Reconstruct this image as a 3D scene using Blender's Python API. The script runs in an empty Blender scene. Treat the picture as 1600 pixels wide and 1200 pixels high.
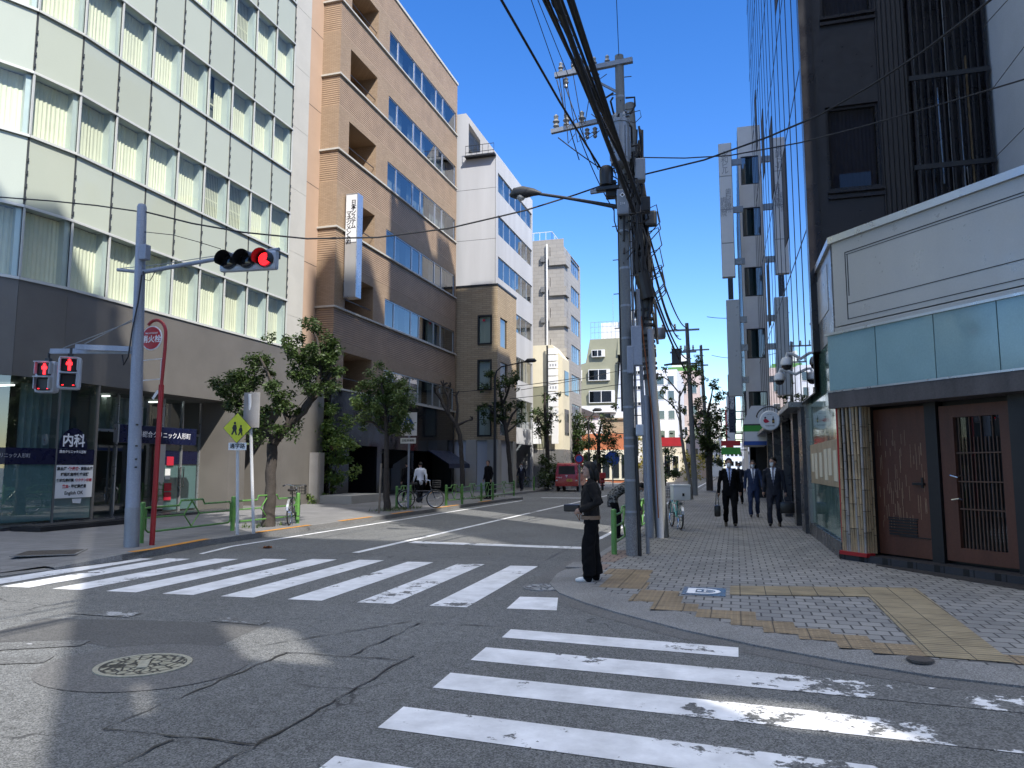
import bpy, bmesh, math, random
import numpy as np
from mathutils import Vector, Matrix, Euler
R = random.Random(11)
rad = math.radians
S = bpy.context.scene
COL = S.collection
TS = bpy.data.scenes.new('scratch')
def bake(o):
    """the evaluated mesh of an object, worked out in an otherwise empty scene"""
    TS.collection.objects.link(o)
    with bpy.context.temp_override(scene=TS, view_layer=TS.view_layers[0]):
        TS.view_layers[0].update(); dg = bpy.context.evaluated_depsgraph_get(); dg.update(); me = bpy.data.meshes.new_from_object(o.evaluated_get(dg))
    bpy.data.objects.remove(o); return me
# ------------------------------------------------------------------ survey of the place: lens, eye height and street direction
FOC, EYE = 1170.0, 1.6
PITCH = math.atan(130 / FOC)
YAW = math.atan(350 / math.hypot(FOC, 130))
def ray(px, py):
    X = (px - 800) / FOC; Z = (600 - py) / FOC
    y = math.cos(PITCH) - Z * math.sin(PITCH); z = math.sin(PITCH) + Z * math.cos(PITCH)
    return (X * math.cos(YAW) - y * math.sin(YAW), X * math.sin(YAW) + y * math.cos(YAW), z)
def G(px, py, z=0.0):
    r = ray(px, py); t = (z - EYE) / r[2]; return Vector((r[0] * t, r[1] * t, z))
def Q(px, py, y):
    r = ray(px, py); t = y / r[1]; return Vector((r[0] * t, y, EYE + r[2] * t))
# ------------------------------------------------------------------ mesh building
WM = {}
class MB:
    def __init__(s): s.v = []; s.f = []; s.m = []
    def face(s, pts, m=0):
        n = len(s.v); s.v += [tuple(p) for p in pts]; s.f.append(tuple(range(n, n + len(pts)))); s.m.append(m)
    def add(s, vs, fs, m=0):
        n = len(s.v); s.v += [tuple(p) for p in vs]
        for f in fs: s.f.append(tuple(n + i for i in f)); s.m.append(m)
    def box(s, x0, x1, y0, y1, z0, z1, m=0):
        s.add([(x0,y0,z0),(x1,y0,z0),(x1,y1,z0),(x0,y1,z0),(x0,y0,z1),(x1,y0,z1),(x1,y1,z1),(x0,y1,z1)],
              [(0,3,2,1),(4,5,6,7),(0,1,5,4),(1,2,6,5),(2,3,7,6),(3,0,4,7)], m)
    def bar(s, a, b, w, h, m=0, up=(0,0,1)):
        a = Vector(a); b = Vector(b); d = (b - a).normalized(); u = Vector(up)
        if abs(d.dot(u)) > .98: u = Vector((1,0,0))
        sd = d.cross(u).normalized() * (w / 2); uu = sd.cross(d).normalized() * (h / 2)
        s.add([a-sd-uu,a+sd-uu,a+sd+uu,a-sd+uu,b-sd-uu,b+sd-uu,b+sd+uu,b-sd+uu],
              [(0,3,2,1),(4,5,6,7),(0,1,5,4),(1,2,6,5),(2,3,7,6),(3,0,4,7)], m)
    def bbox(s, c, sx, sy, sz, rz=0, bev=0.0, m=0):
        """box centred at c, turned by rz, edges cut by bev"""
        bm = bmesh.new(); bmesh.ops.create_cube(bm, size=1)
        for v in bm.verts: v.co = Vector((v.co.x * sx, v.co.y * sy, v.co.z * sz))
        if bev: bmesh.ops.bevel(bm, geom=bm.edges[:], offset=bev, segments=2, affect='EDGES', profile=.6)
        M = Matrix.Translation(Vector(c)) @ Matrix.Rotation(rz, 4, 'Z')
        bm.verts.index_update()
        s.add([M @ v.co for v in bm.verts], [[v.index for v in f.verts] for f in bm.faces], m); bm.free()
    def tube(s, pts, r, n=8, m=0, cap=True, flat=1.0):
        pts = [Vector(p) for p in pts]; k = len(pts)
        rs = r if isinstance(r, (list, tuple)) else [r] * k
        prev = None; rings = []
        for i in range(k):
            d = (pts[min(i+1, k-1)] - pts[max(i-1, 0)])
            d = d.normalized() if d.length > 1e-9 else Vector((0,0,1))
            if prev is None:
                a = Vector((0,0,1)) if abs(d.z) < .9 else Vector((0,1,0)); a = (a - d * a.dot(d)).normalized()
            else:
                a = prev - d * prev.dot(d); a = a.normalized() if a.length > 1e-6 else d.orthogonal().normalized()
            prev = a; b = d.cross(a)
            rings.append([pts[i] + (a * math.cos(2*math.pi*j/n) + b * math.sin(2*math.pi*j/n) * flat) * rs[i] for j in range(n)])
        o = len(s.v)
        for rg in rings: s.v += [tuple(p) for p in rg]
        for i in range(k - 1):
            for j in range(n):
                s.f.append((o+i*n+j, o+i*n+(j+1)%n, o+(i+1)*n+(j+1)%n, o+(i+1)*n+j)); s.m.append(m)
        if cap:
            s.f.append(tuple(o + j for j in reversed(range(n)))); s.m.append(m)
            s.f.append(tuple(o + (k-1)*n + j for j in range(n))); s.m.append(m)
    def lathe(s, prof, c, n=20, m=0, M=None):
        c = Vector(c); o = len(s.v); k = len(prof)
        for (r, z) in prof:
            for j in range(n):
                p = Vector((r*math.cos(2*math.pi*j/n), r*math.sin(2*math.pi*j/n), z))
                s.v.append(tuple((M @ p if M else p) + c))
        for i in range(k-1):
            for j in range(n):
                s.f.append((o+i*n+j, o+i*n+(j+1)%n, o+(i+1)*n+(j+1)%n, o+(i+1)*n+j)); s.m.append(m)
        s.f.append(tuple(o + j for j in reversed(range(n)))); s.m.append(m)
        s.f.append(tuple(o + (k-1)*n + j for j in range(n))); s.m.append(m)
    def prism(s, poly, z0, z1, m=0):
        n = len(poly); vs = [(p[0],p[1],z0) for p in poly] + [(p[0],p[1],z1) for p in poly]
        s.add(vs, [tuple(reversed(range(n))), tuple(range(n, 2*n))] + [(i,(i+1)%n,n+(i+1)%n,n+i) for i in range(n)], m)
    def slab(s, poly3, d, m=0):
        """thick plate: a polygon in space pushed along d"""
        d = Vector(d); n = len(poly3); a = [Vector(p) for p in poly3]
        s.add(a + [p + d for p in a], [tuple(reversed(range(n))), tuple(range(n, 2*n))] + [(i,(i+1)%n,n+(i+1)%n,n+i) for i in range(n)], m)
    def wall(s, P, u, L, z0, z1, holes, depth, m=0, mr=None):
        """vertical wall from P along unit u (x,y), outside on the right of u when walking... n = (uy,-ux)"""
        mr = m if mr is None else mr
        u = Vector((u[0], u[1], 0)).normalized(); n = Vector((u.y, -u.x, 0)); P = Vector((P[0], P[1], 0))
        us = sorted({0, L, *[h[0] for h in holes], *[h[1] for h in holes]}); zs = sorted({z0, z1, *[h[2] for h in holes], *[h[3] for h in holes]})
        at = lambda a, z, d=0: P + u * a - n * d + Vector((0,0,z))
        for i in range(len(us)-1):
            for j in range(len(zs)-1):
                cu = (us[i]+us[i+1])/2; cz = (zs[j]+zs[j+1])/2
                if any(h[0] < cu < h[1] and h[2] < cz < h[3] for h in holes): continue
                s.face([at(us[i],zs[j]), at(us[i+1],zs[j]), at(us[i+1],zs[j+1]), at(us[i],zs[j+1])], m)
        for h in holes:
            a, b, c, e = h[:4]; d = h[4] if len(h) > 4 else depth
            s.face([at(a,c), at(a,e), at(a,e,d), at(a,c,d)], mr); s.face([at(b,e), at(b,c), at(b,c,d), at(b,e,d)], mr)
            s.face([at(b,c), at(a,c), at(a,c,d), at(b,c,d)], mr); s.face([at(a,e), at(b,e), at(b,e,d), at(a,e,d)], mr)
    def build(s, name, mats, parent=None, loc=None, smooth=False, local=False):
        me = bpy.data.meshes.new(name)
        o = bpy.data.objects.new(name, me); COL.objects.link(o)
        if parent is not None:
            o.parent = parent; W = WM[parent.name]
        else:
            W = Matrix.Translation(Vector(loc) if loc is not None else Vector((0,0,0))); o.matrix_world = W
        WM[o.name] = W
        if local: vs = s.v
        else:
            I = W.inverted(); vs = [I @ Vector(p) for p in s.v]
        me.from_pydata([tuple(p) for p in vs], [], s.f)
        mats = mats if isinstance(mats, (list, tuple)) else [mats]
        for m in mats: me.materials.append(M_[m] if isinstance(m, str) else m)
        if len(mats) > 1: me.polygons.foreach_set('material_index', s.m)
        if smooth: me.polygons.foreach_set('use_smooth', [True]*len(me.polygons)); me.set_sharp_from_angle(angle=rad(38))
        me.validate(); me.update()
        return o
def tag(o, label=None, cat=None, group=None, kind=None):
    if label: o['label'] = label
    if cat: o['category'] = cat
    if group: o['group'] = group
    if kind: o['kind'] = kind
    return o
def thing(name, label, cat, loc=(0,0,0), rz=0, group=None):
    o = bpy.data.objects.new(name, None); COL.objects.link(o); o.empty_display_size = .2
    o.location = loc; o.rotation_euler = (0,0,rz)
    WM[o.name] = Matrix.Translation(Vector(loc)) @ Matrix.Rotation(rz, 4, 'Z')
    return tag(o, label, cat, group)
def kids(o): return [c for c in COL.objects if c.parent == o]
def dup(o, parent=None):
    ch = KID.get(o.name) or list(o.children)
    c = o.copy(); COL.objects.link(c)
    if parent is not None: c.parent = parent
    for k in ch: dup(k, c)
    return c
KID = {}
def place(root, loc, rz=0, label=None, sc=None):
    c = dup(root); c.location = loc; c.rotation_euler = (0,0,rz)
    if sc: c.scale = sc
    if label: c['label'] = label
    return c
def struct(o): o['kind'] = 'structure'; return o
def text(s, size, mat, parent, M, name='lettering', ext=.002, bold=0.0, align='CENTER', sx=1.0, vertical=False):
    """letters lying in the local xy plane of M (x right, y up, z out of the face)"""
    cu = bpy.data.curves.new('letters', 'FONT'); cu.body = '\n'.join(s) if vertical else s; cu.size = size; cu.extrude = ext; cu.offset = bold
    cu.align_x = align; cu.align_y = 'CENTER'; cu.resolution_u = 2
    if vertical: cu.space_line = .82
    me = bake(bpy.data.objects.new('letters', cu)); bpy.data.curves.remove(cu)
    me.transform(Matrix.Diagonal((sx,1,1,1)))
    W = WM[parent.name]; me.transform(W.inverted() @ M); me.materials.clear(); me.materials.append(M_[mat])
    o = bpy.data.objects.new(name, me); COL.objects.link(o); o.parent = parent; WM[o.name] = W
    return o
def frame(P, x, z):
    """matrix with origin P, local x along x, local z along z (outward)"""
    x = Vector(x).normalized(); z = Vector(z).normalized(); y = z.cross(x)
    return Matrix(((x.x,y.x,z.x,P[0]),(x.y,y.y,z.y,P[1]),(x.z,y.z,z.z,P[2]),(0,0,0,1)))
# ------------------------------------------------------------------ materials
M_ = {}
def nodes(n):
    m = bpy.data.materials.new(n); m.use_nodes = True; M_[n] = m
    t = m.node_tree; b = t.nodes['Principled BSDF']; return m, t, b
def N(t, ty, **kw):
    n = t.nodes.new(ty)
    for k, v in kw.items():
        if k[0] == 'i' and k[1:].isdigit(): n.inputs[int(k[1:])].default_value = v
        elif k.startswith('in_'): n.inputs[k[3:].replace('_',' ')].default_value = v
        else: setattr(n, k, v)
    return n
def c4(c): return (c[0], c[1], c[2], 1)
def mixc(t, f, a, b, bt='MIX'):
    n = N(t, 'ShaderNodeMix', data_type='RGBA', blend_type=bt)
    for s, v in ((n.inputs[0], f), (n.inputs[6], a), (n.inputs[7], b)):
        if isinstance(v, (int, float)): s.default_value = v
        elif isinstance(v, tuple): s.default_value = c4(v)
        else: t.links.new(v, s)
    return n.outputs[2]
def ramp(t, f, a, b, lo=0., hi=1.):
    n = N(t, 'ShaderNodeMapRange', clamp=True); n.inputs[1].default_value = a; n.inputs[2].default_value = b; n.inputs[3].default_value = lo; n.inputs[4].default_value = hi
    t.links.new(f, n.inputs[0]); return n.outputs[0]
def math_(t, op, a, b=None):
    n = N(t, 'ShaderNodeMath', operation=op)
    for s, v in ((n.inputs[0], a), (n.inputs[1], b)):
        if v is None: continue
        if isinstance(v, (int, float)): s.default_value = v
        else: t.links.new(v, s)
    return n.outputs[0]
def noise(t, v, sc, det=4, rough=.55):
    n = N(t, 'ShaderNodeTexNoise'); n.inputs['Scale'].default_value = sc; n.inputs['Detail'].default_value = det; n.inputs['Roughness'].default_value = rough
    t.links.new(v, n.inputs['Vector']); return n.outputs['Fac']
def bump(t, b, h, strength=.3, dist=.01):
    n = N(t, 'ShaderNodeBump'); n.inputs['Strength'].default_value = strength; n.inputs['Distance'].default_value = dist
    t.links.new(h, n.inputs['Height']); t.links.new(n.outputs[0], b.inputs['Normal'])
def ocoord(t): return N(t, 'ShaderNodeTexCoord').outputs['Object']
def wallvec(t, sx=1., sz=1.):
    s = N(t, 'ShaderNodeSeparateXYZ'); t.links.new(ocoord(t), s.inputs[0])
    c = N(t, 'ShaderNodeCombineXYZ')
    t.links.new(math_(t, 'MULTIPLY', math_(t, 'ADD', s.outputs[0], s.outputs[1]), sx), c.inputs[0]); t.links.new(math_(t, 'MULTIPLY', s.outputs[2], sz), c.inputs[1])
    return c.outputs[0], s
def plain(n, col, rough=.6, metal=0., var=.12, vs=2., fine=40., bs=.0, spec=.5, streak=False, coat=0, each=0):
    m, t, b = nodes(n); v = ocoord(t)
    if streak:
        mp = N(t, 'ShaderNodeMapping'); mp.inputs['Scale'].default_value = (1,1,.12); t.links.new(v, mp.inputs[0]); v2 = mp.outputs[0]
    else: v2 = v
    f = math_(t, 'ADD', math_(t, 'MULTIPLY', noise(t, v2, vs), .65), math_(t, 'MULTIPLY', noise(t, v, fine, 3), .35))
    k = ramp(t, f, .3, .7, 1-var, 1+var)
    b.inputs['Base Color'].default_value = c4(col)
    if each: k = math_(t, 'MULTIPLY', k, ramp(t, N(t, 'ShaderNodeObjectInfo').outputs['Random'], 0, 1, 1-each, 1+each))
    t.links.new(mixc(t, 1., col, k, 'MULTIPLY'), b.inputs['Base Color'])
    b.inputs['Roughness'].default_value = rough; b.inputs['Metallic'].default_value = metal; b.inputs['Specular IOR Level'].default_value = spec
    t.links.new(ramp(t, noise(t, v, vs*3), .3, .7, max(.02, rough-.08), min(1, rough+.08)), b.inputs['Roughness'])
    if coat: b.inputs['Coat Weight'].default_value = coat; b.inputs['Coat Roughness'].default_value = .06
    if bs: bump(t, b, noise(t, v, fine, 3), bs, .01)
    return m
def bricks(n, c1, c2, mort, w, h, gap=.008, rough=.65, off=.5, bs=.5, ground=False, rot=0, var=.2, fine=60, spec=.4):
    m, t, b = nodes(n)
    if ground:
        v = ocoord(t)
        mp = N(t, 'ShaderNodeMapping'); mp.inputs['Rotation'].default_value = (0,0,rot); t.links.new(v, mp.inputs[0]); vec = mp.outputs[0]
    else: vec, _ = wallvec(t); v = ocoord(t)
    k = N(t, 'ShaderNodeTexBrick', offset=off); k.inputs['Color1'].default_value = c4(c1); k.inputs['Color2'].default_value = c4(c2); k.inputs['Mortar'].default_value = c4(mort)
    k.inputs['Scale'].default_value = 1; k.inputs['Brick Width'].default_value = w; k.inputs['Row Height'].default_value = h; k.inputs['Mortar Size'].default_value = gap; k.inputs['Mortar Smooth'].default_value = .1
    t.links.new(vec, k.inputs['Vector'])
    if ground: big = noise(t, v, .7, 5)
    else:
        mq = N(t, 'ShaderNodeMapping'); mq.inputs['Scale'].default_value = (1,1,.16); t.links.new(v, mq.inputs[0]); big = math_(t, 'ADD', math_(t, 'MULTIPLY', noise(t, mq.outputs[0], 1.6, 5), .5), math_(t, 'MULTIPLY', noise(t, v, .7, 5), .5))
    f = math_(t, 'ADD', math_(t, 'MULTIPLY', big, .6), math_(t, 'MULTIPLY', noise(t, v, fine, 3), .4))
    t.links.new(mixc(t, 1., k.outputs['Color'], ramp(t, f, .3, .7, 1-var, 1+var), 'MULTIPLY'), b.inputs['Base Color'])
    b.inputs['Roughness'].default_value = rough; b.inputs['Specular IOR Level'].default_value = spec
    hgt = math_(t, 'SUBTRACT', math_(t, 'MULTIPLY', noise(t, v, fine, 3), .25), k.outputs['Fac'])
    bump(t, b, hgt, bs, .012)
    return m
def glass(n, tint=(.8,.88,.88), rough=.01, refl=1.0, ior=1.5, base=.0):
    """thin pane: fresnel mix of clear view and reflection"""
    m = bpy.data.materials.new(n); m.use_nodes = True; M_[n] = m; t = m.node_tree; t.nodes.clear()
    o = N(t, 'ShaderNodeOutputMaterial'); mx = N(t, 'ShaderNodeMixShader'); tr = N(t, 'ShaderNodeBsdfTransparent'); gl = N(t, 'ShaderNodeBsdfGlossy')
    tr.inputs[0].default_value = c4(tint); gl.inputs['Roughness'].default_value = rough; gl.inputs[0].default_value = (refl,refl,refl,1)
    lwt = N(t, 'ShaderNodeLayerWeight'); lwt.inputs[0].default_value = .5
    f0 = ((ior-1)/(ior+1))**2 + base
    mm = math_(t, 'ADD', math_(t, 'MULTIPLY', math_(t, 'POWER', lwt.outputs['Facing'], 5.0), 1-f0), f0)
    t.links.new(mm, mx.inputs[0]); t.links.new(tr.outputs[0], mx.inputs[1]); t.links.new(gl.outputs[0], mx.inputs[2]); t.links.new(mx.outputs[0], o.inputs[0])
    return m
def emit(n, col, st):
    m, t, b = nodes(n); b.inputs['Base Color'].default_value = c4(col); b.inputs['Emission Color'].default_value = c4(col); b.inputs['Emission Strength'].default_value = st; return m
# ---- shared plain materials
plain('white_paint', (.74,.75,.76), .45, var=.07); plain('dark_metal', (.03,.032,.036), .45, .3, var=.2)
plain('grey_steel', (.26,.28,.31), .5, .45, var=.16, vs=3); plain('pole_grey', (.27,.30,.36), .55, .15, var=.25, vs=2.5, streak=True)
plain('signal_grey', (.42,.46,.52), .45, .1, var=.1); plain('black', (.012,.012,.014), .45, var=.2); plain('rubber', (.02,.02,.02), .8)
plain('concrete_pole', (.16,.17,.175), .85, var=.3, vs=2, bs=.25, streak=True); plain('aluminium', (.55,.57,.6), .32, .8, var=.08)
plain('chrome', (.75,.76,.78), .12, 1., var=.04); plain('green_paint', (.10,.25,.06), .4, var=.22, vs=6); plain('red_paint', (.35,.018,.022), .4, var=.15)
plain('navy', (.006,.008,.035), .3, var=.03); plain('orange_paint', (.52,.23,.03), .8, var=.35, vs=8, fine=60)
plain('granite_dark', (.045,.047,.055), .28, var=.3, vs=1.2, fine=70, spec=.5); plain('granite_light', (.40,.37,.33), .6, var=.16, vs=.8, fine=55, bs=.15)
plain('spandrel', (.46,.50,.425), .08, each=.06, var=.05, vs=.4, spec=.6); plain('blind', (.80,.76,.60), .8, each=.10, var=.06, vs=3)
plain('window_white', (.62,.66,.64), .45, .2, var=.05); plain('mullion', (.58,.59,.57), .4, .15, var=.06); plain('gasket', (.05,.055,.06), .6)
plain('plaster_pink', (.50,.36,.27), .85, var=.08, vs=.8, bs=.1); plain('stone_pale', (.52,.51,.47), .6, var=.08, vs=1, bs=.1)
plain('concrete', (.47,.48,.50), .85, var=.13, vs=.9, fine=30, bs=.15, streak=True); plain('concrete_warm', (.42,.40,.36), .85, var=.14, vs=.9, bs=.2)
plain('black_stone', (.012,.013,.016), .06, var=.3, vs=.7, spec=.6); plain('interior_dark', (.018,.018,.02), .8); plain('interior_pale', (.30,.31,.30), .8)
plain('panel_grey', (.43,.425,.415), .34, .2, var=.09, vs=1.1, spec=.6, streak=True); plain('panel_mid', (.27,.27,.27), .3, .4, var=.08, vs=.6)
plain('teal_glass', (.25,.385,.40), .1, each=.05, var=.16, vs=.7, spec=.7); plain('green_glass', (.24,.42,.35), .04, .6, var=.2, vs=.8, spec=.8)
plain('fascia_wood', (.085,.075,.075), .7, var=.4, vs=3, streak=True); plain('brown_door', (.10,.036,.02), .5, var=.28, vs=5, streak=True); plain('door_dark', (.014,.013,.014), .5)
plain('tower_dark', (.011,.010,.013), .3, var=.3, vs=.8); plain('tower_panel', (.02,.019,.022), .35, var=.2); plain('grey_render', (.40,.43,.47), .75, var=.2, vs=.5, bs=.1)
plain('trim_white', (.70,.70,.68), .6, var=.05); plain('cream', (.66,.61,.47), .8, var=.08, vs=.8); plain('olive', (.24,.24,.17), .85, var=.1, vs=.6)
plain('pale_blue', (.60,.63,.70), .8, var=.06, vs=.8); plain('terracotta', (.50,.17,.075), .85, var=.15); plain('pink_wall', (.56,.46,.42), .85, var=.1, vs=.5)
plain('bark', (.05,.042,.036), .95, var=.4, vs=9, fine=60, bs=.8); plain('bark_pale', (.20,.175,.145), .95, var=.35, vs=7, fine=50, bs=.7)
plain('soil', (.07,.055,.04), .95, var=.3); plain('red_sign', (.48,.012,.02), .45, var=.08); plain('sign_white', (.78,.79,.80), .4, var=.04); plain('sign_yellow', (.55,.60,.02), .4, var=.05)
plain('sign_blue', (.02,.08,.38), .4); plain('ink', (.012,.012,.016), .6, var=.05); plain('ink_red', (.5,.02,.05), .6, var=.05); plain('ink_white', (.85,.86,.88), .5, var=.03); plain('ink_grey', (.32,.33,.36), .6)
plain('skin', (.42,.25,.18), .55, var=.08, vs=20); plain('hair', (.004,.0035,.003), .6, spec=.3, var=.3, vs=60); plain('suit_navy', (.012,.014,.024), .85, var=.2, vs=12, bs=.1); plain('suit_blue', (.016,.03,.075), .85, var=.2, vs=12)
plain('cloth_black', (.006,.006,.007), .95, spec=.15, var=.25, vs=14, bs=.15); plain('shirt', (.72,.74,.80), .8, var=.05); plain('shirt_blue', (.40,.48,.72), .8); plain('tie', (.09,.09,.14), .6); plain('mask_white', (.8,.81,.82), .8)
plain('leather', (.012,.010,.010), .35, var=.25, vs=18, spec=.6); plain('shoe_white', (.78,.78,.76), .6); plain('shoe_black', (.012,.011,.011), .3)
plain('van_red', (.36,.010,.012), .3, var=.05, coat=.2); plain('teal_paint', (.12,.45,.42), .35); plain('car_dark', (.02,.022,.03), .25, coat=.5); plain('bag_white', (.7,.7,.7), .6)
plain('leaf_brown', (.20,.065,.02), .8, var=.3, vs=30); plain('bamboo', (.37,.265,.15), .55, var=.3, vs=4); plain('bamboo_grey', (.30,.27,.24), .6, var=.3, vs=4); plain('amber', (.5,.3,.05), .4)
plain('iron', (.10,.09,.085), .55, .5, var=.35, vs=20, bs=.3); plain('brass_worn', (.34,.33,.27), .5, .15, var=.3, vs=30); plain('cable', (.010,.010,.012), .6)
glass('pane', (.86,.92,.9), .008, .95, 1.45, .01); glass('pane_tower', (.30,.33,.36), .01, .25, 1.5, .04); glass('pane_dark', (.30,.33,.36), .006, .9, 1.6, .10); glass('pane_shop', (.62,.74,.74), .006, .9, 1.5, .12); glass('pane_blue', (.55,.62,.66), .006, .95, 1.6, .16)
emit('red_lamp', (1,.015,.02), 2.2); emit('tube_light', (1,.97,.9), 1.5)
def mirror(n, col, rough):
    m, t, b = nodes(n); b.inputs['Base Color'].default_value = c4(col); b.inputs['Metallic'].default_value = 1; b.inputs['Roughness'].default_value = rough
    v, _ = wallvec(t); bump(t, b, noise(t, v, .35, 2), .05, .05); return m
mirror('mirror_glass', (.43,.46,.51), .012)
mirror('mirror_steel', (.55,.55,.56), .03)
# tiles
bricks('tile_tan', (.40,.295,.205), (.34,.245,.165), (.22,.165,.115), .227, .06, .007, var=.14)
bricks('tile_beige', (.46,.36,.235), (.39,.30,.19), (.25,.19,.125), .5, .125, .012, var=.14)
bricks('tile_grey', (.36,.345,.325), (.325,.31,.29), (.26,.25,.235), .6, .30, .014, var=.12)
bricks('pavers', (.265,.265,.262), (.185,.188,.19), (.055,.055,.058), .205, .205, .010, .8, .5, .6, True, 0, var=.22, fine=90)
bricks('pavers_red', (.26,.20,.17), (.22,.165,.14), (.06,.055,.05), .205, .205, .010, .8, .5, .6, True, 0, var=.22, fine=90)
bricks('slabs_left', (.21,.21,.215), (.175,.175,.18), (.08,.08,.085), .3, .3, .006, .75, .0, .3, True, 0, var=.25)
bricks('dark_pavers', (.045,.045,.05), (.035,.035,.04), (.012,.012,.012), .3, .1, .01, .6, .5, .6, True, .68, var=.3)
def ribs(n, c, period, dark, horizontal=True, rough=.6):
    m, t, b = nodes(n); vec, s = wallvec(t); v = ocoord(t)
    src = s.outputs[2] if horizontal else math_(t, 'ADD', s.outputs[0], s.outputs[1])
    fr = math_(t, 'FRACT', math_(t, 'DIVIDE', src, period)); h = ramp(t, math_(t, 'ABSOLUTE', math_(t, 'SUBTRACT', fr, .5)), .30, .48, 1, 0)
    k = ramp(t, noise(t, v, 1.2, 5), .3, .7, .88, 1.12)
    t.links.new(mixc(t, 1., mixc(t, h, dark, c), k, 'MULTIPLY'), b.inputs['Base Color']); b.inputs['Roughness'].default_value = rough; bump(t, b, h, .9, .03); return m
ribs('rib_tan', (.40,.285,.195), .10, (.14,.10,.07)); ribs('rib_dark', (.020,.017,.018), .09, (.006,.005,.006), False, .5)
# asphalt: aggregate speckle, patches, tyre polish, leaf dust
def asphalt():
    m, t, b = nodes('asphalt'); v = ocoord(t)
    base = ramp(t, noise(t, v, .35, 6, .6), .3, .7, .11, .16)
    sp = N(t, 'ShaderNodeTexVoronoi', feature='F1'); sp.inputs['Scale'].default_value = 115; t.links.new(v, sp.inputs['Vector'])
    speck = ramp(t, sp.outputs['Color'], .2, .95, .5, 1.9)
    k = math_(t, 'MULTIPLY', math_(t, 'MULTIPLY', base, speck), ramp(t, noise(t, v, 9, 3), .3, .7, .86, 1.14))
    c = N(t, 'ShaderNodeCombineXYZ'); 
    for i, f in enumerate((.97,1.0,1.01)): t.links.new(math_(t, 'MULTIPLY', k, f), c.inputs[i])
    # fine random cracks
    w = N(t, 'ShaderNodeTexVoronoi', feature='DISTANCE_TO_EDGE'); w.inputs['Scale'].default_value = .42
    dv = N(t, 'ShaderNodeVectorMath', operation='ADD'); nz = N(t, 'ShaderNodeTexNoise'); nz.inputs['Scale'].default_value = 1.4; nz.inputs['Detail'].default_value = 5; t.links.new(v, nz.inputs['Vector'])
    t.links.new(v, dv.inputs[0]); t.links.new(nz.outputs['Color'], dv.inputs[1]); t.links.new(dv.outputs[0], w.inputs['Vector'])
    cr = math_(t, 'MULTIPLY', ramp(t, w.outputs['Distance'], .0, .008, 1, 0), ramp(t, noise(t, v, .5, 2), .52, .6))
    t.links.new(mixc(t, math_(t, 'MULTIPLY', cr, .8), c.outputs[0], (.018,.018,.02)), b.inputs['Base Color'])
    b.inputs['Roughness'].default_value = .82; b.inputs['Specular IOR Level'].default_value = .35
    bump(t, b, math_(t, 'ADD', sp.outputs['Distance'], math_(t, 'MULTIPLY', noise(t, v, 40, 3), .6)), .55, .008)
asphalt()
def patch(n, k0, k1, fine=90):
    m, t, b = nodes(n); v = ocoord(t)
    sp = N(t, 'ShaderNodeTexVoronoi', feature='F1'); sp.inputs['Scale'].default_value = fine; t.links.new(v, sp.inputs['Vector'])
    k = math_(t, 'MULTIPLY', ramp(t, noise(t, v, 1.2, 5), .3, .7, k0, k1), ramp(t, sp.outputs['Color'], .25, .95, .7, 1.5))
    c = N(t, 'ShaderNodeCombineXYZ')
    for i in range(3): t.links.new(k, c.inputs[i])
    t.links.new(c.outputs[0], b.inputs['Base Color']); b.inputs['Roughness'].default_value = .85; bump(t, b, sp.outputs['Distance'], .4, .006)
patch('asphalt_smooth', .11, .135); patch('asphalt_brown', .08, .10); patch('kerb_concrete', .17, .23, 120)
# road paint: white that has worn through in flakes, more where 'wear' says so
def paint(n, lo, hi, wearx=None, col=(.78,.79,.82)):
    m, t, b = nodes(n); v = ocoord(t); s = N(t, 'ShaderNodeSeparateXYZ'); t.links.new(v, s.inputs[0])
    f = math_(t, 'ADD', math_(t, 'MULTIPLY', noise(t, v, 5.5, 8, .72), .6), math_(t, 'MULTIPLY', noise(t, v, 1.1, 2), .4))
    if wearx: th = ramp(t, s.outputs[0], wearx[0], wearx[1], lo, hi)
    else: th = ramp(t, noise(t, v, .5, 2), .35, .65, lo, hi)
    d = math_(t, 'SUBTRACT', f, th); mk = ramp(t, d, -.006, .012)
    white = mixc(t, 1., col, ramp(t, noise(t, v, 3, 6, .65), .3, .7, .70, 1.08), 'MULTIPLY')
    sp = N(t, 'ShaderNodeTexVoronoi', feature='F1'); sp.inputs['Scale'].default_value = 75; t.links.new(v, sp.inputs['Vector'])
    dark = mixc(t, ramp(t, sp.outputs['Color'], .25, .95), (.068,.07,.07), (.21,.215,.217))
    t.links.new(mixc(t, mk, dark, white), b.inputs['Base Color']); b.inputs['Roughness'].default_value = .75
    bump(t, b, math_(t, 'ADD', math_(t, 'MULTIPLY', mk, .8), noise(t, v, 60, 3)), .35, .004)
paint('paint_main', .37, .455); paint('paint_side', .40, .535, (-.6, .9)); paint('paint_line', .33, .46)
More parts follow.
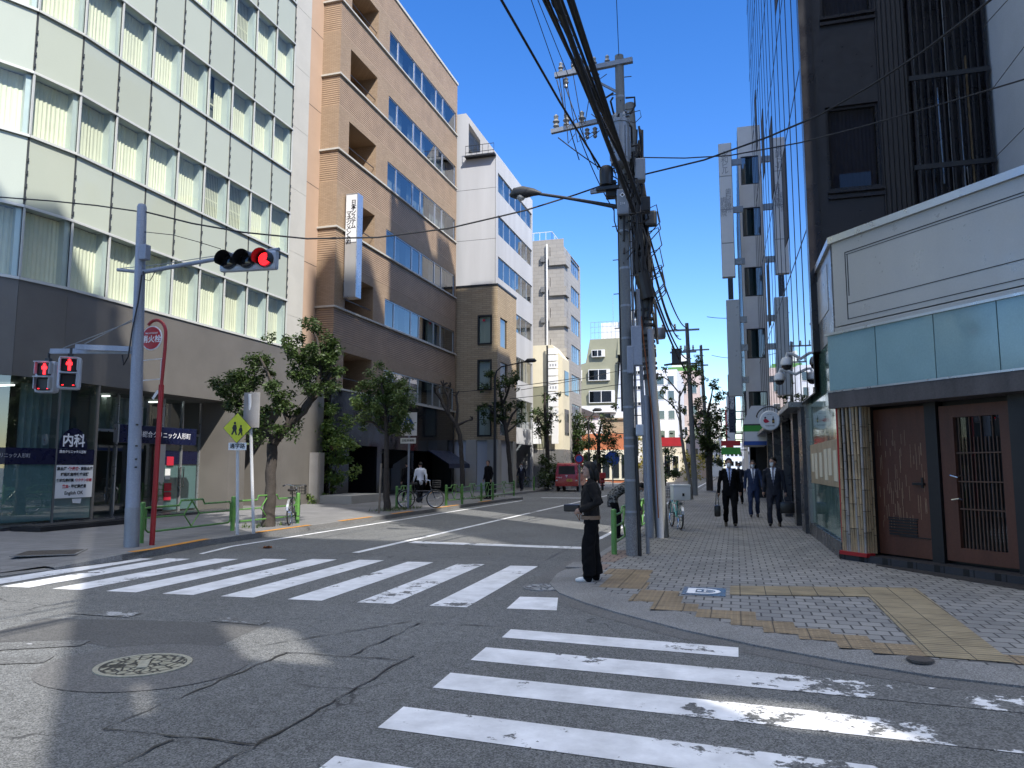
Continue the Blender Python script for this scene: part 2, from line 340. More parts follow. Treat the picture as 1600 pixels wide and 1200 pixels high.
# tactile paving: raised bars or dots
def tactile(n, dots, col):
    m, t, b = nodes(n); v = ocoord(t); s = N(t, 'ShaderNodeSeparateXYZ'); t.links.new(v, s.inputs[0])
    fx = math_(t, 'ABSOLUTE', math_(t, 'SUBTRACT', math_(t, 'FRACT', math_(t, 'DIVIDE', s.outputs[0], .3)), .5)); fy = math_(t, 'ABSOLUTE', math_(t, 'SUBTRACT', math_(t, 'FRACT', math_(t, 'DIVIDE', s.outputs[1], .3)), .5))
    joint = ramp(t, math_(t, 'MAXIMUM', fx, fy), .48, .492)
    px = math_(t, 'ABSOLUTE', math_(t, 'SUBTRACT', math_(t, 'FRACT', math_(t, 'DIVIDE', s.outputs[0], .06)), .5)); py = math_(t, 'ABSOLUTE', math_(t, 'SUBTRACT', math_(t, 'FRACT', math_(t, 'DIVIDE', s.outputs[1], .075)), .5))
    if dots: h = ramp(t, math_(t, 'SQRT', math_(t, 'ADD', math_(t, 'MULTIPLY', px, px), math_(t, 'MULTIPLY', py, py))), .18, .32, 1, 0)
    else: h = ramp(t, py, .14, .24, 1, 0)
    k = ramp(t, noise(t, v, 2.5, 6), .3, .7, .72, 1.2)
    cc = mixc(t, 1., mixc(t, joint, mixc(t, h, tuple(x*.75 for x in col), col), (.05,.045,.04)), k, 'MULTIPLY')
    t.links.new(cc, b.inputs['Base Color']); b.inputs['Roughness'].default_value = .8; bump(t, b, math_(t, 'SUBTRACT', h, joint), .8, .01)
tactile('tactile_bars', False, (.32,.265,.17)); tactile('tactile_dots', True, (.30,.23,.145))
def foliage(n, a, bcol):
    m, t, b = nodes(n); ge = N(t, 'ShaderNodeNewGeometry')
    t.links.new(mixc(t, ge.outputs['Random Per Island'], a, bcol), b.inputs['Base Color']); b.inputs['Roughness'].default_value = .5
    try:
        b.inputs['Transmission Weight'].default_value = 0; tr = N(t, 'ShaderNodeBsdfTranslucent'); t.links.new(mixc(t, ge.outputs['Random Per Island'], a, bcol), tr.inputs[0])
        mx = N(t, 'ShaderNodeMixShader'); mx.inputs[0].default_value = .35; o = t.nodes['Material Output']; t.links.new(b.outputs[0], mx.inputs[1]); t.links.new(tr.outputs[0], mx.inputs[2]); t.links.new(mx.outputs[0], o.inputs[0])
    except KeyError: pass
foliage('leaf_dark', (.022,.045,.012), (.075,.12,.03)); foliage('leaf_green', (.04,.085,.02), (.15,.21,.06)); foliage('leaf_yellow', (.20,.20,.03), (.42,.34,.05)); foliage('leaf_fresh', (.06,.13,.025), (.20,.28,.06))
# ------------------------------------------------------------------ ground, road, pavements, markings
def sheet(name, polys, z, mat, parent=None, kind='structure', dz=0.0):
    b = MB()
    for i, p in enumerate(polys): b.face([(q[0], q[1], z+i*dz) for q in p])
    o = b.build(name, mat, parent)
    if kind: o['kind'] = kind
    return o
plain('earth', (.16,.155,.15), .9, var=.2)
sheet('ground', [[(-1500,-1500),(1500,-1500),(1500,1500),(-1500,1500)]], -.03, 'earth')
sheet('road', [[(-90,-60),(60,-60),(60,320),(-90,320)]], 0, 'asphalt')
RO = [(-2.48,300),(-2.48,14),(-2.56,12.6),(-2.62,11.2),(-2.5,10.2),(-2.2,9.5),(-1.75,8.9),(-1.3,8.42),(-.54,7.72),(.14,7.24),(.81,6.86),(1.39,6.6),(2,6.47),(3.2,6.36),(40,6.1)]
RI = [(-2.28,300),(-2.28,14),(-2.29,12.6),(-2.25,11.2),(-2.1,10.4),(-1.8,9.75),(-1.38,9.28),(-.98,8.78),(-.28,8.06),(.36,7.56),(.98,7.16),(1.5,6.94),(2.06,6.82),(3.2,6.72),(40,6.48)]
def kerb(name, outer, inner, h, mat, h0=0.0):
    b = MB()
    for i in range(len(outer)-1):
        a, c = outer[i], outer[i+1]; d, e = inner[i], inner[i+1]
        b.face([(a[0],a[1],-.02),(c[0],c[1],-.02),(c[0],c[1],h0),(a[0],a[1],h0)]); b.face([(a[0],a[1],h0),(c[0],c[1],h0),(e[0],e[1],h),(d[0],d[1],h)])
        b.face([(d[0],d[1],h),(e[0],e[1],h),(e[0],e[1],-.02),(d[0],d[1],-.02)])
    return struct(b.build(name, mat))
kerb('kerb', RO, RI, .064, 'kerb_concrete', .02)
sheet('pavement', [RI + [(40,300)]], .06, 'pavers')
sheet('gutter', [[(-2.78,300),(-2.78,13.4)] + [(x-.18*a, y-.18*c) for x, y, a, c in [(-2.62,12.4,1,0),(-2.66,11.1,1,.1),(-2.52,10.1,1,.4),(-2.2,9.4,.8,.6),(-1.75,8.8,.7,.7),(-1.3,8.32,.7,.7),(-.54,7.62,.7,.7),(.14,7.14,.6,.8),(.81,6.76,.5,.9),(1.39,6.52,.3,1),(2,6.38,.2,1),(3.2,6.28,0,1),(40,6.0,0,1)]] + list(reversed(RO))], .0025, 'asphalt_smooth')
# reddish end pieces of the paver field beside the kerb
sheet('paver_border', [[(-2.27,12.4),(-1.95,12.4),(-1.75,14.2),(-2.27,14.2)],[(-2.2,11.0),(-1.95,11.4),(-1.95,12.1),(-2.24,12.1)]], .064, 'pavers_red')
LO = [(-12.4,300),(-12.4,39.2),(-10.9,37.6),(-10.2,36.2),(-10.45,34.5),(-10.45,13.2),(-10.12,11.4),(-10.1,10.6),(-10.25,9.4),(-10.4,8.4),(-10.9,7.4),(-12,6.6),(-14,6.2),(-80,6.0)]
LI = [(-12.58,300),(-12.58,39.0),(-11.05,37.4),(-10.4,36.1),(-10.63,34.5),(-10.63,13.2),(-10.3,11.4),(-10.28,10.6),(-10.43,9.4),(-10.6,8.5),(-11.1,7.6),(-12.15,6.8),(-14.1,6.4),(-80,6.2)]
def kerbL(i0, i1, h, nm):
    return kerb(nm, LO[i0:i1], LI[i0:i1], .124 if h else .03, 'kerb_concrete', .12 if h else .015)
kerbL(0, 8, True, 'kerb'); kerbL(7, len(LO), False, 'kerb')
zk = MB(); zk.face([(LO[7][0],LO[7][1],.0),(LO[6][0]-.01,LO[6][1],.0),(LO[6][0],LO[6][1],.12),(LO[7][0],LO[7][1],.12)]); zk.face([(LO[7][0],LO[7][1],.118),(LI[7][0],LI[7][1],.122),(LI[8][0],LI[8][1],.06),(LO[8][0],LO[8][1],.04)]); zk.face([(LO[7][0],LO[7][1],0),(LO[7][0],LO[7][1],.118),(LO[8][0],LO[8][1],.04),(LO[8][0],LO[8][1],0)]); struct(zk.build('kerb', 'kerb_concrete'))
b = MB(); zl = [.12]*8 + [.06,.032,.03,.03,.03,.03]; inl = [(-40,q) for q in (300,39,37.4,36.1,34.5,13.2,11.4,11.0,10.8,10.5,10,9.5,9)]
for i in range(12):
    a, c = LI[i], LI[i+1]; d, e = inl[i], inl[i+1]
    b.face([(a[0],a[1],zl[i]),(d[0],d[1],.12),(e[0],e[1],.12),(c[0],c[1],zl[i+1])])
a, c = LI[12], LI[13]; b.face([(a[0],a[1],.03),(-40,9,.12),(-80,9,.12),(c[0],c[1],.03)])
struct(b.build('pavement', 'slabs_left'))
# painted kerb tops
for y0, y1 in ((10.9,13.3),(14.9,17.2),(18.7,20.6),(22.0,23.6),(25.6,28.0),(30.5,32.0)):
    b = MB(); xs = lambda y: -10.12 if y < 11.4 else (-10.12 - .33*(y-11.4)/1.8 if y < 13.2 else -10.45)
    ys = [y0] + [y for y in (11.4,13.2) if y0 < y < y1] + [y1]
    for a, c in zip(ys, ys[1:]):
        b.face([(xs(a)+.004,a,.128),(xs(c)+.004,c,.128),(xs(c)-.16,c,.129),(xs(a)-.16,a,.129)])
    struct(b.build('kerb_marking', 'orange_paint'))
# crosswalk over the main street, stripes along the traffic
st = []
for i, x in enumerate((-10.2,-9.55,-8.72,-7.88,-7.04,-6.2,-5.28,-4.37,-3.46)):
    y0 = 7.95 + .055*(x+9.4); y1 = min(11.95, 11.0 + .26*(x+10.2)); y0 = max(7.85, y0)
    st.append([(x,y0),(x+.45,y0+.03),(x+.33,y1+.05),(x-.12,y1)])
st.append([(-2.52,8.36),(-2.02,8.42),(-2.06,9.25),(-2.55,9.2)]) if False else st.append([(-2.55,8.36),(-1.98,8.42),(-2.15,9.22),(-2.62,9.16)])
sheet('crosswalk_marking', st, .004, 'paint_main')
st = []
for y1, y0 in ((7.33,6.96),(6.55,6.09),(5.68,5.27),(4.81,4.39),(3.91,3.45),(3.03,2.6),(2.15,1.7)):
    s = -.07; xr = -.03 if y1 > 7 else 9.0
    st.append([(-2.17,y0),(xr,y0+s*(xr+2.17)*.9),(xr,y1+s*(xr+2.17)),(-2.19,y1)])
sheet('crosswalk_marking', st, .004, 'paint_side')
lines = [[(-6.98,12.9),(-6.83,12.9),(-6.98,36.5),(-7.12,36.5)],[(-7.12,38),(-6.98,38),(-7.05,110),(-7.2,110)],[(-6.72,14.85),(-2.92,14.72),(-2.92,15.12),(-6.72,15.25)],
         [(-9.92,13.2),(-9.8,13.2),(-9.85,35),(-9.98,35)],[(-9.6,11.9),(-9.5,11.9),(-9.8,13.2),(-9.92,13.2)],[(-3.05,16),(-2.93,16),(-2.93,120),(-3.05,120)],[(-9.9,38.5),(-6.9,38.5),(-6.9,38.9),(-9.9,38.9)]]
sheet('lane_marking', lines, .0045, 'paint_line', dz=.0003)
paint('paint_ghost', .50, .56, col=(.45,.46,.48))
sheet('worn_marking', [[(-7.05,6.7),(-6.3,6.72),(-6.3,6.95),(-7.05,6.9)],[(-5.3,6.8),(-4.7,6.78),(-4.7,6.98),(-5.3,7.0)],[(-6.6,5.0),(-5.7,5.55),(-5.78,5.75),(-6.7,5.2)],[(-6.95,4.3),(-5.5,5.0),(-5.6,5.2),(-7.0,4.6)]], .0075, 'paint_ghost')
# repairs and saw cuts in the asphalt
sheet('asphalt_repair', [[(-7.1,6.44),(-6.2,6.62),(-4.66,6.86),(-4.5,5.82),(-5.37,5.6),(-6.0,5.72),(-6.9,5.3)]], .002, 'asphalt_brown')
sheet('asphalt_repair', [[(-3.76,3.9),(-2.7,3.95),(-2.68,5.9),(-3.78,5.85)]], .0025, 'asphalt')
sheet('asphalt_repair', [[(-4.65+.82*math.cos(a*math.pi/18)*1.02, 5.17+.72*math.sin(a*math.pi/18)) for a in range(36)]], .005, 'asphalt_smooth')
cuts = [((-3.76,3.88),(-3.77,5.85)),((-3.19,5.93),(-3.17,7.33)),((-3.79,5.87),(-2.67,5.92)),((-2.71,3.5),(-2.69,6.08)),((-3.3,2.5),(-3.23,3.86)),((-3.17,7.33),(-2.2,7.44)),((-3.76,3.88),(-2.68,3.93)),((-4.3,5.75),(-3.3,7.4)),((-9.5,12.6),(-3.2,12.9)),((-3.2,12.9),(-3.4,30))]
b = MB(); rr = random.Random(5)
for a, c in cuts:
    a = Vector(a); c = Vector(c); n = max(2, int((c-a).length/.12)); d = (c-a).normalized(); s = Vector((-d.y, d.x)); w0 = o0 = None
    for i in range(n+1):
        p = a.lerp(c, i/n) + s*rr.uniform(-.02,.02); w = max(.0015, rr.gauss(.006,.004))
        if w0 is not None: b.face([(o0.x-s.x*w0,o0.y-s.y*w0,.008),(p.x-s.x*w,p.y-s.y*w,.008),(p.x+s.x*w,p.y+s.y*w,.008),(o0.x+s.x*w0,o0.y+s.y*w0,.008)])
        o0, w0 = p, w
struct(b.build('asphalt_seam', 'black'))
# tactile paving
sheet('tactile_paving', [[(-.12,9.66),(1.47,9.98),(1.47,10.72),(-.12,10.37)],[(1.45,7.02),(2.05,6.98),(2.15,10.86),(1.47,10.74)]], .0685, 'tactile_bars', dz=.0006)
tp = [(-1.9,11.0,.66,.62),(-1.75,10.4,.54,.6),(-1.75,9.8,.6,.6),(-1.2,9.4,.48,.36),(-1.25,8.92,.6,.48),(-.95,8.46,.5,.46),(-.45,8.16,.6,.46),(-.1,7.86,.6,.3),(.2,7.6,.6,.3),(.5,7.4,.6,.3),(.8,7.14,.65,.3),(1.05,7.02,.40,.14),(2.06,6.95,1.2,.32)]
sheet('tactile_paving', [[(x,y),(x+w,y),(x+w,y+h),(x,y+h)] for x,y,w,h in tp], .062, 'tactile_dots', dz=.0004)
# dark paved apron in front of the corner restaurant
sheet('entrance_apron', [[(2.05,13.15),(3.05,11.6),(4.3,9.9),(7,6.9),(9,9),(5,14),(2.3,14)]], .067, 'dark_pavers')
# ---- covers in the ground
def mhmat(n, a, c, sc):
    m, t, b = nodes(n); v = ocoord(t)
    w = N(t, 'ShaderNodeTexVoronoi', feature='DISTANCE_TO_EDGE'); w.inputs['Scale'].default_value = sc; t.links.new(v, w.inputs['Vector'])
    h = ramp(t, w.outputs['Distance'], .05, .13); k = ramp(t, noise(t, v, 12, 4), .3, .7, .75, 1.2)
    t.links.new(mixc(t, 1., mixc(t, h, a, c), k, 'MULTIPLY'), b.inputs['Base Color']); b.inputs['Roughness'].default_value = .5; b.inputs['Metallic'].default_value = .2; bump(t, b, h, .7, .01)
mhmat('manhole_face', (.025,.025,.025), (.34,.33,.26), 13); mhmat('manhole_grey', (.04,.04,.042), (.34,.35,.35), 9)
def manhole(x, y, r, z, label, face, rim):
    t = thing('manhole_cover', label, 'manhole cover', (x,y,z))
    b = MB(); b.lathe([(r*.88,-.03),(r*.88,.004)], (x,y,z), 40); b.build('plate', face, t)
    b = MB(); k = 40
    for j in range(k):
        a0, a1 = 2*math.pi*j/k, 2*math.pi*(j+1)/k; P = lambda q, a, zz: (x+q*math.cos(a), y+q*math.sin(a), z+zz)
        b.face([P(r*.89,a0,.006),P(r,a0,.006),P(r,a1,.006),P(r*.89,a1,.006)]); b.face([P(r,a0,.006),P(r,a0,-.03),P(r,a1,-.03),P(r,a1,.006)])
        b.face([P(r*.89,a1,.006),P(r*.89,a1,-.03),P(r*.89,a0,-.03),P(r*.89,a0,.006)])
    b.build('rim', rim, t)
    b = MB(); b.bbox((x,y,z+.008), r*.7, r*.22, .012, 2.2, .004); b.build('name_bar', rim, t)
    return t
manhole(-4.65,5.17,.365,.008,'round ornamental manhole cover with pale worn relief in the middle of the crossing','manhole_face','brass_worn')
manhole(-2.5,9.93,.29,.008,'round grey sewer cover by the kerb corner beside the waiting person','manhole_grey','kerb_concrete')
def cover(x, y, w, d, rz, z, label, mat):
    t = thing('access_cover', label, 'ground cover', (x,y,z), rz)
    b = MB(); b.bbox((0,0,0), w, d, .012, 0, .003); b.build('plate', mat, t, local=True)
    b = MB()
    for sx, sy, a, c in ((0,d/2+.02,w+.08,.04),(0,-d/2-.02,w+.08,.04),(w/2+.02,0,.04,d),(-w/2-.02,0,.04,d)): b.bbox((sx,sy,-.001), a, c, .012)
    b.build('rim', 'kerb_concrete', t, local=True)
cover(-11.45,10.4,.9,.8,.6,.127,'square dark steel access cover in the pavement outside the clinic','iron')
cover(-2.42,12.0,.3,.55,0,.05,'small flat grey access cover set in the kerb behind the waiting person','kerb_concrete')
t = thing('drain_cover', 'rusty oval drain cover let into the curved kerb', 'drain', (1.37,6.9,.075))
b = MB(); b.lathe([(.1,-.02),(.1,.0)], (1.37,6.9,.072), 24); b.build('grate', 'iron', t)
# pavement tile with a white pictogram
t = thing('pavement_sign', 'dark pavement tile with a white rounded pictogram beside the tactile strip', 'pavement sign', (-.43,9.83,.062))
b = MB(); b.bbox((-.43,9.83,.0625), .52, .62, .008); b.build('tile', 'granite_dark', t)
b = MB(); cx, cy = -.43, 9.83
pts = [(-.2,-.2),(-.2,.2),(-.1,.2)] + [(.0+.2*math.sin(a*math.pi/12)*1.0, .2*math.cos(a*math.pi/12)) for a in range(0,13)] + [(-.1,-.2)]
inn = [(-.1,-.13),(-.1,.13)] + [(.0+.14*math.sin(a*math.pi/12), .13*math.cos(a*math.pi/12)) for a in range(0,13)]
b.face([(cx+p[0],cy+p[1],.069) for p in reversed(pts)], 0); b.face([(cx+p[0],cy+p[1],.0705) for p in reversed(inn)], 1)
for x0,x1,y0,y1 in ((.0,.12,-.015,.015),(.0,.025,-.09,.09),(-.08,-.03,-.05,.05)): b.face([(cx+x0,cy+y0,.072),(cx+x1,cy+y0,.072),(cx+x1,cy+y1,.072),(cx+x0,cy+y1,.072)], 0)
b.build('pictogram', ['ink_white','granite_dark'], t)
# fallen leaves
spots = [(-4.0,6.87,.1,'curled orange-brown leaf alone on the asphalt in mid-crossing'),(-1.49,9.34,.07,'dry brown leaf on the kerb by the white shoes'),(-2.18,7.67,.06,'small brown leaf above the first stripe of the near crossing'),(1.03,5.84,.08,'flat dark brown leaf on the worn stripes at right'),
  (-8.48,8.83,.1,'dark brown leaf on the third stripe of the far crossing'),(-8.4,10.53,.09,'brown leaf near the far end of the far crossing'),(-9.0,7.3,.08,'leaf lying just in front of the far crossing'),(-12.83,11.82,.1,None),(-14.94,12.93,.09,None),(-11.04,12.72,.1,None),(-12.0,9.6,.09,None),(-11.7,9.3,.08,None),(-10.9,9.2,.09,None),(-12.5,8.7,.08,None),(-11.2,8.3,.09,None),(-10.35,12.2,.07,None),(-10.3,14.2,.08,None),(-10.3,15.4,.07,None),(-10.3,17.8,.08,None),(-10.9,19.5,.09,None)]
rr = random.Random(3)
for x, y, s, lab in spots:
    z = 0.012 if lab else (.135 if y > 11 and x < -10.5 else .05)
    if x > -1.6 and y > 9: z = .07
    b = MB(); n = 9; c = []
    for i in range(n):
        a = 2*math.pi*i/n; q = s*(1 if i % 2 == 0 else .72)*rr.uniform(.85,1.1)
        c.append((q*math.cos(a)*1.2, q*math.sin(a)*.62, abs(math.sin(a))*s*rr.uniform(.3,.8)))
    for i in range(n): b.face([(0,0,.004), c[i], c[(i+1)%n]])
    b.tube([(s,0,.004),(s*1.9,.02,.012)], .0025, 4)
    o = b.build('fallen_leaf', 'leaf_brown', loc=(x,y,z)); o.rotation_euler = (0,0,rr.uniform(0,6.28))
    tag(o, lab or 'dry brown leaf lying on the pavement along the clinic side kerb', 'leaf', 'fallen leaves')
# ------------------------------------------------------------------ clinic with the curved glass curtain wall
def cap(b, P, u, h, d, m=0):
    u = Vector((u[0],u[1],0)).normalized(); n = Vector((u.y,-u.x,0)); P = Vector((P[0],P[1],0))
    at = lambda a, z: P + u*a - n*d + Vector((0,0,z))
    b.face([at(h[0],h[2]), at(h[1],h[2]), at(h[1],h[3]), at(h[0],h[3])], m)
plain('granite', (.14,.132,.122), .45, var=.18, vs=.8, fine=60, bs=.08)
plain('interior_room', (.16,.17,.165), .8, var=.1, vs=.5)
clinic = thing('clinic_building', 'large office block with pale green glass curtain wall over a granite base and clinic shopfront', 'building', (-16.8,20,0))
CW = 1.25; cols = []
for k in range(8): cols.append((-16.8, 25.25-CW*(k+1), 0.0))
x, y = -16.8, 15.25
for a in (10, 25, 40, 55, 70):
    x -= CW*math.sin(rad(a)); y -= CW*math.cos(rad(a)); cols.append((x, y, -rad(a)))
rows = [(6.3,8.15,'w'),(8.15,10.0,'s'),(10.0,11.7,'w'),(11.7,13.4,'s'),(13.4,15.2,'w'),(15.2,17.05,'s'),(17.05,18.85,'w'),(18.85,20.6,'s'),(20.6,22.4,'w'),(22.4,24.2,'s'),(24.2,26.0,'s')]
def lw(c, a, d, z):      # column space to world: a along the wall to the north, d outward
    x0, y0, r = c; u = Vector((math.sin(-r), math.cos(-r))); n = Vector((u.y, -u.x))
    return (x0+u.x*a+n.x*d, y0+u.y*a+n.y*d, z)
def win_proto(h, openness, seed, plant=False):
    rr = random.Random(seed)
    p = thing('proto', None, None); 
    b = MB(); D = .33; w = CW
    b.face([(-D,w-.03,0),(-.03,w-.03,0),(-.03,w-.03,h),(-D,w-.03,h)]); b.face([(-.03,.03,0),(-D,.03,0),(-D,.03,h),(-.03,.03,h)])
    b.face([(-D,.03,.05),(-.03,.03,.05),(-.03,w-.03,.05),(-D,w-.03,.05)]); b.face([(-D,w-.03,h-.02),(-.03,w-.03,h-.02),(-.03,.03,h-.02),(-D,.03,h-.02)])
    b.box(-D,-.06,w-.15,w-.04,.05,h-.02)                      # deep white jamb at the north side
    b.bar((-D+.02,.05,0.0),(-D+.02,.05,h),.05,.05)
    win = b.build('window', 'window_white', None, local=True)
    b = MB(); b.face([(-.02,.02,.03),(-.02,w-.02,.03),(-.02,w-.02,h-.03),(-.02,.02,h-.03)]); b.build('pane', 'pane', win, local=True)
    b = MB(); y0, y1 = .05, w-.15; segs = [(y0,y1)] if openness == 0 else ([(y0,y0+.42),(y0+.62,y1)] if openness == 1 else ([(y0+.3,y1)] if openness == 2 else []))
    for s0, s1 in segs:
        n = max(4, int((s1-s0)/.035)); prev = None
        for i in range(n+1):
            q = (-D+.03+.013*math.sin(i*1.9+rr.uniform(-.3,.3))+rr.uniform(-.004,.004), s0+(s1-s0)*i/n)
            if prev: b.face([(prev[0],prev[1],.06),(q[0],q[1],.06),(q[0],q[1],h-.04),(prev[0],prev[1],h-.04)])
            prev = q
    if openness == 3:
        yy = y0
        while yy < y1: b.box(-D+.02,-D+.03,yy,yy+.05,.06,h-.04); yy += .085
    if openness: b.box(-D-.02,-D+.0,.03,.09,.0,h); b.box(-D-.02,-D,.03,w-.1,.75,.80)
    b.build('blind', 'blind', win, local=True)
    bpy.data.objects.remove(p); return win
protos = {}
rr = random.Random(21)
KEEP = []
for zi, (z0, z1, kind) in enumerate(rows):
    for ci, c in enumerate(cols):
        if kind == 'w':
            op = rr.choice((0,0,0,0,1,2,3)) if zi > 0 else rr.choice((0,0,0,2))
            key = (round(z1-z0,2), op)
            if key not in protos:
                protos[key] = win_proto(z1-z0, op, len(protos)); w_ = protos[key]; KEEP.append(w_)
                w_.parent = clinic
            else: w_ = dup(protos[key], clinic)
            w_.location = Vector((c[0],c[1],z0)) - Vector((-16.8,20,0)); w_.rotation_euler = (0,0,c[2])
        else:
            key = ('s', round(z1-z0,2))
            if key not in protos:
                b = MB(); h = z1-z0; b.bbox((-.02,CW/2,h/2), .03, CW-.05, h-.09, 0, .006); protos[key] = w_ = b.build('spandrel_panel', 'spandrel', None, local=True); w_.parent = clinic
            else: w_ = protos[key].copy(); COL.objects.link(w_)
            w_.location = Vector((c[0],c[1],z0)) - Vector((-16.8,20,0)); w_.rotation_euler = (0,0,c[2])
for ci, c in enumerate(cols):
    b = MB(); g = MB(); b.bar(lw(c,.0,-.05,6.3), lw(c,.0,-.05,25.9), .03, .04, up=(1,0,0)); g.bar(lw(c,0,-.03,6.3), lw(c,0,-.03,25.9), .026, .03, up=(1,0,0))
    if ci == 0: g.bar(lw(c,CW,-.03,6.3), lw(c,CW,-.03,25.9), .026, .03, up=(1,0,0))
    for z in [r[0] for r in rows]:
        b.bar(lw(c,0,-.0,z), lw(c,CW,-.0,z), .09, .06)
        b.bar(lw(c,0,.055,z-.035), lw(c,CW,.055,z-.035), .03, .03)
    for a in ((0,) if ci else (0,CW)):
        for (z0,z1,k) in rows:
            g.bar(lw(c,a,-.012,z0+.03), lw(c,a,-.012,z1-.03), .032, .05, up=(1,0,0))
            if k == 's':
                for q in range(4): g.bar(lw(c,a,.02,z0+.15+q*(z1-z0-.3)/4.6), lw(c,a,.02,z0+.25+q*(z1-z0-.3)/4.6), .05, .03, up=(1,0,0))
            else: b.bar(lw(c,a,.03,z0+.03), lw(c,a,.03,z1-.03), .045, .04, up=(1,0,0))
    b.build('curtain_wall_frame', 'mullion', clinic); g.build('joint_gasket', 'gasket', clinic)
b = MB(); P = [lw(c,0,-.42,0) for c in reversed(cols)] + [lw(cols[0],CW,-.42,0)]
poly = [(p[0],p[1]) for p in P] + [(-34,25.25),(-34,P[0][1])]
b.prism(poly, 6.2, 26.0); b.build('inner_core', 'interior_room', clinic)
# granite base following the same line
b = MB(); H0 = 3.85
for c in cols[8:]:
    b.face([lw(c,0,.03,H0),lw(c,CW,.03,H0),lw(c,CW,.03,6.27),lw(c,0,.03,6.27)])
    b.face([lw(c,0,.03,6.27),lw(c,CW,.03,6.27),lw(c,CW,-.4,6.27),lw(c,0,-.4,6.27)]); b.face([lw(c,CW,.03,H0),lw(c,0,.03,H0),lw(c,0,-.9,H0),lw(c,CW,-.9,H0)])
WX = -16.77
b.wall((WX,15.25), (0,1), 13.0, 0.0, 6.27, [(0,1.2,0,H0,.3),(1.25,6.85,0,H0,1.3),(7.75,10.0,0,H0-.05,1.9)], .3)
cap(b, (WX,15.25), (0,1), (7.75,10.0,0,H0-.05), 1.9)
b.face([(WX,15.25,6.27),(WX,28.25,6.27),(-17.3,28.25,6.27),(-17.3,15.25,6.27)])
b.build('granite_wall', 'granite', clinic)
b = MB(); b.box(-17.25,-16.79,25.30,26.42,6.28,26.0); 
for z in range(7): b.box(-17.26,-16.785,25.29,26.43,7.6+z*2.6,7.615+z*2.6)
b.build('stone_end_wall', 'stone_pale', clinic)
# shopfront: glass panes, room behind
b = MB(); b.box(-24,-23.9,8,28,0,6.2); b.box(-24,-17.2,22.15,22.25,0,6.2)
b.face([(-24,8,.13),(-16.9,12,.13),(-16.9,22.2,.13),(-24,22.2,.13)]); b.face([(-24,8,3.84),(-24,22.2,3.84),(-17.3,22.2,3.84),(-17.3,12.0,3.84)])
b.box(-19.3,-19.2,8,16.6,.13,3.84); b.box(-20.5,-20.4,16.4,22.2,.13,3.84)
b.build('shop_room', 'interior_room', clinic)
for yy in (13.6,15.2,18.4,20.6):
    b = MB(); b.box(-18.9,-18.4,yy,yy+.08,3.76,3.80); b.build('ceiling_lamp', 'tube_light', clinic)
def sheetglass(a, c, z0, z1, name='shop_window'):
    b = MB(); b.face([(a[0],a[1],z0),(c[0],c[1],z0),(c[0],c[1],z1),(a[0],a[1],z1)]); return b.build(name, 'pane_shop', clinic)
for c in cols[8:11]: sheetglass(lw(c,0,-.03,0), lw(c,CW,-.03,0), .2, H0)
sheetglass((WX-.05,15.25), (WX-.05,16.45), .2, H0)
for i in range(5):
    y0 = 16.5+i*.95; sheetglass((WX-1.25,y0), (WX-1.25,y0+.95), .2 if i < 4 else 2.75, H0)
# curtain behind the shop glass
b = MB(); prev = None
for i in range(110):
    yy = 12.2+i*.04; q = (-17.75-.30*max(0,14.6-yy)-.05*math.sin(i*1.3), yy)
    if prev and not (14.4 < yy < 14.9): b.face([(prev[0],prev[1],1.9),(q[0],q[1],1.9),(q[0],q[1],3.8),(prev[0],prev[1],3.8)])
    prev = q
plain('curtain_grey', (.42,.46,.44), .8, var=.08); b.build('curtain', 'curtain_grey', clinic); b = MB()
for i in range(60):
    yy = 17.3+i*.05; q = (-18.6-.05*math.sin(i*1.5), yy)
    if i: b.face([(pq[0],pq[1],2.7),(q[0],q[1],2.7),(q[0],q[1],3.8),(pq[0],pq[1],3.8)])
    pq = q
b.build('curtain', 'curtain_grey', clinic)
plain('frosted', (.27,.37,.38), .25, var=.12, vs=.8)
b = MB()
for c in cols[8:11]: b.face([lw(c,0,-.06,.25),lw(c,CW,-.06,.25),lw(c,CW,-.06,1.67),lw(c,0,-.06,1.67)])
b.face([(WX-.08,15.25,.25),(WX-.08,16.45,.25),(WX-.08,16.45,1.67),(WX-.08,15.25,1.67)]); b.build('frosted_film', 'frosted', clinic)
b = MB()
for c in cols[8:11]: b.face([lw(c,0,-.02,1.67),lw(c,CW,-.02,1.67),lw(c,CW,-.02,2.08),lw(c,0,-.02,2.08)])
b.face([(WX-.035,15.25,1.67),(WX-.035,16.45,1.67),(WX-.035,16.45,2.08),(WX-.035,15.25,2.08)])
n = 20; pts = [(WX-.034,15.76+.45*math.cos(math.pi*i/n),2.09+.54*math.sin(math.pi*i/n)) for i in range(n+1)]
b.face(pts); band = b.build('navy_band', 'navy', clinic)
EX = lambda y, z, x=WX-.03: frame((x,y,z), (0,1,0), (1,0,0))
text('内科', .36, 'ink_white', clinic, EX(15.76,2.28), bold=.008); text('総合クリニック人形町', .085, 'ink_white', clinic, EX(15.76,2.0), bold=.002)
text('リニック人形町', .12, 'ink_grey', clinic, EX(14.2,1.88,-16.93) @ Matrix.Rotation(0,4,'Z'), bold=.001)
b = MB(); b.box(WX-.05,WX-.028,15.27,16.44,.80,1.655); nt = b.build('notice_poster', 'sign_white', clinic)
def line(parts, z, size):
    widths = [len(s)*size*.93 for s, _ in parts]; y = 15.855 - sum(widths)/2
    for (s, m), w_ in zip(parts, widths): text(s, size, m, clinic, EX(y+w_/2, z, WX-.024), bold=.003, ext=.001); y += w_
line([('高血圧・','ink'),('糖尿病','ink_red'),('・高脂血症','ink')], 1.555, .098); line([('睡眠時無呼吸症候群','ink')], 1.405, .098)
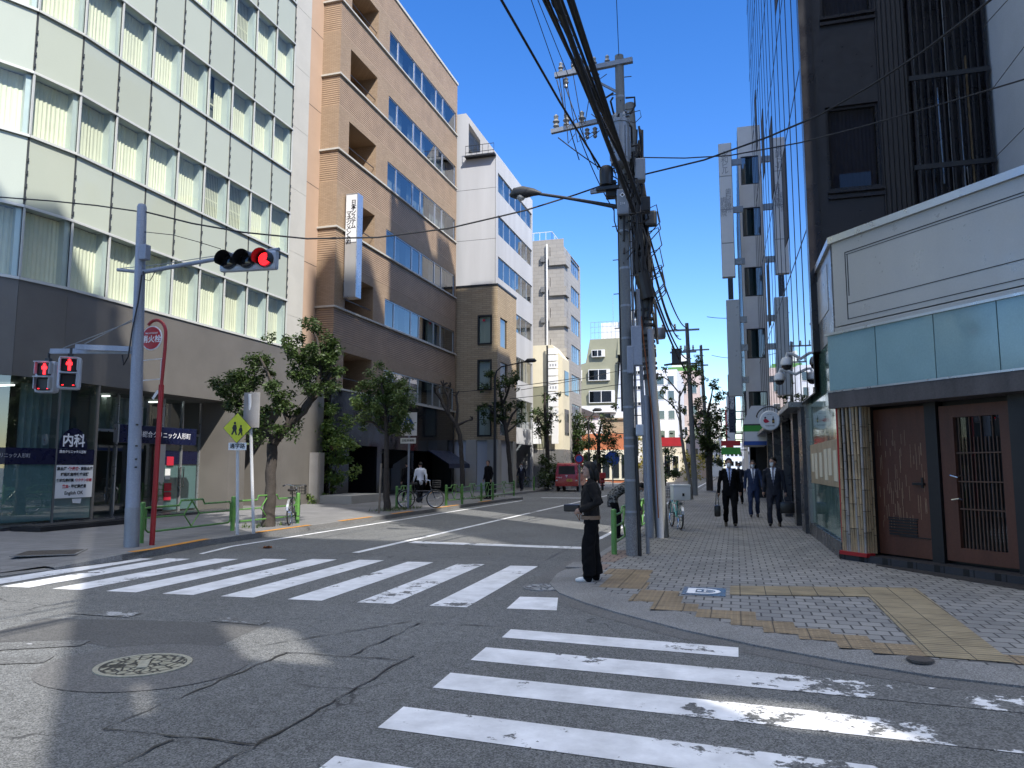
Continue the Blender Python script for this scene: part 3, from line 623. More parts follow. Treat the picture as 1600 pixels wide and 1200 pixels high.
line([('健診結果相談・','ink'),('ワクチン相談','ink_red')], 1.255, .088); line([('貧血','ink_red'),('・甲状腺疾患','ink')], 1.095, .098)
text('English OK', .13, 'ink', clinic, EX(15.855,.925,WX-.024), bold=.002, ext=.001)
b = MB(); b.slab([(WX-.045,15.85,.66),(WX-.045,16.1,.64),(WX-.045,16.12,.77),(WX-.045,15.83,.77)], (.006,0,0)); b.build('paper_note', 'sign_white', clinic)
# door bay
b = MB()
for yy in (16.5,18.4,19.35,20.25,20.3,21.2,22.08): b.bar((WX-1.22,yy,.13), (WX-1.22,yy,H0), .05, .07, up=(1,0,0))
for z in (2.7,): b.bar((WX-1.22,16.5,z), (WX-1.22,22.1,z), .06, .08)
b.build('shop_frame', 'aluminium', clinic)
for i in range(2):
    y0 = 20.32+i*.88; b = MB(); b.face([(WX-1.23,y0,.15),(WX-1.23,y0+.86,.15),(WX-1.23,y0+.86,2.66),(WX-1.23,y0,2.66)]); d = b.build('door', 'pane_shop', clinic)
    b = MB(); b.face([(WX-1.215,y0+.05,1.7),(WX-1.215,y0+.81,1.7),(WX-1.215,y0+.81,2.15),(WX-1.215,y0+.05,2.15)]); b.build('navy_film', 'navy', d)
    b = MB(); b.face([(WX-1.25,y0+.05,.2),(WX-1.25,y0+.81,.2),(WX-1.25,y0+.81,1.68),(WX-1.25,y0+.05,1.68)]); b.build('frosted_film', 'frosted', d)
    b = MB(); yh = y0+(.78 if i == 0 else .08); b.tube([(WX-1.22,yh,.95),(WX-1.14,yh,.95),(WX-1.14,yh,1.6),(WX-1.22,yh,1.6)], .015, 8); b.build('handle', 'chrome', d)
for (y0,y1,z0,z1,m) in ((20.55,20.85,1.66,1.95,'ink_red'),(20.5,20.72,1.2,1.55,'sign_white'),(20.48,20.8,.82,1.08,'ink_red'),(20.48,20.8,.52,.78,'ink_red')):
    b = MB(); b.box(WX-1.22,WX-1.20,y0,y1,z0,z1); b.build('door_notice', m, clinic)
for yy in (17.2,18.9,20.0): b = MB(); b.box(WX-1.3,WX-1.05,yy,yy+.28,.13,2.7); b.build('mirror_column', 'mirror_steel', clinic)
b = MB(); b.box(-17.1,-16.35,12.2,22.0,.10,.20); b.build('plinth', 'granite_dark', clinic)
b = MB(); b.box(-16.79,-16.3,22.15,22.95,.12,3.84); b.build('dark_pillar', 'granite_dark', clinic) if False else None
sg = thing('clinic_sign', 'long navy clinic sign board with white lettering above the recessed shop entrance', 'sign', (-16.85,18.85,2.58))
b = MB(); b.bbox((-16.85,18.85,2.56), .14, 3.2, .52, 0, .01); b.build('board', 'navy', sg)
b = MB(); b.box(-16.93,-16.78,17.2,17.25,2.3,2.82); b.build('end_cap', 'aluminium', sg)
text('内科総合クリニック人形町', .205, 'ink_white', sg, EX(18.95,2.56,-16.779), bold=.0)
t = thing('entrance_ramp', 'low black plate on the pavement in front of the clinic window', 'ramp', (-15.9,15,.12))
b = MB(); b.slab([(-16.2,13.6,.13),(-15.3,13.6,.13),(-15.35,16.2,.13),(-16.2,16.5,.13)], (0,0,.10)); b.build('plate', 'black', t)
b = MB(); b.slab([(-16.1,13.8,.232),(-15.45,13.8,.232),(-15.5,16.1,.232),(-16.1,16.3,.232)], (0,0,.012)); b.build('rubber_mat', 'rubber', t)
# ------------------------------------------------------------------ tan tiled office block
bro = thing('tiled_office', 'tan ribbed tile office block with ribbon windows and open corner balconies', 'building', (-16.8,28.9,0))
ZC = [5.05,8.67,12.3,15.92,19.5,23.1]; BX, BY = -16.8, 28.9; BL = 15.0
for nm, mt, sl in (('wall','tile_tan',0),('ribbed_wall','rib_tan',1)):
    b = MB()
    for i, z in enumerate(ZC):
        zt = ZC[i+1] if i < 5 else 26.6; za, zb = (z, z+2.12) if sl == 0 else (z+2.12, zt)
        hs = [(.95,3.7,z+.06,z+1.72,1.7),(5.0,14.75,z+.06,z+1.45,.14)] if sl == 0 else []
        b.wall((BX,BY), (0,1), BL, za, zb, hs, .14); b.wall((BX-1.25,BY), (1,0), 1.25, za, zb, [], .1)
        for h in hs[:1]: cap(b, (BX,BY), (0,1), h, 1.7)
    b.build(nm, mt, bro)
b = MB()
for z in ZC:
    b.box(BX-.05,BX+.09,BY-.09,BY+BL,z-.04,z+.04); b.box(BX-1.25,BX-.05,BY-.09,BY+.02,z-.04,z+.04)
b.box(BX-1.3,BX+.06,BY-.06,BY+BL+.05,26.6,26.75)
b.build('string_course', 'stone_pale', bro)
b = MB(); b.box(-34,BX-1.75,BY+.02,BY+BL,0,26.5); b.box(BX-1.8,BX-.2,BY+4.6,BY+BL,0,26.5) if False else None
for i, z in enumerate(ZC): b.box(BX-1.75,BX-.6,BY+4.3,BY+BL-.02,z-.6,z+3.0)
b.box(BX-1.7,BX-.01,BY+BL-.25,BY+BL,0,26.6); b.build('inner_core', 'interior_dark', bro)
def bwin(wd, h):
    b = MB(); e = .045
    for (y0,y1,z0,z1) in ((0,wd,0,e),(0,wd,h-e,h),(0,e,e,h-e),(wd-e,wd,e,h-e)): b.box(-.1,-.03,y0,y1,z0,z1)
    f = b.build('window', 'aluminium', None, local=True); f.parent = bro
    b = MB(); b.face([(-.06,e,e),(-.06,wd-e,e),(-.06,wd-e,h-e),(-.06,e,h-e)]); b.build('pane', 'pane_blue', f, local=True)
    b = MB(); n = int(wd/.06); 
    for i in range(n): 
        a0, a1 = wd*i/n, wd*(i+1)/n; s = .02*(i%2); 
        if i > n*.62 and wd > 1.5: break
        b.face([(-.42+s,a0,.0),(-.40-s,a1,.0),(-.40-s,a1,h),(-.42+s,a0,h)])
    b.build('curtain', 'curtain_grey', f, local=True); return f
wn, ww = bwin(1.1,1.36), bwin(2.12,1.36); used = set()
for z in ZC:
    y = 5.02
    for i in range(6):
        p = wn if i % 2 == 0 else ww
        o = p if p.name not in used else dup(p, bro); used.add(p.name)
        o.location = (0, y, z+.075); y += 1.11 if i % 2 == 0 else 2.13
for z in ZC: b = MB(); b.bar((BX-.1,BY+.97,z+.55), (BX-.1,BY+3.68,z+.55), .03, .03); b.build('balcony_rail', 'dark_metal', bro)
b = MB(); hs = [(1.7,4.5,0,2.6,1.6),(5.0,14.6,0,2.5,1.4)]
b.wall((BX-.02,BY), (0,1), BL, 0, 5.02, hs, 1.4); b.wall((BX-1.25,BY+.01), (1,0), 1.23, 0, 5.02, [], .1); b.build('polished_base', 'black_stone', bro)
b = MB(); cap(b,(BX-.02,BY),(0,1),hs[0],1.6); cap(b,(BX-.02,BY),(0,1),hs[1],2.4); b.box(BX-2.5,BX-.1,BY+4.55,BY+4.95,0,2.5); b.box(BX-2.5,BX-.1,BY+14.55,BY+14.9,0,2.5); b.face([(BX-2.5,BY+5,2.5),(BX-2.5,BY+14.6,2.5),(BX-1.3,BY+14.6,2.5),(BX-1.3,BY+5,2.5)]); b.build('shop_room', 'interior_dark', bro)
b = MB(); b.face([(BX-1.3,BY+5,.15),(BX-1.3,BY+14.6,.15),(BX-1.3,BY+14.6,2.5),(BX-1.3,BY+5,2.5)]); b.build('shop_window', 'pane_dark', bro)
plain('door_navy', (.012,.02,.05), .35, var=.1); b = MB(); b.bbox((BX-1.55,BY+3.1,1.3), .06, 2.7, 2.5, 0, .01); d = b.build('door', 'door_navy', bro)
b = MB(); b.box(BX-1.52,BX-1.5,BY+3.5,BY+3.8,1.35,1.7); b.build('door_plate', 'sign_white', d)
b = MB(); b.slab([(BX-.05,BY+10.9,2.55),(BX-.05,BY+14.3,2.55),(BX+1.25,BY+14.3,1.75),(BX+1.25,BY+10.9,1.75)], (0,0,.05)); b.slab([(BX+1.25,BY+10.9,1.75),(BX+1.25,BY+14.3,1.75),(BX+1.25,BY+14.3,1.55),(BX+1.25,BY+10.9,1.55)], (.02,0,0)); b.build('awning', 'door_navy', bro)
b = MB(); b.box(-19.0,-17.72,26.45,28.9,0,25.5); pk = b.build('plaster_return', 'plaster_pink', bro)
b = MB()
for z in range(6): b.box(-17.73,-17.715,26.45,28.88,6.9+z*3.6,6.92+z*3.6)
b.build('joint', 'gasket', bro)
# projecting sign
sg = thing('projecting_sign', 'tall white blade sign with black vertical Japanese lettering on the tan tiled block', 'sign', (-16.45,29.85,9.2))
b = MB(); b.bbox((-16.43,29.85,11.62), .62, .5, 4.85, 0, .015); b.build('casing', 'aluminium', sg)
b = MB(); b.box(-16.70,-16.16,29.585,29.595,11.75,13.97); b.build('face_panel', 'sign_white', sg)
b = MB(); b.box(-16.70,-16.16,29.585,29.595,9.26,11.70); b.build('blank_panel', 'panel_grey', sg)
for z in (9.7,13.4):
    b = MB(); b.box(-17.0,-16.73,29.7,30.0,z,z+.4); b.build('bracket', 'aluminium', sg)
SF = lambda x, z: frame((x,29.583,z), (1,0,0), (0,-1,0))
text('日本システム', .27, 'ink', sg, SF(-16.32,13.03), bold=.006, vertical=True); text('マネジメント㈱', .27, 'ink', sg, SF(-16.55,12.42), bold=.006, vertical=True)
# ------------------------------------------------------------------ grey concrete block with the beige tiled lower corner
b2 = thing('concrete_office', 'pale grey concrete office block with sloping top and beige tiled lower corner', 'building', (-14.3,44.5,0))
X0, Y0, L0 = -14.3, 44.5, 9.1
b = MB()
EH = [(.4,8.9,19.45,20.75),(.45,8.9,16.6,17.9),(.45,8.9,13.75,15.15),(4.4,8.9,10.9,12.2),(4.4,8.9,7.6,9.2),(4.4,8.9,4.3,6.3),(4.6,8.8,0,3.2)]
b.wall((X0,Y0), (0,1), L0, 0, 21.9, EH, .15)
b.face([(X0-8,Y0,0),(X0,Y0,0),(X0,Y0,21.9),(X0-2.1,Y0,24.9),(X0-8,Y0,24.9)]); b.face([(X0,Y0+L0,0),(X0-8,Y0+L0,0),(X0-8,Y0+L0,24.9),(X0-2.1,Y0+L0,24.9),(X0,Y0+L0,21.9)])
b.face([(X0,Y0,21.9),(X0,Y0+L0,21.9),(X0-2.1,Y0+L0,24.9),(X0-2.1,Y0,24.9)]); b.face([(X0-2.1,Y0,24.9),(X0-2.1,Y0+L0,24.9),(X0-8,Y0+L0,24.9),(X0-8,Y0,24.9)])
b.build('wall', 'concrete', b2)
b = MB()
for z in (12.0,16.2,19.6): b.box(X0-8,X0+.003,Y0-.004,Y0+.01,z,z+.02)
b.box(X0-.06,X0-.04,Y0-.004,Y0,13.2,21.8); b.build('joint', 'gasket', b2)
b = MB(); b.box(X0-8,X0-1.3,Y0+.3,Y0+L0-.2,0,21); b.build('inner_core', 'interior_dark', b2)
def ribbon(par, x, ya, yb, za, zb, n, d=.1, mat='pane_blue', fm='aluminium', blind=True, rr=random.Random(4)):
    w_ = (yb-ya)/n
    for i in range(n):
        a, c = ya+i*w_, ya+(i+1)*w_; b = MB(); e = .05
        for q in ((a,c,za,za+e),(a,c,zb-e,zb),(a,a+e,za+e,zb-e),(c-e,c,za+e,zb-e)): b.box(x-d-.05,x-d+.02,*q)
        f = b.build('window', fm, par)
        b = MB(); b.face([(x-d,a+e,za+e),(x-d,c-e,za+e),(x-d,c-e,zb-e),(x-d,a+e,zb-e)]); b.build('pane', mat, f)
        if blind and rr.random() < .7:
            b = MB(); b.face([(x-d-.25,a,za),(x-d-.25,c-rr.random()*.8*w_,za),(x-d-.25,c-rr.random()*.5*w_,zb),(x-d-.25,a,zb)]); b.build('blind', 'curtain_grey', f)
for h in EH[:-1]: ribbon(b2, X0, Y0+h[0], Y0+h[1], h[2], h[3], 6 if h[0] < 1 else 3, .08)
bt = MB(); bt.wall((X0+.16,Y0-.16), (0,1), 4.25, 3.3, 13.1, [(.6,2.2,9.25,11.15),(.6,2.2,6.4,8.3),(.6,2.2,3.6,5.5)], .3)
bt.wall((X0-8,Y0-.16), (1,0), 8.16, 3.3, 13.1, [(6.85,7.8,9.3,11.2),(6.85,7.8,6.4,8.35),(6.85,7.8,3.5,5.45)], .14)
bt.face([(X0+.16,Y0-.16,13.1),(X0+.16,Y0+4.09,13.1),(X0,Y0+4.09,13.1),(X0,Y0-.16,13.1)]); bt.face([(X0+.16,Y0+4.09,3.3),(X0,Y0+4.09,3.3),(X0,Y0+4.09,13.1),(X0+.16,Y0+4.09,13.1)]); bt.face([(X0-8,Y0-.16,13.1),(X0+.16,Y0-.16,13.1),(X0+.16,Y0,13.1),(X0-8,Y0,13.1)])
bt.build('tiled_corner', 'tile_beige', b2)
b = MB(); b.box(X0-8,X0+.2,Y0-.2,Y0-.155,13.08,13.2); b.box(X0+.155,X0+.2,Y0-.155,Y0+4.1,13.08,13.2)
b.build('dark_flashing', 'dark_metal', b2)
for z0, z1 in ((9.3,11.2),(6.4,8.35),(3.5,5.45)):
    x0, x1 = X0-1.15, X0-.2; y = Y0-.16; b = MB()
    for q in ((x0,x1,z0,z0+.1),(x0,x1,z1-.1,z1),(x0,x0+.1,z0+.1,z1-.1),(x1-.1,x1,z0+.1,z1-.1)): b.box(q[0],q[1],y-.06,y+.1,q[2],q[3])
    f = b.build('window', 'black', b2)
    b = MB(); b.face([(x0+.1,y+.05,z0+.1),(x1-.1,y+.05,z0+.1),(x1-.1,y+.05,z1-.1),(x0+.1,y+.05,z1-.1)]); b.build('pane', 'pane', f)
    b = MB(); b.box(x0+.1,x1-.1,y+.14,y+.15,z0+.1,z1-.1); b.box(x0+.45,x0+.47,y+.02,y+.04,z0+.1,z1-.1); b.build('blind', 'spandrel' if z0 > 9 else 'curtain_grey', f)
    b = MB(); b.box(x0+.02,x0+.02,y,y,z0,z1)
    ribbon(b2, X0+.16, Y0+.44, Y0+2.04, z0-.05, z1-.05, 1, .1, 'pane_blue', 'dark_metal')
b = MB(); b.bbox((X0-.72,Y0-.245,10.85), .16, .01, .14, rad(0)); b.build('red_mark', 'ink_red', b2)
for q in ((X0-8,X0-3.2,Y0-.1,Y0+.2,0,3.28),(X0-1.9,X0-1.2,Y0-.16,Y0+.5,0,3.3),(X0-.5,X0+.16,Y0-.16,Y0+.6,0,3.3),(X0-.5,X0+.16,Y0+3.3,Y0+4.1,0,3.3)): b = MB(); b.box(*q); b.build('ground_pier', 'concrete_warm', b2)
b = MB(); b.box(X0-3.2,X0+.05,Y0+1.0,Y0+1.1,0,3.3); b.build('entrance_wall', 'concrete_warm', b2)
b = MB(); b.face([(X0-1.9,Y0-.01,22.1),(X0-1.1,Y0-.01,22.1),(X0-1.1,Y0-.01,22.9),(X0-1.9,Y0-.01,24.2)]); b.build('top_window', 'pane_dark', b2)
b = MB()
for z in (22.0,22.45): b.bar((X0-2.0,Y0-.35,z), (X0-.05,Y0-.35,z), .03, .03)
for i in range(6): b.bar((X0-2.0+i*.39,Y0-.35,21.8), (X0-2.0+i*.39,Y0-.35,22.45), .02, .02)
b.box(X0-2.05,X0,Y0-.4,Y0,21.7,21.8); b.build('top_rail', 'dark_metal', b2)
# ------------------------------------------------------------------ narrow cream building with the stacked tenant signs
cr = thing('cream_building', 'narrow cream building with an arched bay and a column of tenant signs', 'building', (-12.1,54,0))
b = MB(); b.face([(-15,53.9,0),(-12.1,53.9,0),(-12.1,53.9,9.7),(-12.9,53.9,10.7),(-15,53.9,10.7)]); b.face([(-12.1,53.9,0),(-12.1,56.2,0),(-12.1,56.2,9.7),(-12.1,53.9,9.7)])
b.face([(-12.1,53.9,9.7),(-12.1,56.2,9.7),(-12.9,56.2,10.7),(-12.9,53.9,10.7)]); b.face([(-12.9,53.9,10.7),(-12.9,56.2,10.7),(-15,56.2,10.7),(-15,53.9,10.7)]); b.build('wall', 'cream', cr)
for z0, z1 in ((7.0,8.8),(4.0,5.9)): b = MB(); b.box(-12.2,-12.06,54.4,55.8,z0,z1); b.build('window', 'pane_dark', cr)
b = MB(); b.box(-14.9,-12.05,53.82,56.2,0,2.9); b.build('shop_base', 'panel_mid', cr)
b = MB(); b.box(-14.9,-13.2,53.86,53.9,3.0,7.6); b.build('olive_panel', 'olive', cr)
tw = thing('tenant_sign', 'vertical stack of white tenant name boards on the cream building', 'sign', (-12.8,53.6,3.5))
b = MB(); b.bar((-13.2,53.6,3.4), (-13.2,53.6,10.6), .1, .12); b.build('post', 'dark_metal', tw)
zz = 10.4; rr = random.Random(9)
for i, h in enumerate((.5,.5,.55,.55,.55,.6,.6,.55,.6,1.5)):
    b = MB(); b.bbox((-12.75,53.6,zz-h/2), .74, .12, h-.06, 0, .01); o = b.build('board', 'sign_white', tw)
    if i in (2,5,9):
        b = MB(); 
        for q in range(3): b.box(-13.0+q*.2,-12.9+q*.2,53.53,53.538,zz-h*.65,zz-h*.35)
        b.build('lettering', 'ink_grey', o)
    zz -= h
b = MB(); b.bbox((-12.62,53.5,4.15), .5, .1, 1.7, 0, .01); b.build('board', 'sign_white', tw)
o = MB(); o.bbox((-13.95,53.4,4.1), .6, .12, 1.6, 0, .01); tag(o.build('shop_sign', 'sign_white', loc=(-13.95,53.4,4.1)), 'blank white upright shop sign beside the pollarded tree', 'sign')
# ------------------------------------------------------------------ grey tiled apartment block with corner balconies
ap = thing('apartment_block', 'grey tiled apartment block with corner balconies and a white down pipe', 'building', (-12.5,56.4,0))
b = MB(); ZB = [8.0,10.45,12.9,15.35,17.8]
b.wall((-16,56.4), (1,0), 3.5, 0, 19.6, [(2.35,3.5,z-.1,z+1.15,1.2) for z in ZB[1:]], 1.2)
b.wall((-12.5,56.4), (0,1), 6.5, 0, 18.6, [(2.6,6.1,z-.3,z+1.1,.15) for z in ZB] + [(0,1.1,z-.1,z+1.15,1.1) for z in ZB[1:]] + [(2.6,6.1,z,z+1.5,.15) for z in (5.2,2.6)], .15)
b.face([(-12.5,56.4,18.6),(-12.5,62.9,18.6),(-13.4,62.9,19.6),(-13.4,56.4,19.6)]); b.face([(-13.4,56.4,19.6),(-13.4,62.9,19.6),(-16,62.9,19.6),(-16,56.4,19.6)]); b.build('wall', 'tile_grey', ap)
b = MB(); b.box(-16,-13.65,57.6,62.8,0,18.5); b.box(-13.65,-12.8,58.2,62.8,0,18.5); b.build('inner_core', 'interior_pale', ap)
for z in ZB[1:]:
    b = MB(); b.box(-13.65,-12.3,56.2,57.5,z-.35,z-.1); b.box(-12.42,-12.3,56.2,57.5,z-.1,z+.35); b.box(-13.65,-12.42,56.2,56.32,z-.1,z+.35); k = b.build('balcony', 'tile_grey', ap)
    b = MB(); b.bbox((-13.25,57.1,z+.1), .5, .3, .5, 0, .02); b.build('cooling_unit', 'white_paint', k)
    b = MB(); b.bbox((-14.2,56.3,z+.2), .3, .25, .45, 0, .02); b.build('wall_vent', 'panel_mid', ap)
for z in ZB: ribbon(ap, -12.5, 59.0, 62.5, z-.3, z+1.1, 4, .08)
for z in (5.2,2.6): ribbon(ap, -12.5, 59.0, 62.5, z, z+1.5, 4, .08)
b = MB(); b.tube([(-13.85,56.25,9.5),(-13.85,56.25,19.2)], .07, 8); b.build('down_pipe', 'white_paint', ap)
b = MB()
for x in range(5): b.bar((-15.5+x*.5,56.6,19.6), (-15.5+x*.5,56.6,20.3), .03, .03)
for y in range(6): b.bar((-13.5,56.6+y,19.6), (-13.5,56.6+y,20.3), .03, .03)
b.bar((-16,56.6,20.3),(-13.5,56.6,20.3),.04,.04); b.bar((-13.5,56.6,20.3),(-13.5,62,20.3),.04,.04); b.build('roof_rail', 'white_paint', ap)
# ------------------------------------------------------------------ further buildings closing the view
def block(name, label, x0, x1, y0, y1, h, wm, wins, pm='pane_dark', extra=None, side=None):
    t = thing(name, label, 'building', ((x0+x1)/2, y0, 0))
    b = MB(); b.box(x0,x1,y0,y1,0,h); b.build('wall', wm, t)
    for (xa,xb,za,zb) in wins:
        b = MB(); b.box(xa-.06,xb+.06,y0-.06,y0+.05,za-.06,zb+.06); f = b.build('window', 'trim_white', t)
        b = MB(); b.box(xa,xb,y0-.075,y0-.062,za,zb); b.box((xa+xb)/2-.02,(xa+xb)/2+.02,y0-.085,y0-.076,za,zb); b.build('pane', pm, f)
    for (ya,yb,za,zb) in (side or []):
        b = MB(); b.box(x1-.04,x1+.03,ya,yb,za,zb); b.build('window', pm, t)
    return t
ol = thing('olive_flats', 'white apartment house with a sloping olive upper facade and rooftop tank fence', 'building', (-14,88,0))
b = MB(); zt = 17.2
b.slab([(-18.6,88,0),(-9.2,88,0),(-9.2,88,8.0),(-18.6,88,8.0)], (0,12,0)); b.build('wall', 'trim_white', ol)
b = MB(); b.slab([(-18.6,88.3,8.0),(-13.2,88.3,8.0),(-13.2,89.2,17.1),(-16.6,89.2,17.1),(-17.1,88.9,14.2),(-18.6,88.9,13.8)], (0,9,0)); b.build('sloping_front', 'olive', ol)
b = MB(); b.slab([(-13.3,88.0,8.0),(-9.4,88.0,8.0),(-9.4,88.0,15.0),(-12.7,88.0,15.0)], (0,9,0)); b.build('stair_tower', 'pale_blue', ol)
b = MB(); b.slab([(-13.2,88.7,15.0),(-9.4,88.7,15.0),(-9.4,89.2,17.1),(-13.2,89.2,17.1)], (0,8,0)); b.build('sloping_front', 'olive', ol)
for z in (9.0,10.9,12.7,14.0): 
    b = MB(); b.box(-11.9,-10.4,87.9,88.02,z-.25,z+.2); f = b.build('window', 'trim_white', ol); b = MB()
    for q in range(4): b.box(-11.85+q*.37,-11.55+q*.37,87.88,87.899,z-.2,z+.15)
    b.build('pane', 'pane_dark', f)
for x0, x1, z0, z1, yy in ((-16.2,-14.8,14.9,15.6,88.65),(-16.6,-14.2,12.0,13.2,88.5),(-18.3,-17.6,12.0,13.2,88.5),(-16.5,-13.6,9.3,10.6,88.2),(-17.0,-13.7,6.3,7.9,87.9),(-14.6,-13.5,4.6,5.6,87.9),(-18.4,-17.8,9.3,10.5,88.2)):
    b = MB(); b.box(x0-.08,x1+.08,yy-.15,yy+.3,z0-.08,z1+.08); f = b.build('window', 'trim_white', ol)
    b = MB(); b.box(x0,(x0+x1)/2-.1,yy-.17,yy-.151,z0,z1); b.box((x0+x1)/2,x1-.3,yy-.17,yy-.151,z0,z1); b.build('pane', 'pane_dark', f)
for z in (8.1,5.5): 
    b = MB(); b.box(-18.5,-13.3,86.9,88,z-.1,z+.0); b.box(-18.5,-13.3,86.9,87.0,z,z+.7); b.build('balcony', 'trim_white', ol)
b = MB(); b.box(-15.5,-10.2,91,96,17.2,19.4); b.box(-12.9,-9.7,90.5,95,19.4,20.6); b.build('roof_plant', 'trim_white', ol)
b = MB(); b.box(-11.5,-10.6,90.4,90.5,19.7,20.2); b.build('pane', 'pane_dark', ol)
b = MB()
for q in range(14): b.bar((-16.5+q*.5,89.3,17.1), (-16.5+q*.5,89.3,19.2), .04, .04)
for z in (17.9,18.6,19.2): b.bar((-16.5,89.3,z), (-9.6,89.3,z), .04, .04)
b.tube([(-14,91,19),(-14,91,23)], .03, 5); b.build('roof_fence', 'aluminium', ol)
hs = thing('low_house', 'small white house with a brown pitched roof below the olive flats', 'house', (-16.4,82,0))
b = MB(); b.box(-18.2,-14.4,82,86,0,7.2); b.build('wall', 'trim_white', hs); b = MB(); b.slab([(-18.5,81.7,7.2),(-14.2,81.7,7.2),(-14.2,81.7,7.35),(-16.4,81.7,8.2),(-18.5,81.7,7.9)], (0,4.6,0)); b.build('roof', 'fascia_wood', hs)
ot = thing('terracotta_shop', 'low terracotta red shop building with an orange upper storey', 'building', (-13.5,78,0))
b = MB(); b.box(-16.9,-10.2,78,81.5,0,5.1); b.build('wall', 'terracotta', ot)
b = MB(); b.box(-13.4,-11.0,78.6,81.4,5.1,6.6); b.box(-13.6,-10.8,78.4,81.5,6.6,6.75); b.build('upper_storey', 'ochre' if 'ochre' in M_ else 'tile_beige', ot)
b = MB(); b.box(-16.6,-10.4,77.9,78.0,.3,3.4); b.build('shop_front', 'cream', ot)
for q in range(6):
    b = MB(); b.box(-16.3+q,-15.6+q,77.84,77.9,.5,2.9); b.build('window', 'pane_dark', ot)
block('white_office', 'plain white office block with small windows right of the olive flats', -9.3,-6.5,92,104,13.4,'pale_blue', [(-8.9+.0,-8.1,z,z+1) for z in (2.6,5,7.4,9.8,11.6)] + [(-7.6,-6.9,z,z+1) for z in (2.6,5,7.4,9.8,11.6)])
pk = block('pink_flats', 'pale pinkish flats with a tall red vertical shop sign on their corner', -9.2,-4.6,108,128,15.2,'pink_wall', [(-8.6+i*1.4,-7.8+i*1.4,z,z+1.2) for i in range(3) for z in (3,6,9,12)], side=[(110+i*3,111.6+i*3,z,z+1.3) for i in range(5) for z in (3,6,9,12)])
b = MB(); b.box(-8.4,-6.2,109,114,15.2,17.6); b.build('roof_hut', 'trim_white', pk); b = MB(); b.box(-8.9,-5,108.3,118,15.2,15.8); b.build('roof_green', 'green_paint', pk)
gb_ = block('grey_shop_block', 'cream shop block with a dark red fascia seen between the two poles', -8.7,-5.6,84,91,4.8,'cream', [(-8.4+i*.9,-7.8+i*.9,.6,2.8) for i in range(3)])
b = MB(); b.box(-8.75,-5.55,83.9,83.99,3.9,4.85); b.build('fascia', 'red_paint', gb_)
block('white_tower', 'far pale tower closing the left side of the street', -5.3,-2.4,135,160,12.8,'trim_white', [(-5+i*.9,-4.5+i*.9,z,z+1.2) for i in range(3) for z in (2.5,5,7.5,10)])
block('far_block', 'farthest pale block low on the horizon of the street', -3.2,6,240,260,9.0,'pale_blue', [(-2.6+i*1.2,-1.8+i*1.2,z,z+1.4) for i in range(6) for z in (2,5)])
for (px,py,y,w_,h,n,s,lab) in ((1058,672,100,1.2,5.2,'red_sign','ﾜｲｺｽ','tall red vertical shop sign with white characters on the pinkish flats'),):
    p = Q(px,py,y); t = thing('vertical_sign', lab, 'sign', (p.x,p.y,p.z-h/2))
    b = MB(); b.bbox(p, w_, .4, h, 0, .02); b.build('casing', n, t); b = MB(); b.bar((p.x-w_*2,p.y+8,p.z+1),(p.x,p.y+.1,p.z+1),.1,.1); b.build('bracket', 'dark_metal', t)
    text('タイムズ', 1.2, 'ink_white', t, frame((p.x,p.y-.23,p.z), (1,0,0), (0,-1,0)), vertical=True)
# ------------------------------------------------------------------ right side: corner restaurant podium
CC = Vector((1.72,13.9)); CD = Vector((.6214,-.7835)); CN = Vector((-.7835,-.6214))   # chamfer line and its outward normal
def CP(s, z, d=0.): q = CC + CD*s + CN*d; return Vector((q.x,q.y,z))
co_ = thing('corner_restaurant', 'corner restaurant with cut-off corner, pale metal panels, teal glass band and brown wooden doors', 'building', (1.72,13.9,.06))
CL = 4.6; CE = CP(CL,0)
def cslab(b, s0, s1, z0, z1, d0, d1, m=0): b.slab([CP(s0,z0,d0),CP(s1,z0,d0),CP(s1,z1,d0),CP(s0,z1,d0)], CN.to_3d()*(d1-d0), m)
b = MB(); cslab(b,.02,CL,4.02,5.50,-.3,0.0); cslab(b,.0,CL,3.9,4.0,-.3,.0)
b.build('panel', 'panel_grey', co_)
b = MB(); cslab(b,-.03,CL,5.5,5.62,-.35,.05); b.build('coping', 'aluminium', co_)
b = MB(); cslab(b,.30,CL,5.26,5.275,0,.006); cslab(b,.30,.315,4.10,5.26,0,.006); cslab(b,.33,CL,5.22,5.23,0,.005); cslab(b,.345,.36,4.5,5.22,0,.005); cslab(b,.315,CL,4.36,4.372,0,.006); cslab(b,.315,CL,4.1,4.112,0,.006)
b.build('panel_groove', 'dark_metal', co_)
js = [-.06,.95,2.0,2.97,3.9,CL]
for a, c in zip(js, js[1:]):
    b = MB(); cslab(b,a+.008,c-.008,2.90,3.86,-.02,.12); b.build('glass_panel', 'teal_glass', co_)
b = MB(); cslab(b,-.09,CL,3.86,3.90,-.3,.15); cslab(b,-.09,CL,2.87,2.90,-.3,.15); b.build('band_trim', 'aluminium', co_)
b = MB(); cslab(b,-.08,CL,2.60,2.87,-2.2,.14); b.build('fascia', 'fascia_wood', co_)
RD = -.30
def dslab(b, s0, s1, *r): cslab(b, s0-.2, s1-.2, *r)
def CQ(s, z, d=0.): return CP(s-.2, z, d)
                                                     # the doors stand back under the soffit
b = MB(); dslab(b,.3,CL+.6,.16,2.6,RD-.4,RD-.12); b.build('recess_wall', 'door_dark', co_)
b = MB(); cslab(b,-.12,CL,.06,.17,-.9,.02); b.build('step', 'dark_pavers', co_)
def cdoor(s0, s1, z0, z1, mat, nm):
    b = MB(); dslab(b,s0,s1,z0,z1,RD-.1,RD); return b.build(nm, mat, co_)
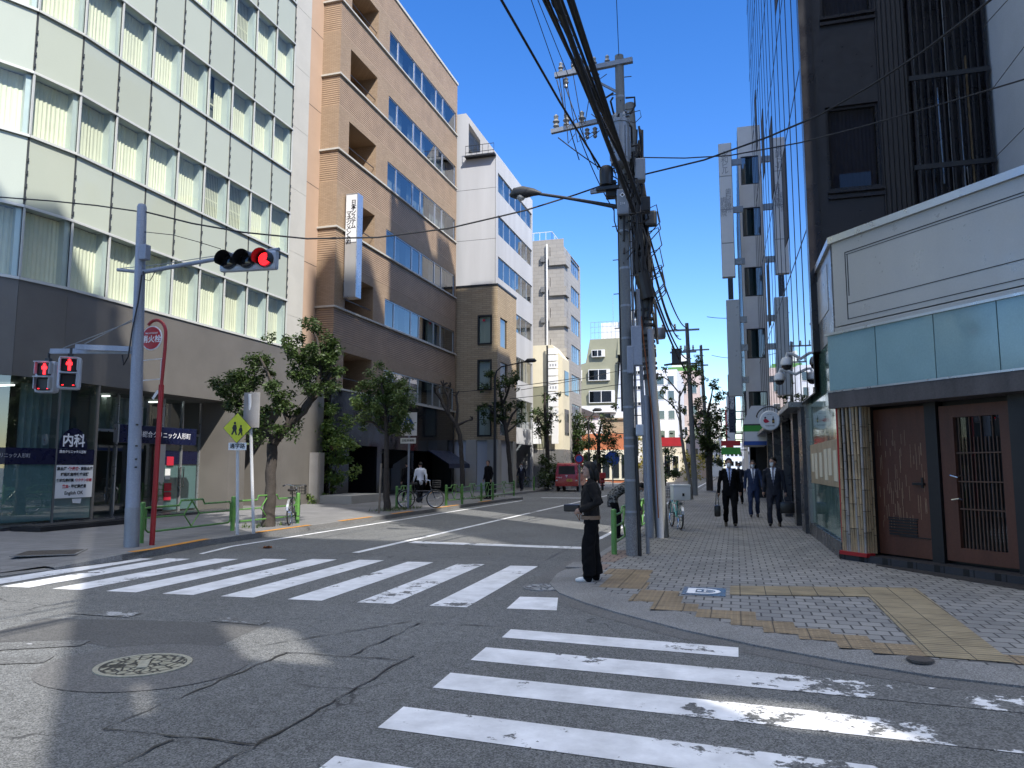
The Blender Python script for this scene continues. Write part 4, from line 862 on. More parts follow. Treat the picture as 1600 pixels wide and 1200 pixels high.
# plain service door with straw-like streaks, lever and louvre
k = lambda s: s*1.0
d1 = cdoor(.62,1.62,.20,2.55,'brown_door','door')
b = MB(); rr = random.Random(8)
for i in range(70):
    s = rr.uniform(.68,1.56); z = rr.uniform(.6,2.0); dslab(b,s,s+.007,z,z+rr.uniform(.08,.3),RD,RD+.002)
plain('straw', (.30,.19,.11), .6, var=.3); b.build('straw_inlay', 'straw', d1)
b = MB(); dslab(b,1.36,1.56,1.32,1.36,RD,RD+.05); dslab(b,1.5,1.53,1.28,1.44,RD,RD+.02); b.build('handle', 'black', d1)
b = MB()
for q in range(6): dslab(b,.86,1.38,.52+q*.045,.545+q*.045,RD,RD+.02)
cslab(b,.84,1.4,.50,.515,RD,RD+.012); dslab(b,.84,1.4,.785,.80,RD,RD+.012); b.build('louvre', 'door_dark', d1)
# glazed lattice door
b = MB()
for s0,s1,z0,z1 in ((1.86,2.09,.22,2.52),(2.80,3.0,.22,2.52),(2.09,2.80,2.34,2.52),(2.09,2.80,.22,.42)): dslab(b,s0,s1,z0,z1,RD-.1,RD)
d2 = b.build('door', 'brown_door', co_)
b = MB(); b.face([CQ(2.09,.42,RD-.06),CQ(2.8,.42,RD-.06),CQ(2.8,2.34,RD-.06),CQ(2.09,2.34,RD-.06)]); b.build('pane', 'pane_dark', d2)
b = MB()
for i in range(11): dslab(b,2.14+i*.058,2.152+i*.058,.42,2.04 if i % 3 else 2.34,RD-.05,RD-.035)
for z in (.98,1.38,1.80): dslab(b,2.1,2.78,z,z+.02,RD-.034,RD-.02)
plain('lattice_wood', (.10,.05,.03), .6, var=.3); b.build('lattice', 'lattice_wood', d2)
b = MB()
for z in (1.12,1.48): b.tube([CQ(2.05,z,RD),CQ(2.05,z,RD+.07),CQ(2.16,z+(.02 if z<1.3 else -.03),RD+.07),CQ(2.16,z,RD)], .013, 8)
b.build('handle', 'chrome', d2)
b = MB(); dslab(b,1.64,1.84,.17,2.6,RD-.15,RD+.04); dslab(b,3.02,4.8,.17,2.6,RD-.15,RD+.12); b.build('timber_post', 'door_dark', co_)
# bamboo screen wrapped round the corner post
bb = [MB(), MB()]; rr = random.Random(2)
for i in range(15):
    s = min(.46, .0+i*.046); m = 1 if i in (2,3,7,10) else 0; p = CP(s,.2,.03 if i < 11 else .03-(i-10)*.055); x = rr.uniform(-.006,.006)
    pts = []; rs = []
    n = rr.randint(6,8)
    for q in range(n+1):
        z = .2+2.42*q/n
        for dz, r in ((-.012,.021),(0,.025),(.012,.021)):
            if 0 <= 2.42*q/n+dz <= 2.42: pts.append((p.x+x*q, p.y+x, z+dz)); rs.append(r*rr.uniform(.95,1.05))
    bb[m].tube(pts, rs, 8)
    for q in range(1, n): bb[m].tube([(p.x+x*q,p.y+x,.2+2.42*q/n-.016),(p.x+x*q,p.y+x,.2+2.42*q/n-.006)], .0262, 8, m=1)
plain('bamboo_node', (.10,.06,.035), .7, var=.2); bb[0].build('bamboo_screen', ['bamboo','bamboo_node'], co_, smooth=True); bb[1].build('bamboo_screen', ['bamboo_grey','bamboo_node'], co_, smooth=True)
b = MB(); cslab(b,-.05,.52,.15,.21,-.1,.08); cslab(b,-.07,-.03,.2,2.62,-.12,.0); b.build('red_base', 'red_paint', co_)
b = MB(); cslab(b,-.02,.44,.2,2.62,-.3,-.0); b.build('corner_post', 'door_dark', co_)
# street side of the restaurant
WXR = 1.62
def W(y, z, d=0): return Vector((WXR + (21-y)*(.1/7) - d, y, z))
def wslab(b, y0, y1, z0, z1, d0, d1, m=0): b.slab([W(y0,z0,d0),W(y1,z0,d0),W(y1,z1,d0),W(y0,z1,d0)], (-(d1-d0),0,0), m)
b = MB(); wslab(b,14.0,18.6,3.9,5.5,-.3,0); b.build('panel', 'panel_mid', co_)
b = MB(); wslab(b,13.95,18.7,5.5,5.62,-.35,.05); b.build('coping', 'aluminium', co_)
b = MB()
for y0,y1 in ((14.5,16.2),(16.3,17.3)): wslab(b,y0,y1,4.45,5.3,0,.012)
b.build('upper_window', 'panel_grey', co_)
for y0,y1 in ((14.05,15.3),(15.32,17.0),(17.02,18.6)):
    b = MB(); wslab(b,y0,y1,.35,3.88,-.05,0); b.build('glass_panel', 'green_glass', co_)
plain('menu_paper', (.36,.29,.19), .5, var=.25, vs=3)
b = MB(); wslab(b,14.1,18.5,1.25,2.1,0,.012); b.build('poster', 'menu_paper', co_)
for y0,z0,hh in ((14.3,1.35,.55),(15.0,1.45,.5),(15.6,1.35,.6),(16.4,1.4,.5),(17.2,1.35,.55),(17.8,1.5,.4)): b = MB(); wslab(b,y0,y0+.42,z0,z0+hh,.012,.018); b.build('menu_sheet', 'cream', co_)
b = MB(); wslab(b,13.9,18.7,.06,.34,-.3,.06); b.build('plinth', 'granite_dark', co_)
b = MB(); wslab(b,18.62,18.9,.06,5.55,-.2,.06); b.build('steel_post', 'panel_mid', co_)
b = MB(); b.prism([(2.1,14.3),(5.2,10.6),(6.4,11.2),(6.4,15.8),(2.1,15.8)], 2.9, 5.45); b.prism([(2.0,14.6),(3.4,13),(5.8,10.5),(6.4,11.2),(6.4,15.8),(2.0,15.8)], .06, 2.6); b.prism([(2.0,15.8),(2.0,18.6),(6.4,18.6),(6.4,15.8)], .06, 5.45); b.build('inner_core', 'interior_dark', co_)
# ------------------------------------------------------------------ dark glass tower behind it, its unseen top stepped to shape the shadows
tow = thing('glass_tower', 'tall dark tower with a mirror glass street front and a black side wall', 'building', (1.6,16,0))
def TX(y): return 1.58 - (y-16)*.016
b = MB()
ye = 37.4
b.face([(TX(ye),ye,3.1),(TX(16.15),16.15,3.1),(TX(16.15),16.15,25.2),(TX(ye),ye,25.2)]); b.build('mirror_front', 'mirror_glass', tow)
b = MB(); y = 16.15; k = 0
while y < ye+.1:
    b.bar((TX(y),y,3.1), (TX(y),y,25.2), .06, .016, up=(1,0,0)); y += 1.35; k += 1
for z in (3.1,6.55,10.1,13.65,17.2,20.75,24.3): b.bar((TX(16.1),16.1,z), (TX(ye),ye,z), .014, .03)
b.build('mullion', 'dark_metal', tow)
for y0, z0 in ((20.2,7.6),(20.2,14.4),(24.25,10.4),(28.3,12.6),(28.3,6.8),(32.35,15.4)):
    b = MB(); b.bar((TX(y0+.65),y0+.65,z0), (TX(y0+.65),y0+.65,z0+2.4), 1.1, .02, up=(1,0,0)); b.build('vent_window', 'interior_dark', tow)
b = MB(); b.box(1.75,14,16.3,ye,0,25.1); b.box(1.9,14,16.4,24.0,25.1,27.5); b.box(1.9,5.2,16.4,24.0,27.5,40.6); b.box(1.9,5.1,16.4,19.0,40.6,43.6); b.box(1.9,5.1,22,23.9,40.6,42); b.box(1.9,3.4,24.0,26.6,25.1,38.6); b.box(1.9,3.6,26.6,31.0,25.1,31.6)  # core, plus unseen boxes on top with heights set for their cast shadows
b.build('core_and_shadow_steps', 'tower_dark', tow)
# black south wall: window column, ribbed metal, service lattice
sy = 16.0
b = MB(); b.box(1.56,1.80,sy-.06,sy+.3,3.9,42); b.box(1.80,2.0,sy+.06,sy+.3,3.9,42); b.build('corner_column', 'tower_dark', tow)
b = MB()
for z in (3.9,9.0-3.7*0,12.9,16.6,20.3,24,27.7,31.4,35.1,38.8):
    pass
HS = [(.42,1.42,z,z+1.78,.14) for z in (3.55,7.22,10.98,14.7,18.4,22.1,25.8,29.5,33.2,36.9)]
b.wall((1.58+.2,sy+.02), (1,0), 1.24, 3.5, 42, [(h[0]-.2,h[1]-.2,h[2],h[3],.14) for h in HS], .14); b.build('south_wall', 'tower_panel', tow)
for h in HS:
    z = h[2]; b = MB()
    for q in ((2.0,3.0,z,z+.06),(2.0,3.0,z+1.72,z+1.78),(2.0,2.05,z+.06,z+1.72),(2.95,3.0,z+.06,z+1.72)): b.box(q[0],q[1],sy+.08,sy+.15,q[2],q[3])
    b.box(1.98,3.04,sy-.05,sy+.08,z-.08,z-.02); b.box(1.98,3.04,sy-.04,sy+.02,z-.2,z-.14); f = b.build('window', 'tower_dark', tow)
    b = MB(); b.face([(2.05,sy+.11,z+.06),(2.95,sy+.11,z+.06),(2.95,sy+.11,z+1.72),(2.05,sy+.11,z+1.72)]); b.build('pane', 'pane_tower', f)
    b = MB(); pv = None
    for i in range(26):
        q = (2.03+i*.0365, sy+.22+.012*(i%2))
        if pv: b.face([(pv[0],pv[1],z+.05),(q[0],q[1],z+.05),(q[0],q[1],z+1.74),(pv[0],pv[1],z+1.74)])
        pv = q
    plain('blind_mauve', (.16,.14,.19), .8, var=.06) if 'blind_mauve' not in M_ else None
    b.build('blind', 'blind_mauve', f)
b = MB(); b.box(3.02,3.55,sy-.02,sy+.3,3.5,42); b.build('ribbed_wall', 'rib_dark', tow)
b = MB()
for i in range(11): b.box(3.62+i*.128,3.655+i*.128,sy-.10,sy-.02,3.5,42)
b.build('lattice', 'tower_dark', tow)
for z in (3.7,5.6,7.47,9.32,11.2,13.0,14.9): b = MB(); b.box(3.56,4.98,sy-.13,sy-.10,z-.05,z+.05); b.build('lattice_rail', 'dark_metal', tow)
b = MB(); b.box(3.55,4.98,sy+.5,sy+.6,3.5,42); b.build('service_wall', 'interior_dark', tow)
for x_, r_, z0, z1, m in ((3.72,.04,3.5,18,'grey_steel'),(3.98,.022,6.9,10.2,'chrome'),(4.15,.02,7.2,9.2,'aluminium'),(4.34,.03,3.6,18,'white_paint'),(4.52,.02,5.6,9.6,'aluminium'),(4.68,.02,6.3,9.8,'bamboo'),(4.6,.03,7.1,7.5,'white_paint')):
    b = MB(); b.tube([(x_,sy+.2,z0),(x_-.02,sy+.2,z1)], r_, 8); b.build('service_pipe', m, tow)
# ground floor of the tower along the pavement
for y0,y1,d in ((18.95,19.9,.02),(21.4,22.1,.0),(25.2,25.9,.0),(29.5,30.2,0),(33.5,34.2,0)): b = MB(); b.box(TX(y0)-d,TX(y0)+.5,y0,y1,.06,3.05); b.build('pillar', 'granite_dark', tow)
b = MB(); b.box(1.9,2.0,18.9,ye,.06,3.1); b.build('shop_room', 'interior_dark', tow)
b = MB(); b.face([(TX(ye)+.25,ye,.2),(TX(19.9)+.25,19.9,.2),(TX(19.9)+.25,19.9,3.0),(TX(ye)+.25,ye,3.0)]); b.build('shop_window', 'pane_dark', tow)
for y in (20.3,20.75,21.2,22.6,23.2,23.9,24.6,26.5,27.4,28.3): b = MB(); b.bar((TX(y)+.2,y,.1), (TX(y)+.2,y,3.05), .06, .06, up=(1,0,0)); b.build('shop_frame', 'mirror_steel', tow)
b = MB(); b.slab([(TX(18.9)+.1,18.9,3.02),(TX(ye)+.1,ye,3.02),(TX(ye)-.3,ye,3.02),(TX(18.9)-.3,18.9,3.02)], (0,0,.12)); b.build('canopy', 'panel_mid', tow)
b = MB(); b.face([(TX(19.6)-.02,19.6,3.15),(TX(18.6)-.02,18.6,3.15),(TX(18.6)-.02,18.6,5.5),(TX(19.6)-.02,19.6,5.5)]); b.build('mirror_front', 'mirror_glass', tow) if False else None
# grey rendered neighbour on the side street
gr = thing('grey_neighbour', 'grey rendered building rising behind the restaurant at the right edge', 'building', (5.05,12.5,0))
b = MB(); b.wall((5.02,12.6), (1,0), 9, 0, 43.5, [], .1); b.wall((5.02,20), (0,-1), 7.4, 0, 43.5, [], .1); b.face([(5.02,12.6,43.5),(14,12.6,43.5),(14,20,43.5),(5.02,20,43.5)]); b.face([(14,12.6,0),(14,20,0),(14,20,43.5),(14,12.6,43.5)]); b.face([(14,20,0),(5.02,20,0),(5.02,20,43.5),(14,20,43.5)])
b.build('wall', 'grey_render', gr)
# ------------------------------------------------------------------ white building with teal windows and its blade signs
wb = thing('white_panel_building', 'white panelled building with stacked teal windows beyond the dark tower', 'building', (.7,40,0))
b = MB(); HW = [(.12,.72,z,z+1.55,.1) for z in (3.9,7.15,10.4,13.6,16.4)]
b.wall((.62,40), (1,0), 8, 3.0, 19.6, HW, .1); b.wall((.62,58), (0,-1), 18, 0, 19.6, [], .1); b.face([(.62,40,19.6),(9,40,19.6),(9,58,19.6),(.62,58,19.6)]); b.build('wall', 'white_paint', wb)
plain('teal_curtain', (.16,.34,.30), .7, var=.1)
for h in HW:
    b = MB(); z = h[2]
    for q in ((.74,1.34,z,z+.05),(.74,1.34,z+1.5,z+1.55),(.74,.79,z+.05,z+1.5),(1.29,1.34,z+.05,z+1.5)): b.box(q[0],q[1],40.03,40.1,q[2],q[3])
    f = b.build('window', 'dark_metal', wb); b = MB(); b.face([(.79,40.06,z+.05),(1.29,40.06,z+.05),(1.29,40.06,z+1.5),(.79,40.06,z+1.5)]); b.build('pane', 'pane_dark', f); b = MB(); b.box(.95,1.3,40.25,40.27,z,z+1.5); b.build('curtain', 'teal_curtain', f)
b = MB(); b.box(1.0,8.5,40.4,57.8,0,19.4); b.build('inner_core', 'interior_dark', wb)
b = MB(); y = 40.3
while y < 58: b.bar((.605,y,3.0), (.605,y,19.5), .04, .012, up=(1,0,0)); y += 1.2
b.build('side_mullion', 'dark_metal', wb); b = MB(); b.face([(.605,57.9,3.1),(.605,40.1,3.1),(.605,40.1,19.4),(.605,57.9,19.4)]); b.build('mirror_front', 'mirror_glass', wb)
def blade(label, x0, x1, z0, z1, y, panels, txt, mat='sign_white'):
    t = thing('blade_sign', label, 'sign', ((x0+x1)/2,y,z0))
    b = MB(); b.bbox(((x0+x1)/2,y+.15,(z0+z1)/2), x1-x0, .28, z1-z0, 0, .02); b.build('casing', 'panel_grey', t)
    n = panels; h = (z1-z0)/n
    for i in range(n):
        b = MB(); b.box(x0+.03,x1-.03,y-.015,y+.005,z0+i*h+.03,z0+(i+1)*h-.03); b.build('face_panel', mat, t)
    for z in (z0+.8,(z0+z1)/2,z1-1): b = MB(); b.box(x1,.75,y+.1,y+.25,z-.15,z+.15); b.build('bracket', 'panel_mid', t)
    for (s, sz, zc, xo) in txt: text(s, sz, 'ink_grey', t, frame(((x0+x1)/2+xo,y-.02,zc), (1,0,0), (0,-1,0)), vertical=True)
blade('tall white blade sign with grey vertical lettering high on the white panelled building', -.36,.28,11.0,17.95,38.0,4,[('永和ビル',.36,16.9,-.02),('歯科診療所',.3,14.9,.1),('歯科医院',.3,14.6,-.14)])
blade('long blank grey blade sign below the lettered one', -.22,.42,5.05,9.85,38.0,1,[],'panel_grey')
b = MB(); b.box(-.1,.15,38.05,38.2,9.9,10.95); tag(b.build('sign_post', 'tower_dark', loc=(0,38.1,9.9)), 'dark bracket post joining the two blade signs', 'bracket')
sh = thing('convenience_shop_canopy', 'shop canopy with green, white and blue stripes over the pavement', 'canopy', (.95,36,2.5))
b = MB(); b.box(.42,1.35,36,39.5,2.6,3.75); b.slab([(.42,36,3.75),(1.35,36,3.75),(1.35,36,4.4),(.75,36,4.4)], (0,3.5,0)); b.build('canopy_box', 'white_paint', sh)
for z0,z1,m in ((3.22,3.50,'stripe_green'),(2.78,3.22,'sign_white'),(2.6,2.78,'sign_blue')):
    if m == 'stripe_green': plain('stripe_green', (.05,.33,.04), .4)
    b = MB(); b.box(.40,1.37,35.96,35.99,z0,z1); b.box(.385,.415,35.96,39.5,z0,z1); b.build('stripe', m, sh)
b = MB(); b.box(.38,1.4,35.95,39.5,3.50,3.56); b.build('edge_trim', 'dark_metal', sh)
gs = thing('green_shop_sign', 'green and red banner board low over the pavement beyond the canopy', 'sign', (-.2,44,2.4))
b = MB(); b.bbox((-.25,46,2.55), 1.1, .1, .42, 0, .01); b.build('board', 'stripe_green', gs); b = MB(); b.bbox((-.25,46,3.0), 1.1, .1, .3, 0, .01); b.build('top_board', 'red_sign', gs); b = MB(); b.bar((.2,46,2.6),(.7,46,2.6),.06,.06); b.build('bracket', 'dark_metal', gs)
# hanging round sign and dome cameras
rs = thing('round_sign', 'round white hanging restaurant sign with a bird and a bottle', 'sign', (.92,22,2.88))
Mx = Matrix.Rotation(rad(90), 4, 'X')
b = MB(); b.lathe([(.25,-.05),(.275,-.03),(.275,.03),(.25,.05)], (.94,22,2.89), 36, M=Mx); b.build('disc', 'sign_white', rs, smooth=True)
b = MB(); b.tube([(.62+.0,22,2.98)] + [(.94+.36*math.cos(a), 22, 2.92+.36*math.sin(a)) for a in [rad(q) for q in range(165,-1,-15)]] + [(1.45,22,2.95)], .018, 6); b.build('hanger', 'dark_metal', rs)
RF = frame((.94,21.945,2.89), (1,0,0), (0,-1,0))
def shape(par, pts, mat, F, nm='emblem', z=.004):
    b = MB(); b.slab([F @ Vector((p[0],p[1],0)) for p in pts], (F.to_3x3() @ Vector((0,0,z)))); return b.build(nm, mat, par)
shape(rs, [(-.17,.02),(-.12,.05),(-.07,.03),(-.01,-.03),(-.06,-.06),(-.12,-.07),(-.16,-.04)], 'ink_red', RF); shape(rs, [(-.15,.06),(-.13,.1),(-.1,.1),(-.09,.07),(-.12,.05)], 'ink', RF); shape(rs, [(.06,-.08),(.12,-.08),(.12,.03),(.1,.06),(.1,.11),(.08,.11),(.08,.06),(.06,.03)], 'ink', RF); shape(rs, [(.062,-.05),(.118,-.05),(.118,0),(.062,0)], 'amber', RF, z=.007)
text('YAKITORI', .055, 'ink', rs, RF @ Matrix.Translation((0,-.15,.002)))
text('and sake', .04, 'ink', rs, RF @ Matrix.Translation((0,.17,.002)))
def dome(x, y, z, lab):
    t = thing('dome_camera', lab, 'camera', (x,y,z))
    b = MB(); b.lathe([(.05,.16),(.10,.14),(.135,.06),(.14,-.02),(.12,-.04)], (x,y,z), 20); b.build('housing', 'white_paint', t, smooth=True)
    b = MB(); b.lathe([(.115,-.04),(.10,-.10),(.06,-.14),(.01,-.155)], (x,y,z), 20); b.build('lens_dome', 'black_stone', t, smooth=True)
    b = MB(); b.tube([(x,y,z+.15),(x+.02,y-.02,z+.24),(x+.12,y,z+.24),(TX(y)+.02,y+.02,z+.1)], .035, 8); b.build('arm', 'white_paint', t, smooth=True)
dome(1.22,18.6,4.02,'white dome camera on a bent arm, the upper and nearer one'); dome(1.13,20.0,3.82,'white dome camera on a bent arm, the lower and farther one')
for (x,y,lab) in ((1.38,19.8,'small white paper lying at the foot of the dark pillar'),):
    b = MB(); b.slab([(-.12,-.1,0),(.14,-.12,.01),(.1,.14,.04),(-.1,.1,.02)], (0,0,.01)); tag(b.build('paper_bag', 'bag_white', loc=(x,y,.066)), lab, 'paper')
# ------------------------------------------------------------------ farther right: shop fronts and a thicket of signs
for i,(x0,y0,y1,h,m,lab) in enumerate(((1.0,58.2,70,15.5,'pale_blue','pale narrow block just past the white panelled building'),(1.2,70.2,86,11,'pink_wall','pinkish block farther along the right pavement'),(.9,86.2,110,16,'concrete','grey block farther along the right pavement'),(1.1,110.2,150,12,'trim_white','farthest white block along the right pavement'))):
    t = thing('street_block', lab, 'building', (x0+4,y0,0)); b = MB(); b.box(x0,x0+9,y0,y1,0,h); b.build('wall', m, t)
    for z in range(2, int(h)-1, 3):
        for q in range(3):
            b = MB(); yy = y0+1+q*(y1-y0)/3.2; b.box(x0-.03,x0+.05,yy,yy+(y1-y0)/5,z+.6,z+2); b.build('window', 'pane_dark', t)
for i,(x0,y,z0,z1,w_,m,s) in enumerate(((-.15,59,4.2,8.6,.5,'navy','居酒屋'),(-.3,64,3.4,7.4,.6,'sign_white','酒場'),(-.1,69,5.5,10,.5,'tower_dark','ビル'),(-.5,74,3.2,7.0,.7,'red_sign','焼肉'),(-.3,80,4,9,.7,'navy','薬'),(-.6,88,3.5,8.5,.8,'sign_white','本'),(-.4,97,5,11,.8,'tower_dark','寿司'))):
    t = thing('shop_sign', f"{['dark blue','white','tall black','bright red','deep blue','large white','far black'][i]} upright shop sign among the thicket of signs on the right", 'sign', (x0,y,z0), group='upright shop signs far along the right pavement')
    b = MB(); b.bbox((x0,y,(z0+z1)/2), w_, .25, z1-z0, 0, .02); b.build('casing', m, t); b = MB(); b.bar((x0,y+.1,z0+1),(1.3,y+.1,z0+1),.08,.08); b.build('bracket', 'dark_metal', t)
    text(s, w_*.75, 'ink' if m == 'sign_white' else 'ink_white', t, frame((x0,y-.14,(z0+z1)/2), (1,0,0), (0,-1,0)), vertical=True)
# added screens out of view: they shade the crossing, their gaps let sun through
sb = thing('shade_block', 'unseen wall screens with gaps, added behind the viewer to shade the crossing', 'building', (8,-8,0))
b = MB()
b.wall((3.6,-3.9), (1,0), 3.7, 0, 35.1, [(1.3,2.7,12.6,15.0),(.1,.8,10.6,12.2)], .6); b.wall((7.3,-3.9), (0,1), .6, 0, 35.1, [], .1); b.wall((3.6,-3.3), (0,-1), .6, 0, 35.1, [], .1)  # holes placed to drop sun patches standing in for light off the clinic glass
b.box(1.2,3.5,-26,-5.3,0,35.1); b.box(1.9,3.55,-5.25,-3.9,18.6,35.1); b.box(1.9,3.55,-5.25,-3.9,0,9.6); b.box(-2,1.1,-30,-8,0,34)
b.wall((7.4,-4.2), (1,0), 7.8, 0, 27.5, [(1.5,2.9,12.3,13.9)], .6)
b.box(15.3,18.7,-4.6,-3.4,0,57); b.box(18.7,21,-4.6,-3.4,45,62)
b.build('wall', 'concrete_warm', sb)
# ------------------------------------------------------------------ street furniture
GZ = .12
# traffic signal pole on the clinic corner
sp = thing('signal_pole', 'leaning blue-grey traffic signal pole on the clinic corner', 'pole', (-10.87,11.62,GZ))
PB, PT = Vector((-10.87,11.62,GZ)), Vector((-11.07,11.62,6.75))
def PP(z): return PB.lerp(PT, (z-GZ)/(6.75-GZ))
b = MB(); b.tube([PP(.12),PP(.85)], [.135,.132], 16); b.build('dark_sleeve', 'grey_steel', sp, smooth=True)
b = MB(); b.tube([PP(.85),PP(4),PP(6.7),PP(6.75)], [.125,.105,.088,.07], 16); b.build('shaft', 'pole_grey', sp, smooth=True)
b = MB()
for z in (1.5,2.15,2.9,3.75,3.95,4.4,5.25,5.45,6.1,6.35): b = MB(); b.tube([PP(z),PP(z+.05)], [.128-.006*z]*2, 16); b.build('clamp', 'dark_metal', sp)
for z in (1.6,1.75,2.0,2.4): b = MB(); b.bbox(PP(z)+Vector((.11,-.07,0)), .03, .03, .03); b.build('bolt', 'dark_metal', sp)
b = MB(); b.bbox(PP(5.75)+Vector((.15,-.05,0)), .16, .14, .3, 0, .02); b.build('junction_box', 'pole_grey', sp)
ARM = PP(5.38)
b = MB(); b.tube([ARM+Vector((.08,0,0)),Vector((-9.2,11.5,5.46)),Vector((-7.8,11.45,5.52))], [.045,.04,.035], 10); b.tube([ARM+Vector((-.08,0,.02)),ARM+Vector((-.45,-.1,.06))], .035, 8); b.build('signal_arm', 'pole_grey', sp, smooth=True)
b = MB(); b.tube([ARM+Vector((-.45,-.1,.08)),ARM+Vector((.5,0,.12)),Vector((-8.8,11.5,5.55))], .008, 5); b.build('tie_rod', 'grey_steel', sp)
A1, A2 = Vector((-12.35,11.5,3.95)), Vector((-13.2,11.7,3.93))
b = MB(); b.bar(PP(3.85)+Vector((0,-.05,0)), A1, .07, .1); b.bar(PP(3.82), A2, .07, .1); b.build('lower_arm', 'pole_grey', sp)
b = MB(); b.tube([PP(4.5),A1+Vector((.2,0,.05))], .01, 5); b.tube([PP(4.45),A2+Vector((.3,0,.05))], .01, 5); b.build('stay_rod', 'grey_steel', sp)
pts = [PP(5.3)+Vector((.12,-.08,0)),PP(4.8)+Vector((.10,-.12,0)),PP(4.2)+Vector((-.02,-.13,0)),PP(3.7)+Vector((-.1,-.12,0)),PP(3.55)+Vector((-.22,-.1,0)),PP(3.75)+Vector((-.3,-.06,0))]
b = MB(); b.tube(pts, .014, 6); b.tube([ARM+Vector((.12,-.05,0)),ARM+Vector((.2,-.08,-.18)),ARM+Vector((.3,-.05,-.2)),ARM+Vector((.35,0,-.03))], .008, 5); b.build('loose_cable', 'cable', sp)
# vehicle signal
tl = thing('traffic_light', 'horizontal three-lamp traffic light showing red, hung from the arm over the road', 'traffic light', (-8.4,11.42,5.33), rad(6))
b = MB(); b.bbox((0,0,0), 1.12, .14, .36, 0, .05); b.build('housing', 'signal_grey', tl, local=True)
MX = Matrix.Rotation(rad(90), 4, 'X')
for i, x in enumerate((-.36,0,.36)):
    b = MB(); b.lathe([(.145,.06),(.15,.09)], (x,0,0), 24, M=MX)
    n = 20
    for j in range(n):        # hood: open-bottomed sleeve
        a0, a1 = rad(-60+300*j/n), rad(-60+300*(j+1)/n)
        c = lambda a, d, r=.155: Vector((x+r*math.sin(a+rad(-90)), -d, r*math.cos(a+rad(-90))+.0))
        b.face([c(a0,.07),c(a1,.07),c(a1,.07+.26*max(.25,math.sin((j+1)/n*math.pi))),c(a0,.07+.26*max(.25,math.sin(j/n*math.pi)))]) if False else None
    for j in range(n):
        a0, a1 = rad(-30+240*j/n), rad(-30+240*(j+1)/n); c = lambda a, d, r: Vector((x+r*math.cos(a), -d, r*math.sin(a)))
        for r in (.155,.16): b.face([c(a0,.07,r),c(a1,.07,r),c(a1,.30,r),c(a0,.30,r)])
    o = b.build('lamp_hood', 'black', tl, local=True)
    b = MB(); b.lathe([(.13,.09),(.10,.105),(.01,.11)], (x,0,0), 24, M=MX); b.build('lens', 'red_lens' if False else ('black_stone' if i < 2 else 'ink_red'), o, local=True, smooth=True)
    if i == 2:
        b = MB()
        for q in range(6):
            m = max(1, 6*q)
            for s in range(m): a = 2*math.pi*s/m; b.bbox((x+.021*q*math.cos(a),-.118,.021*q*math.sin(a)), .013,.006,.013)
        b.build('lit_diode', 'red_lamp', o, local=True)
b = MB(); b.bbox((-.1,.1,.1), .1,.12,.1); b.bbox((.5,.06,.1), .1,.12,.1); b.build('hanger', 'dark_metal', tl, local=True)
def ped(label, loc, rz):
    t = thing('pedestrian_signal', label, 'pedestrian signal', loc, rz)
    b = MB(); b.bbox((0,0,0), .40, .22, .64, 0, .06); b.build('housing', 'signal_grey', t, local=True)
    for z, lit in ((.15,True),(-.15,False)):
        b = MB(); b.bbox((0,-.115,z), .27, .02, .25, 0, .02); l = b.build('lens', 'black', t, local=True)
        b = MB(); b.slab([(-.15,-.12,z+.15),(.15,-.12,z+.15),(.15,-.12,z+.135),(-.15,-.12,z+.135)], (0,-.14,0)); b.slab([(-.15,-.12,z+.14),(-.15,-.12,z-.1),(-.138,-.12,z-.1),(-.138,-.12,z+.14)], (0,-.1,0)); b.slab([(.15,-.12,z+.14),(.15,-.12,z-.1),(.138,-.12,z-.1),(.138,-.12,z+.14)], (0,-.1,0)); b.build('visor', 'signal_grey', l, local=True)
        if lit:
            man = [(-.018,-.105),(-.018,.0),(-.05,0),(-.055,.02),(-.05,.06),(-.02,.07),(-.022,.085),(-.03,.1),(-.01,.115),(.01,.115),(.03,.1),(.022,.085),(.02,.07),(.05,.06),(.055,.02),(.05,0),(.03,0),(.03,-.105)]
            b = MB(); b.slab([(p[0],-.127,z+p[1]) for p in man], (0,-.004,0)); b.build('red_figure', 'red_lamp', l, local=True)
        else:
            b = MB()
            for x in (-.09,.09): b.bbox((x,-.128,z-.09), .035,.004,.012)
            b.build('red_marker', 'red_lamp', l, local=True)
    b = MB(); b.tube([(0,0,.3),(0,0,.5)], .025, 8); b.bbox((0,0,.36), .1,.1,.06,0,.01); b.build('hanger', 'dark_metal', t, local=True)
ped('pedestrian signal with a red standing figure, the larger one nearer the pole', (-12.42,11.45,3.42), rad(40)); ped('pedestrian signal with a red standing figure, the one at the outer end of the arm', (-13.25,11.7,3.4), rad(18))
# fire hydrant sign
hy = thing('hydrant_sign', 'red hooked post with a round red fire hydrant sign and white lettering', 'sign', (-10.75,12.0,GZ))
b = MB(); b.tube([(-10.75,12,GZ),(-10.72,12,3.2)], .05, 10); b.tube([(-10.72,12,3.2),(-10.68,12,3.9),(-10.68,12,4.2)] + [(-10.93+.25*math.cos(a),12,4.2+.3*math.sin(a)) for a in [rad(q) for q in range(15,136,15)]], .032, 10); b.build('post', 'red_paint', hy, smooth=True)
b = MB(); b.lathe([(.24,-.012),(.245,0),(.24,.012)], (-10.96,11.95,4.13), 32, M=MX); d = b.build('disc', 'sign_white', hy); b = MB(); b.lathe([(.222,.0125),(.222,.016)], (-10.96,11.95,4.13), 32, M=MX); b.build('red_face', 'red_sign', d)
HF = frame((-10.96,11.932,4.10), (1,0,0), (0,-1,0)); text('消火栓', .155, 'ink_white', hy, HF, bold=.003); text('FIRE HYDRANT', .045, 'ink_white', hy, HF @ Matrix.Translation((0,.125,0)))
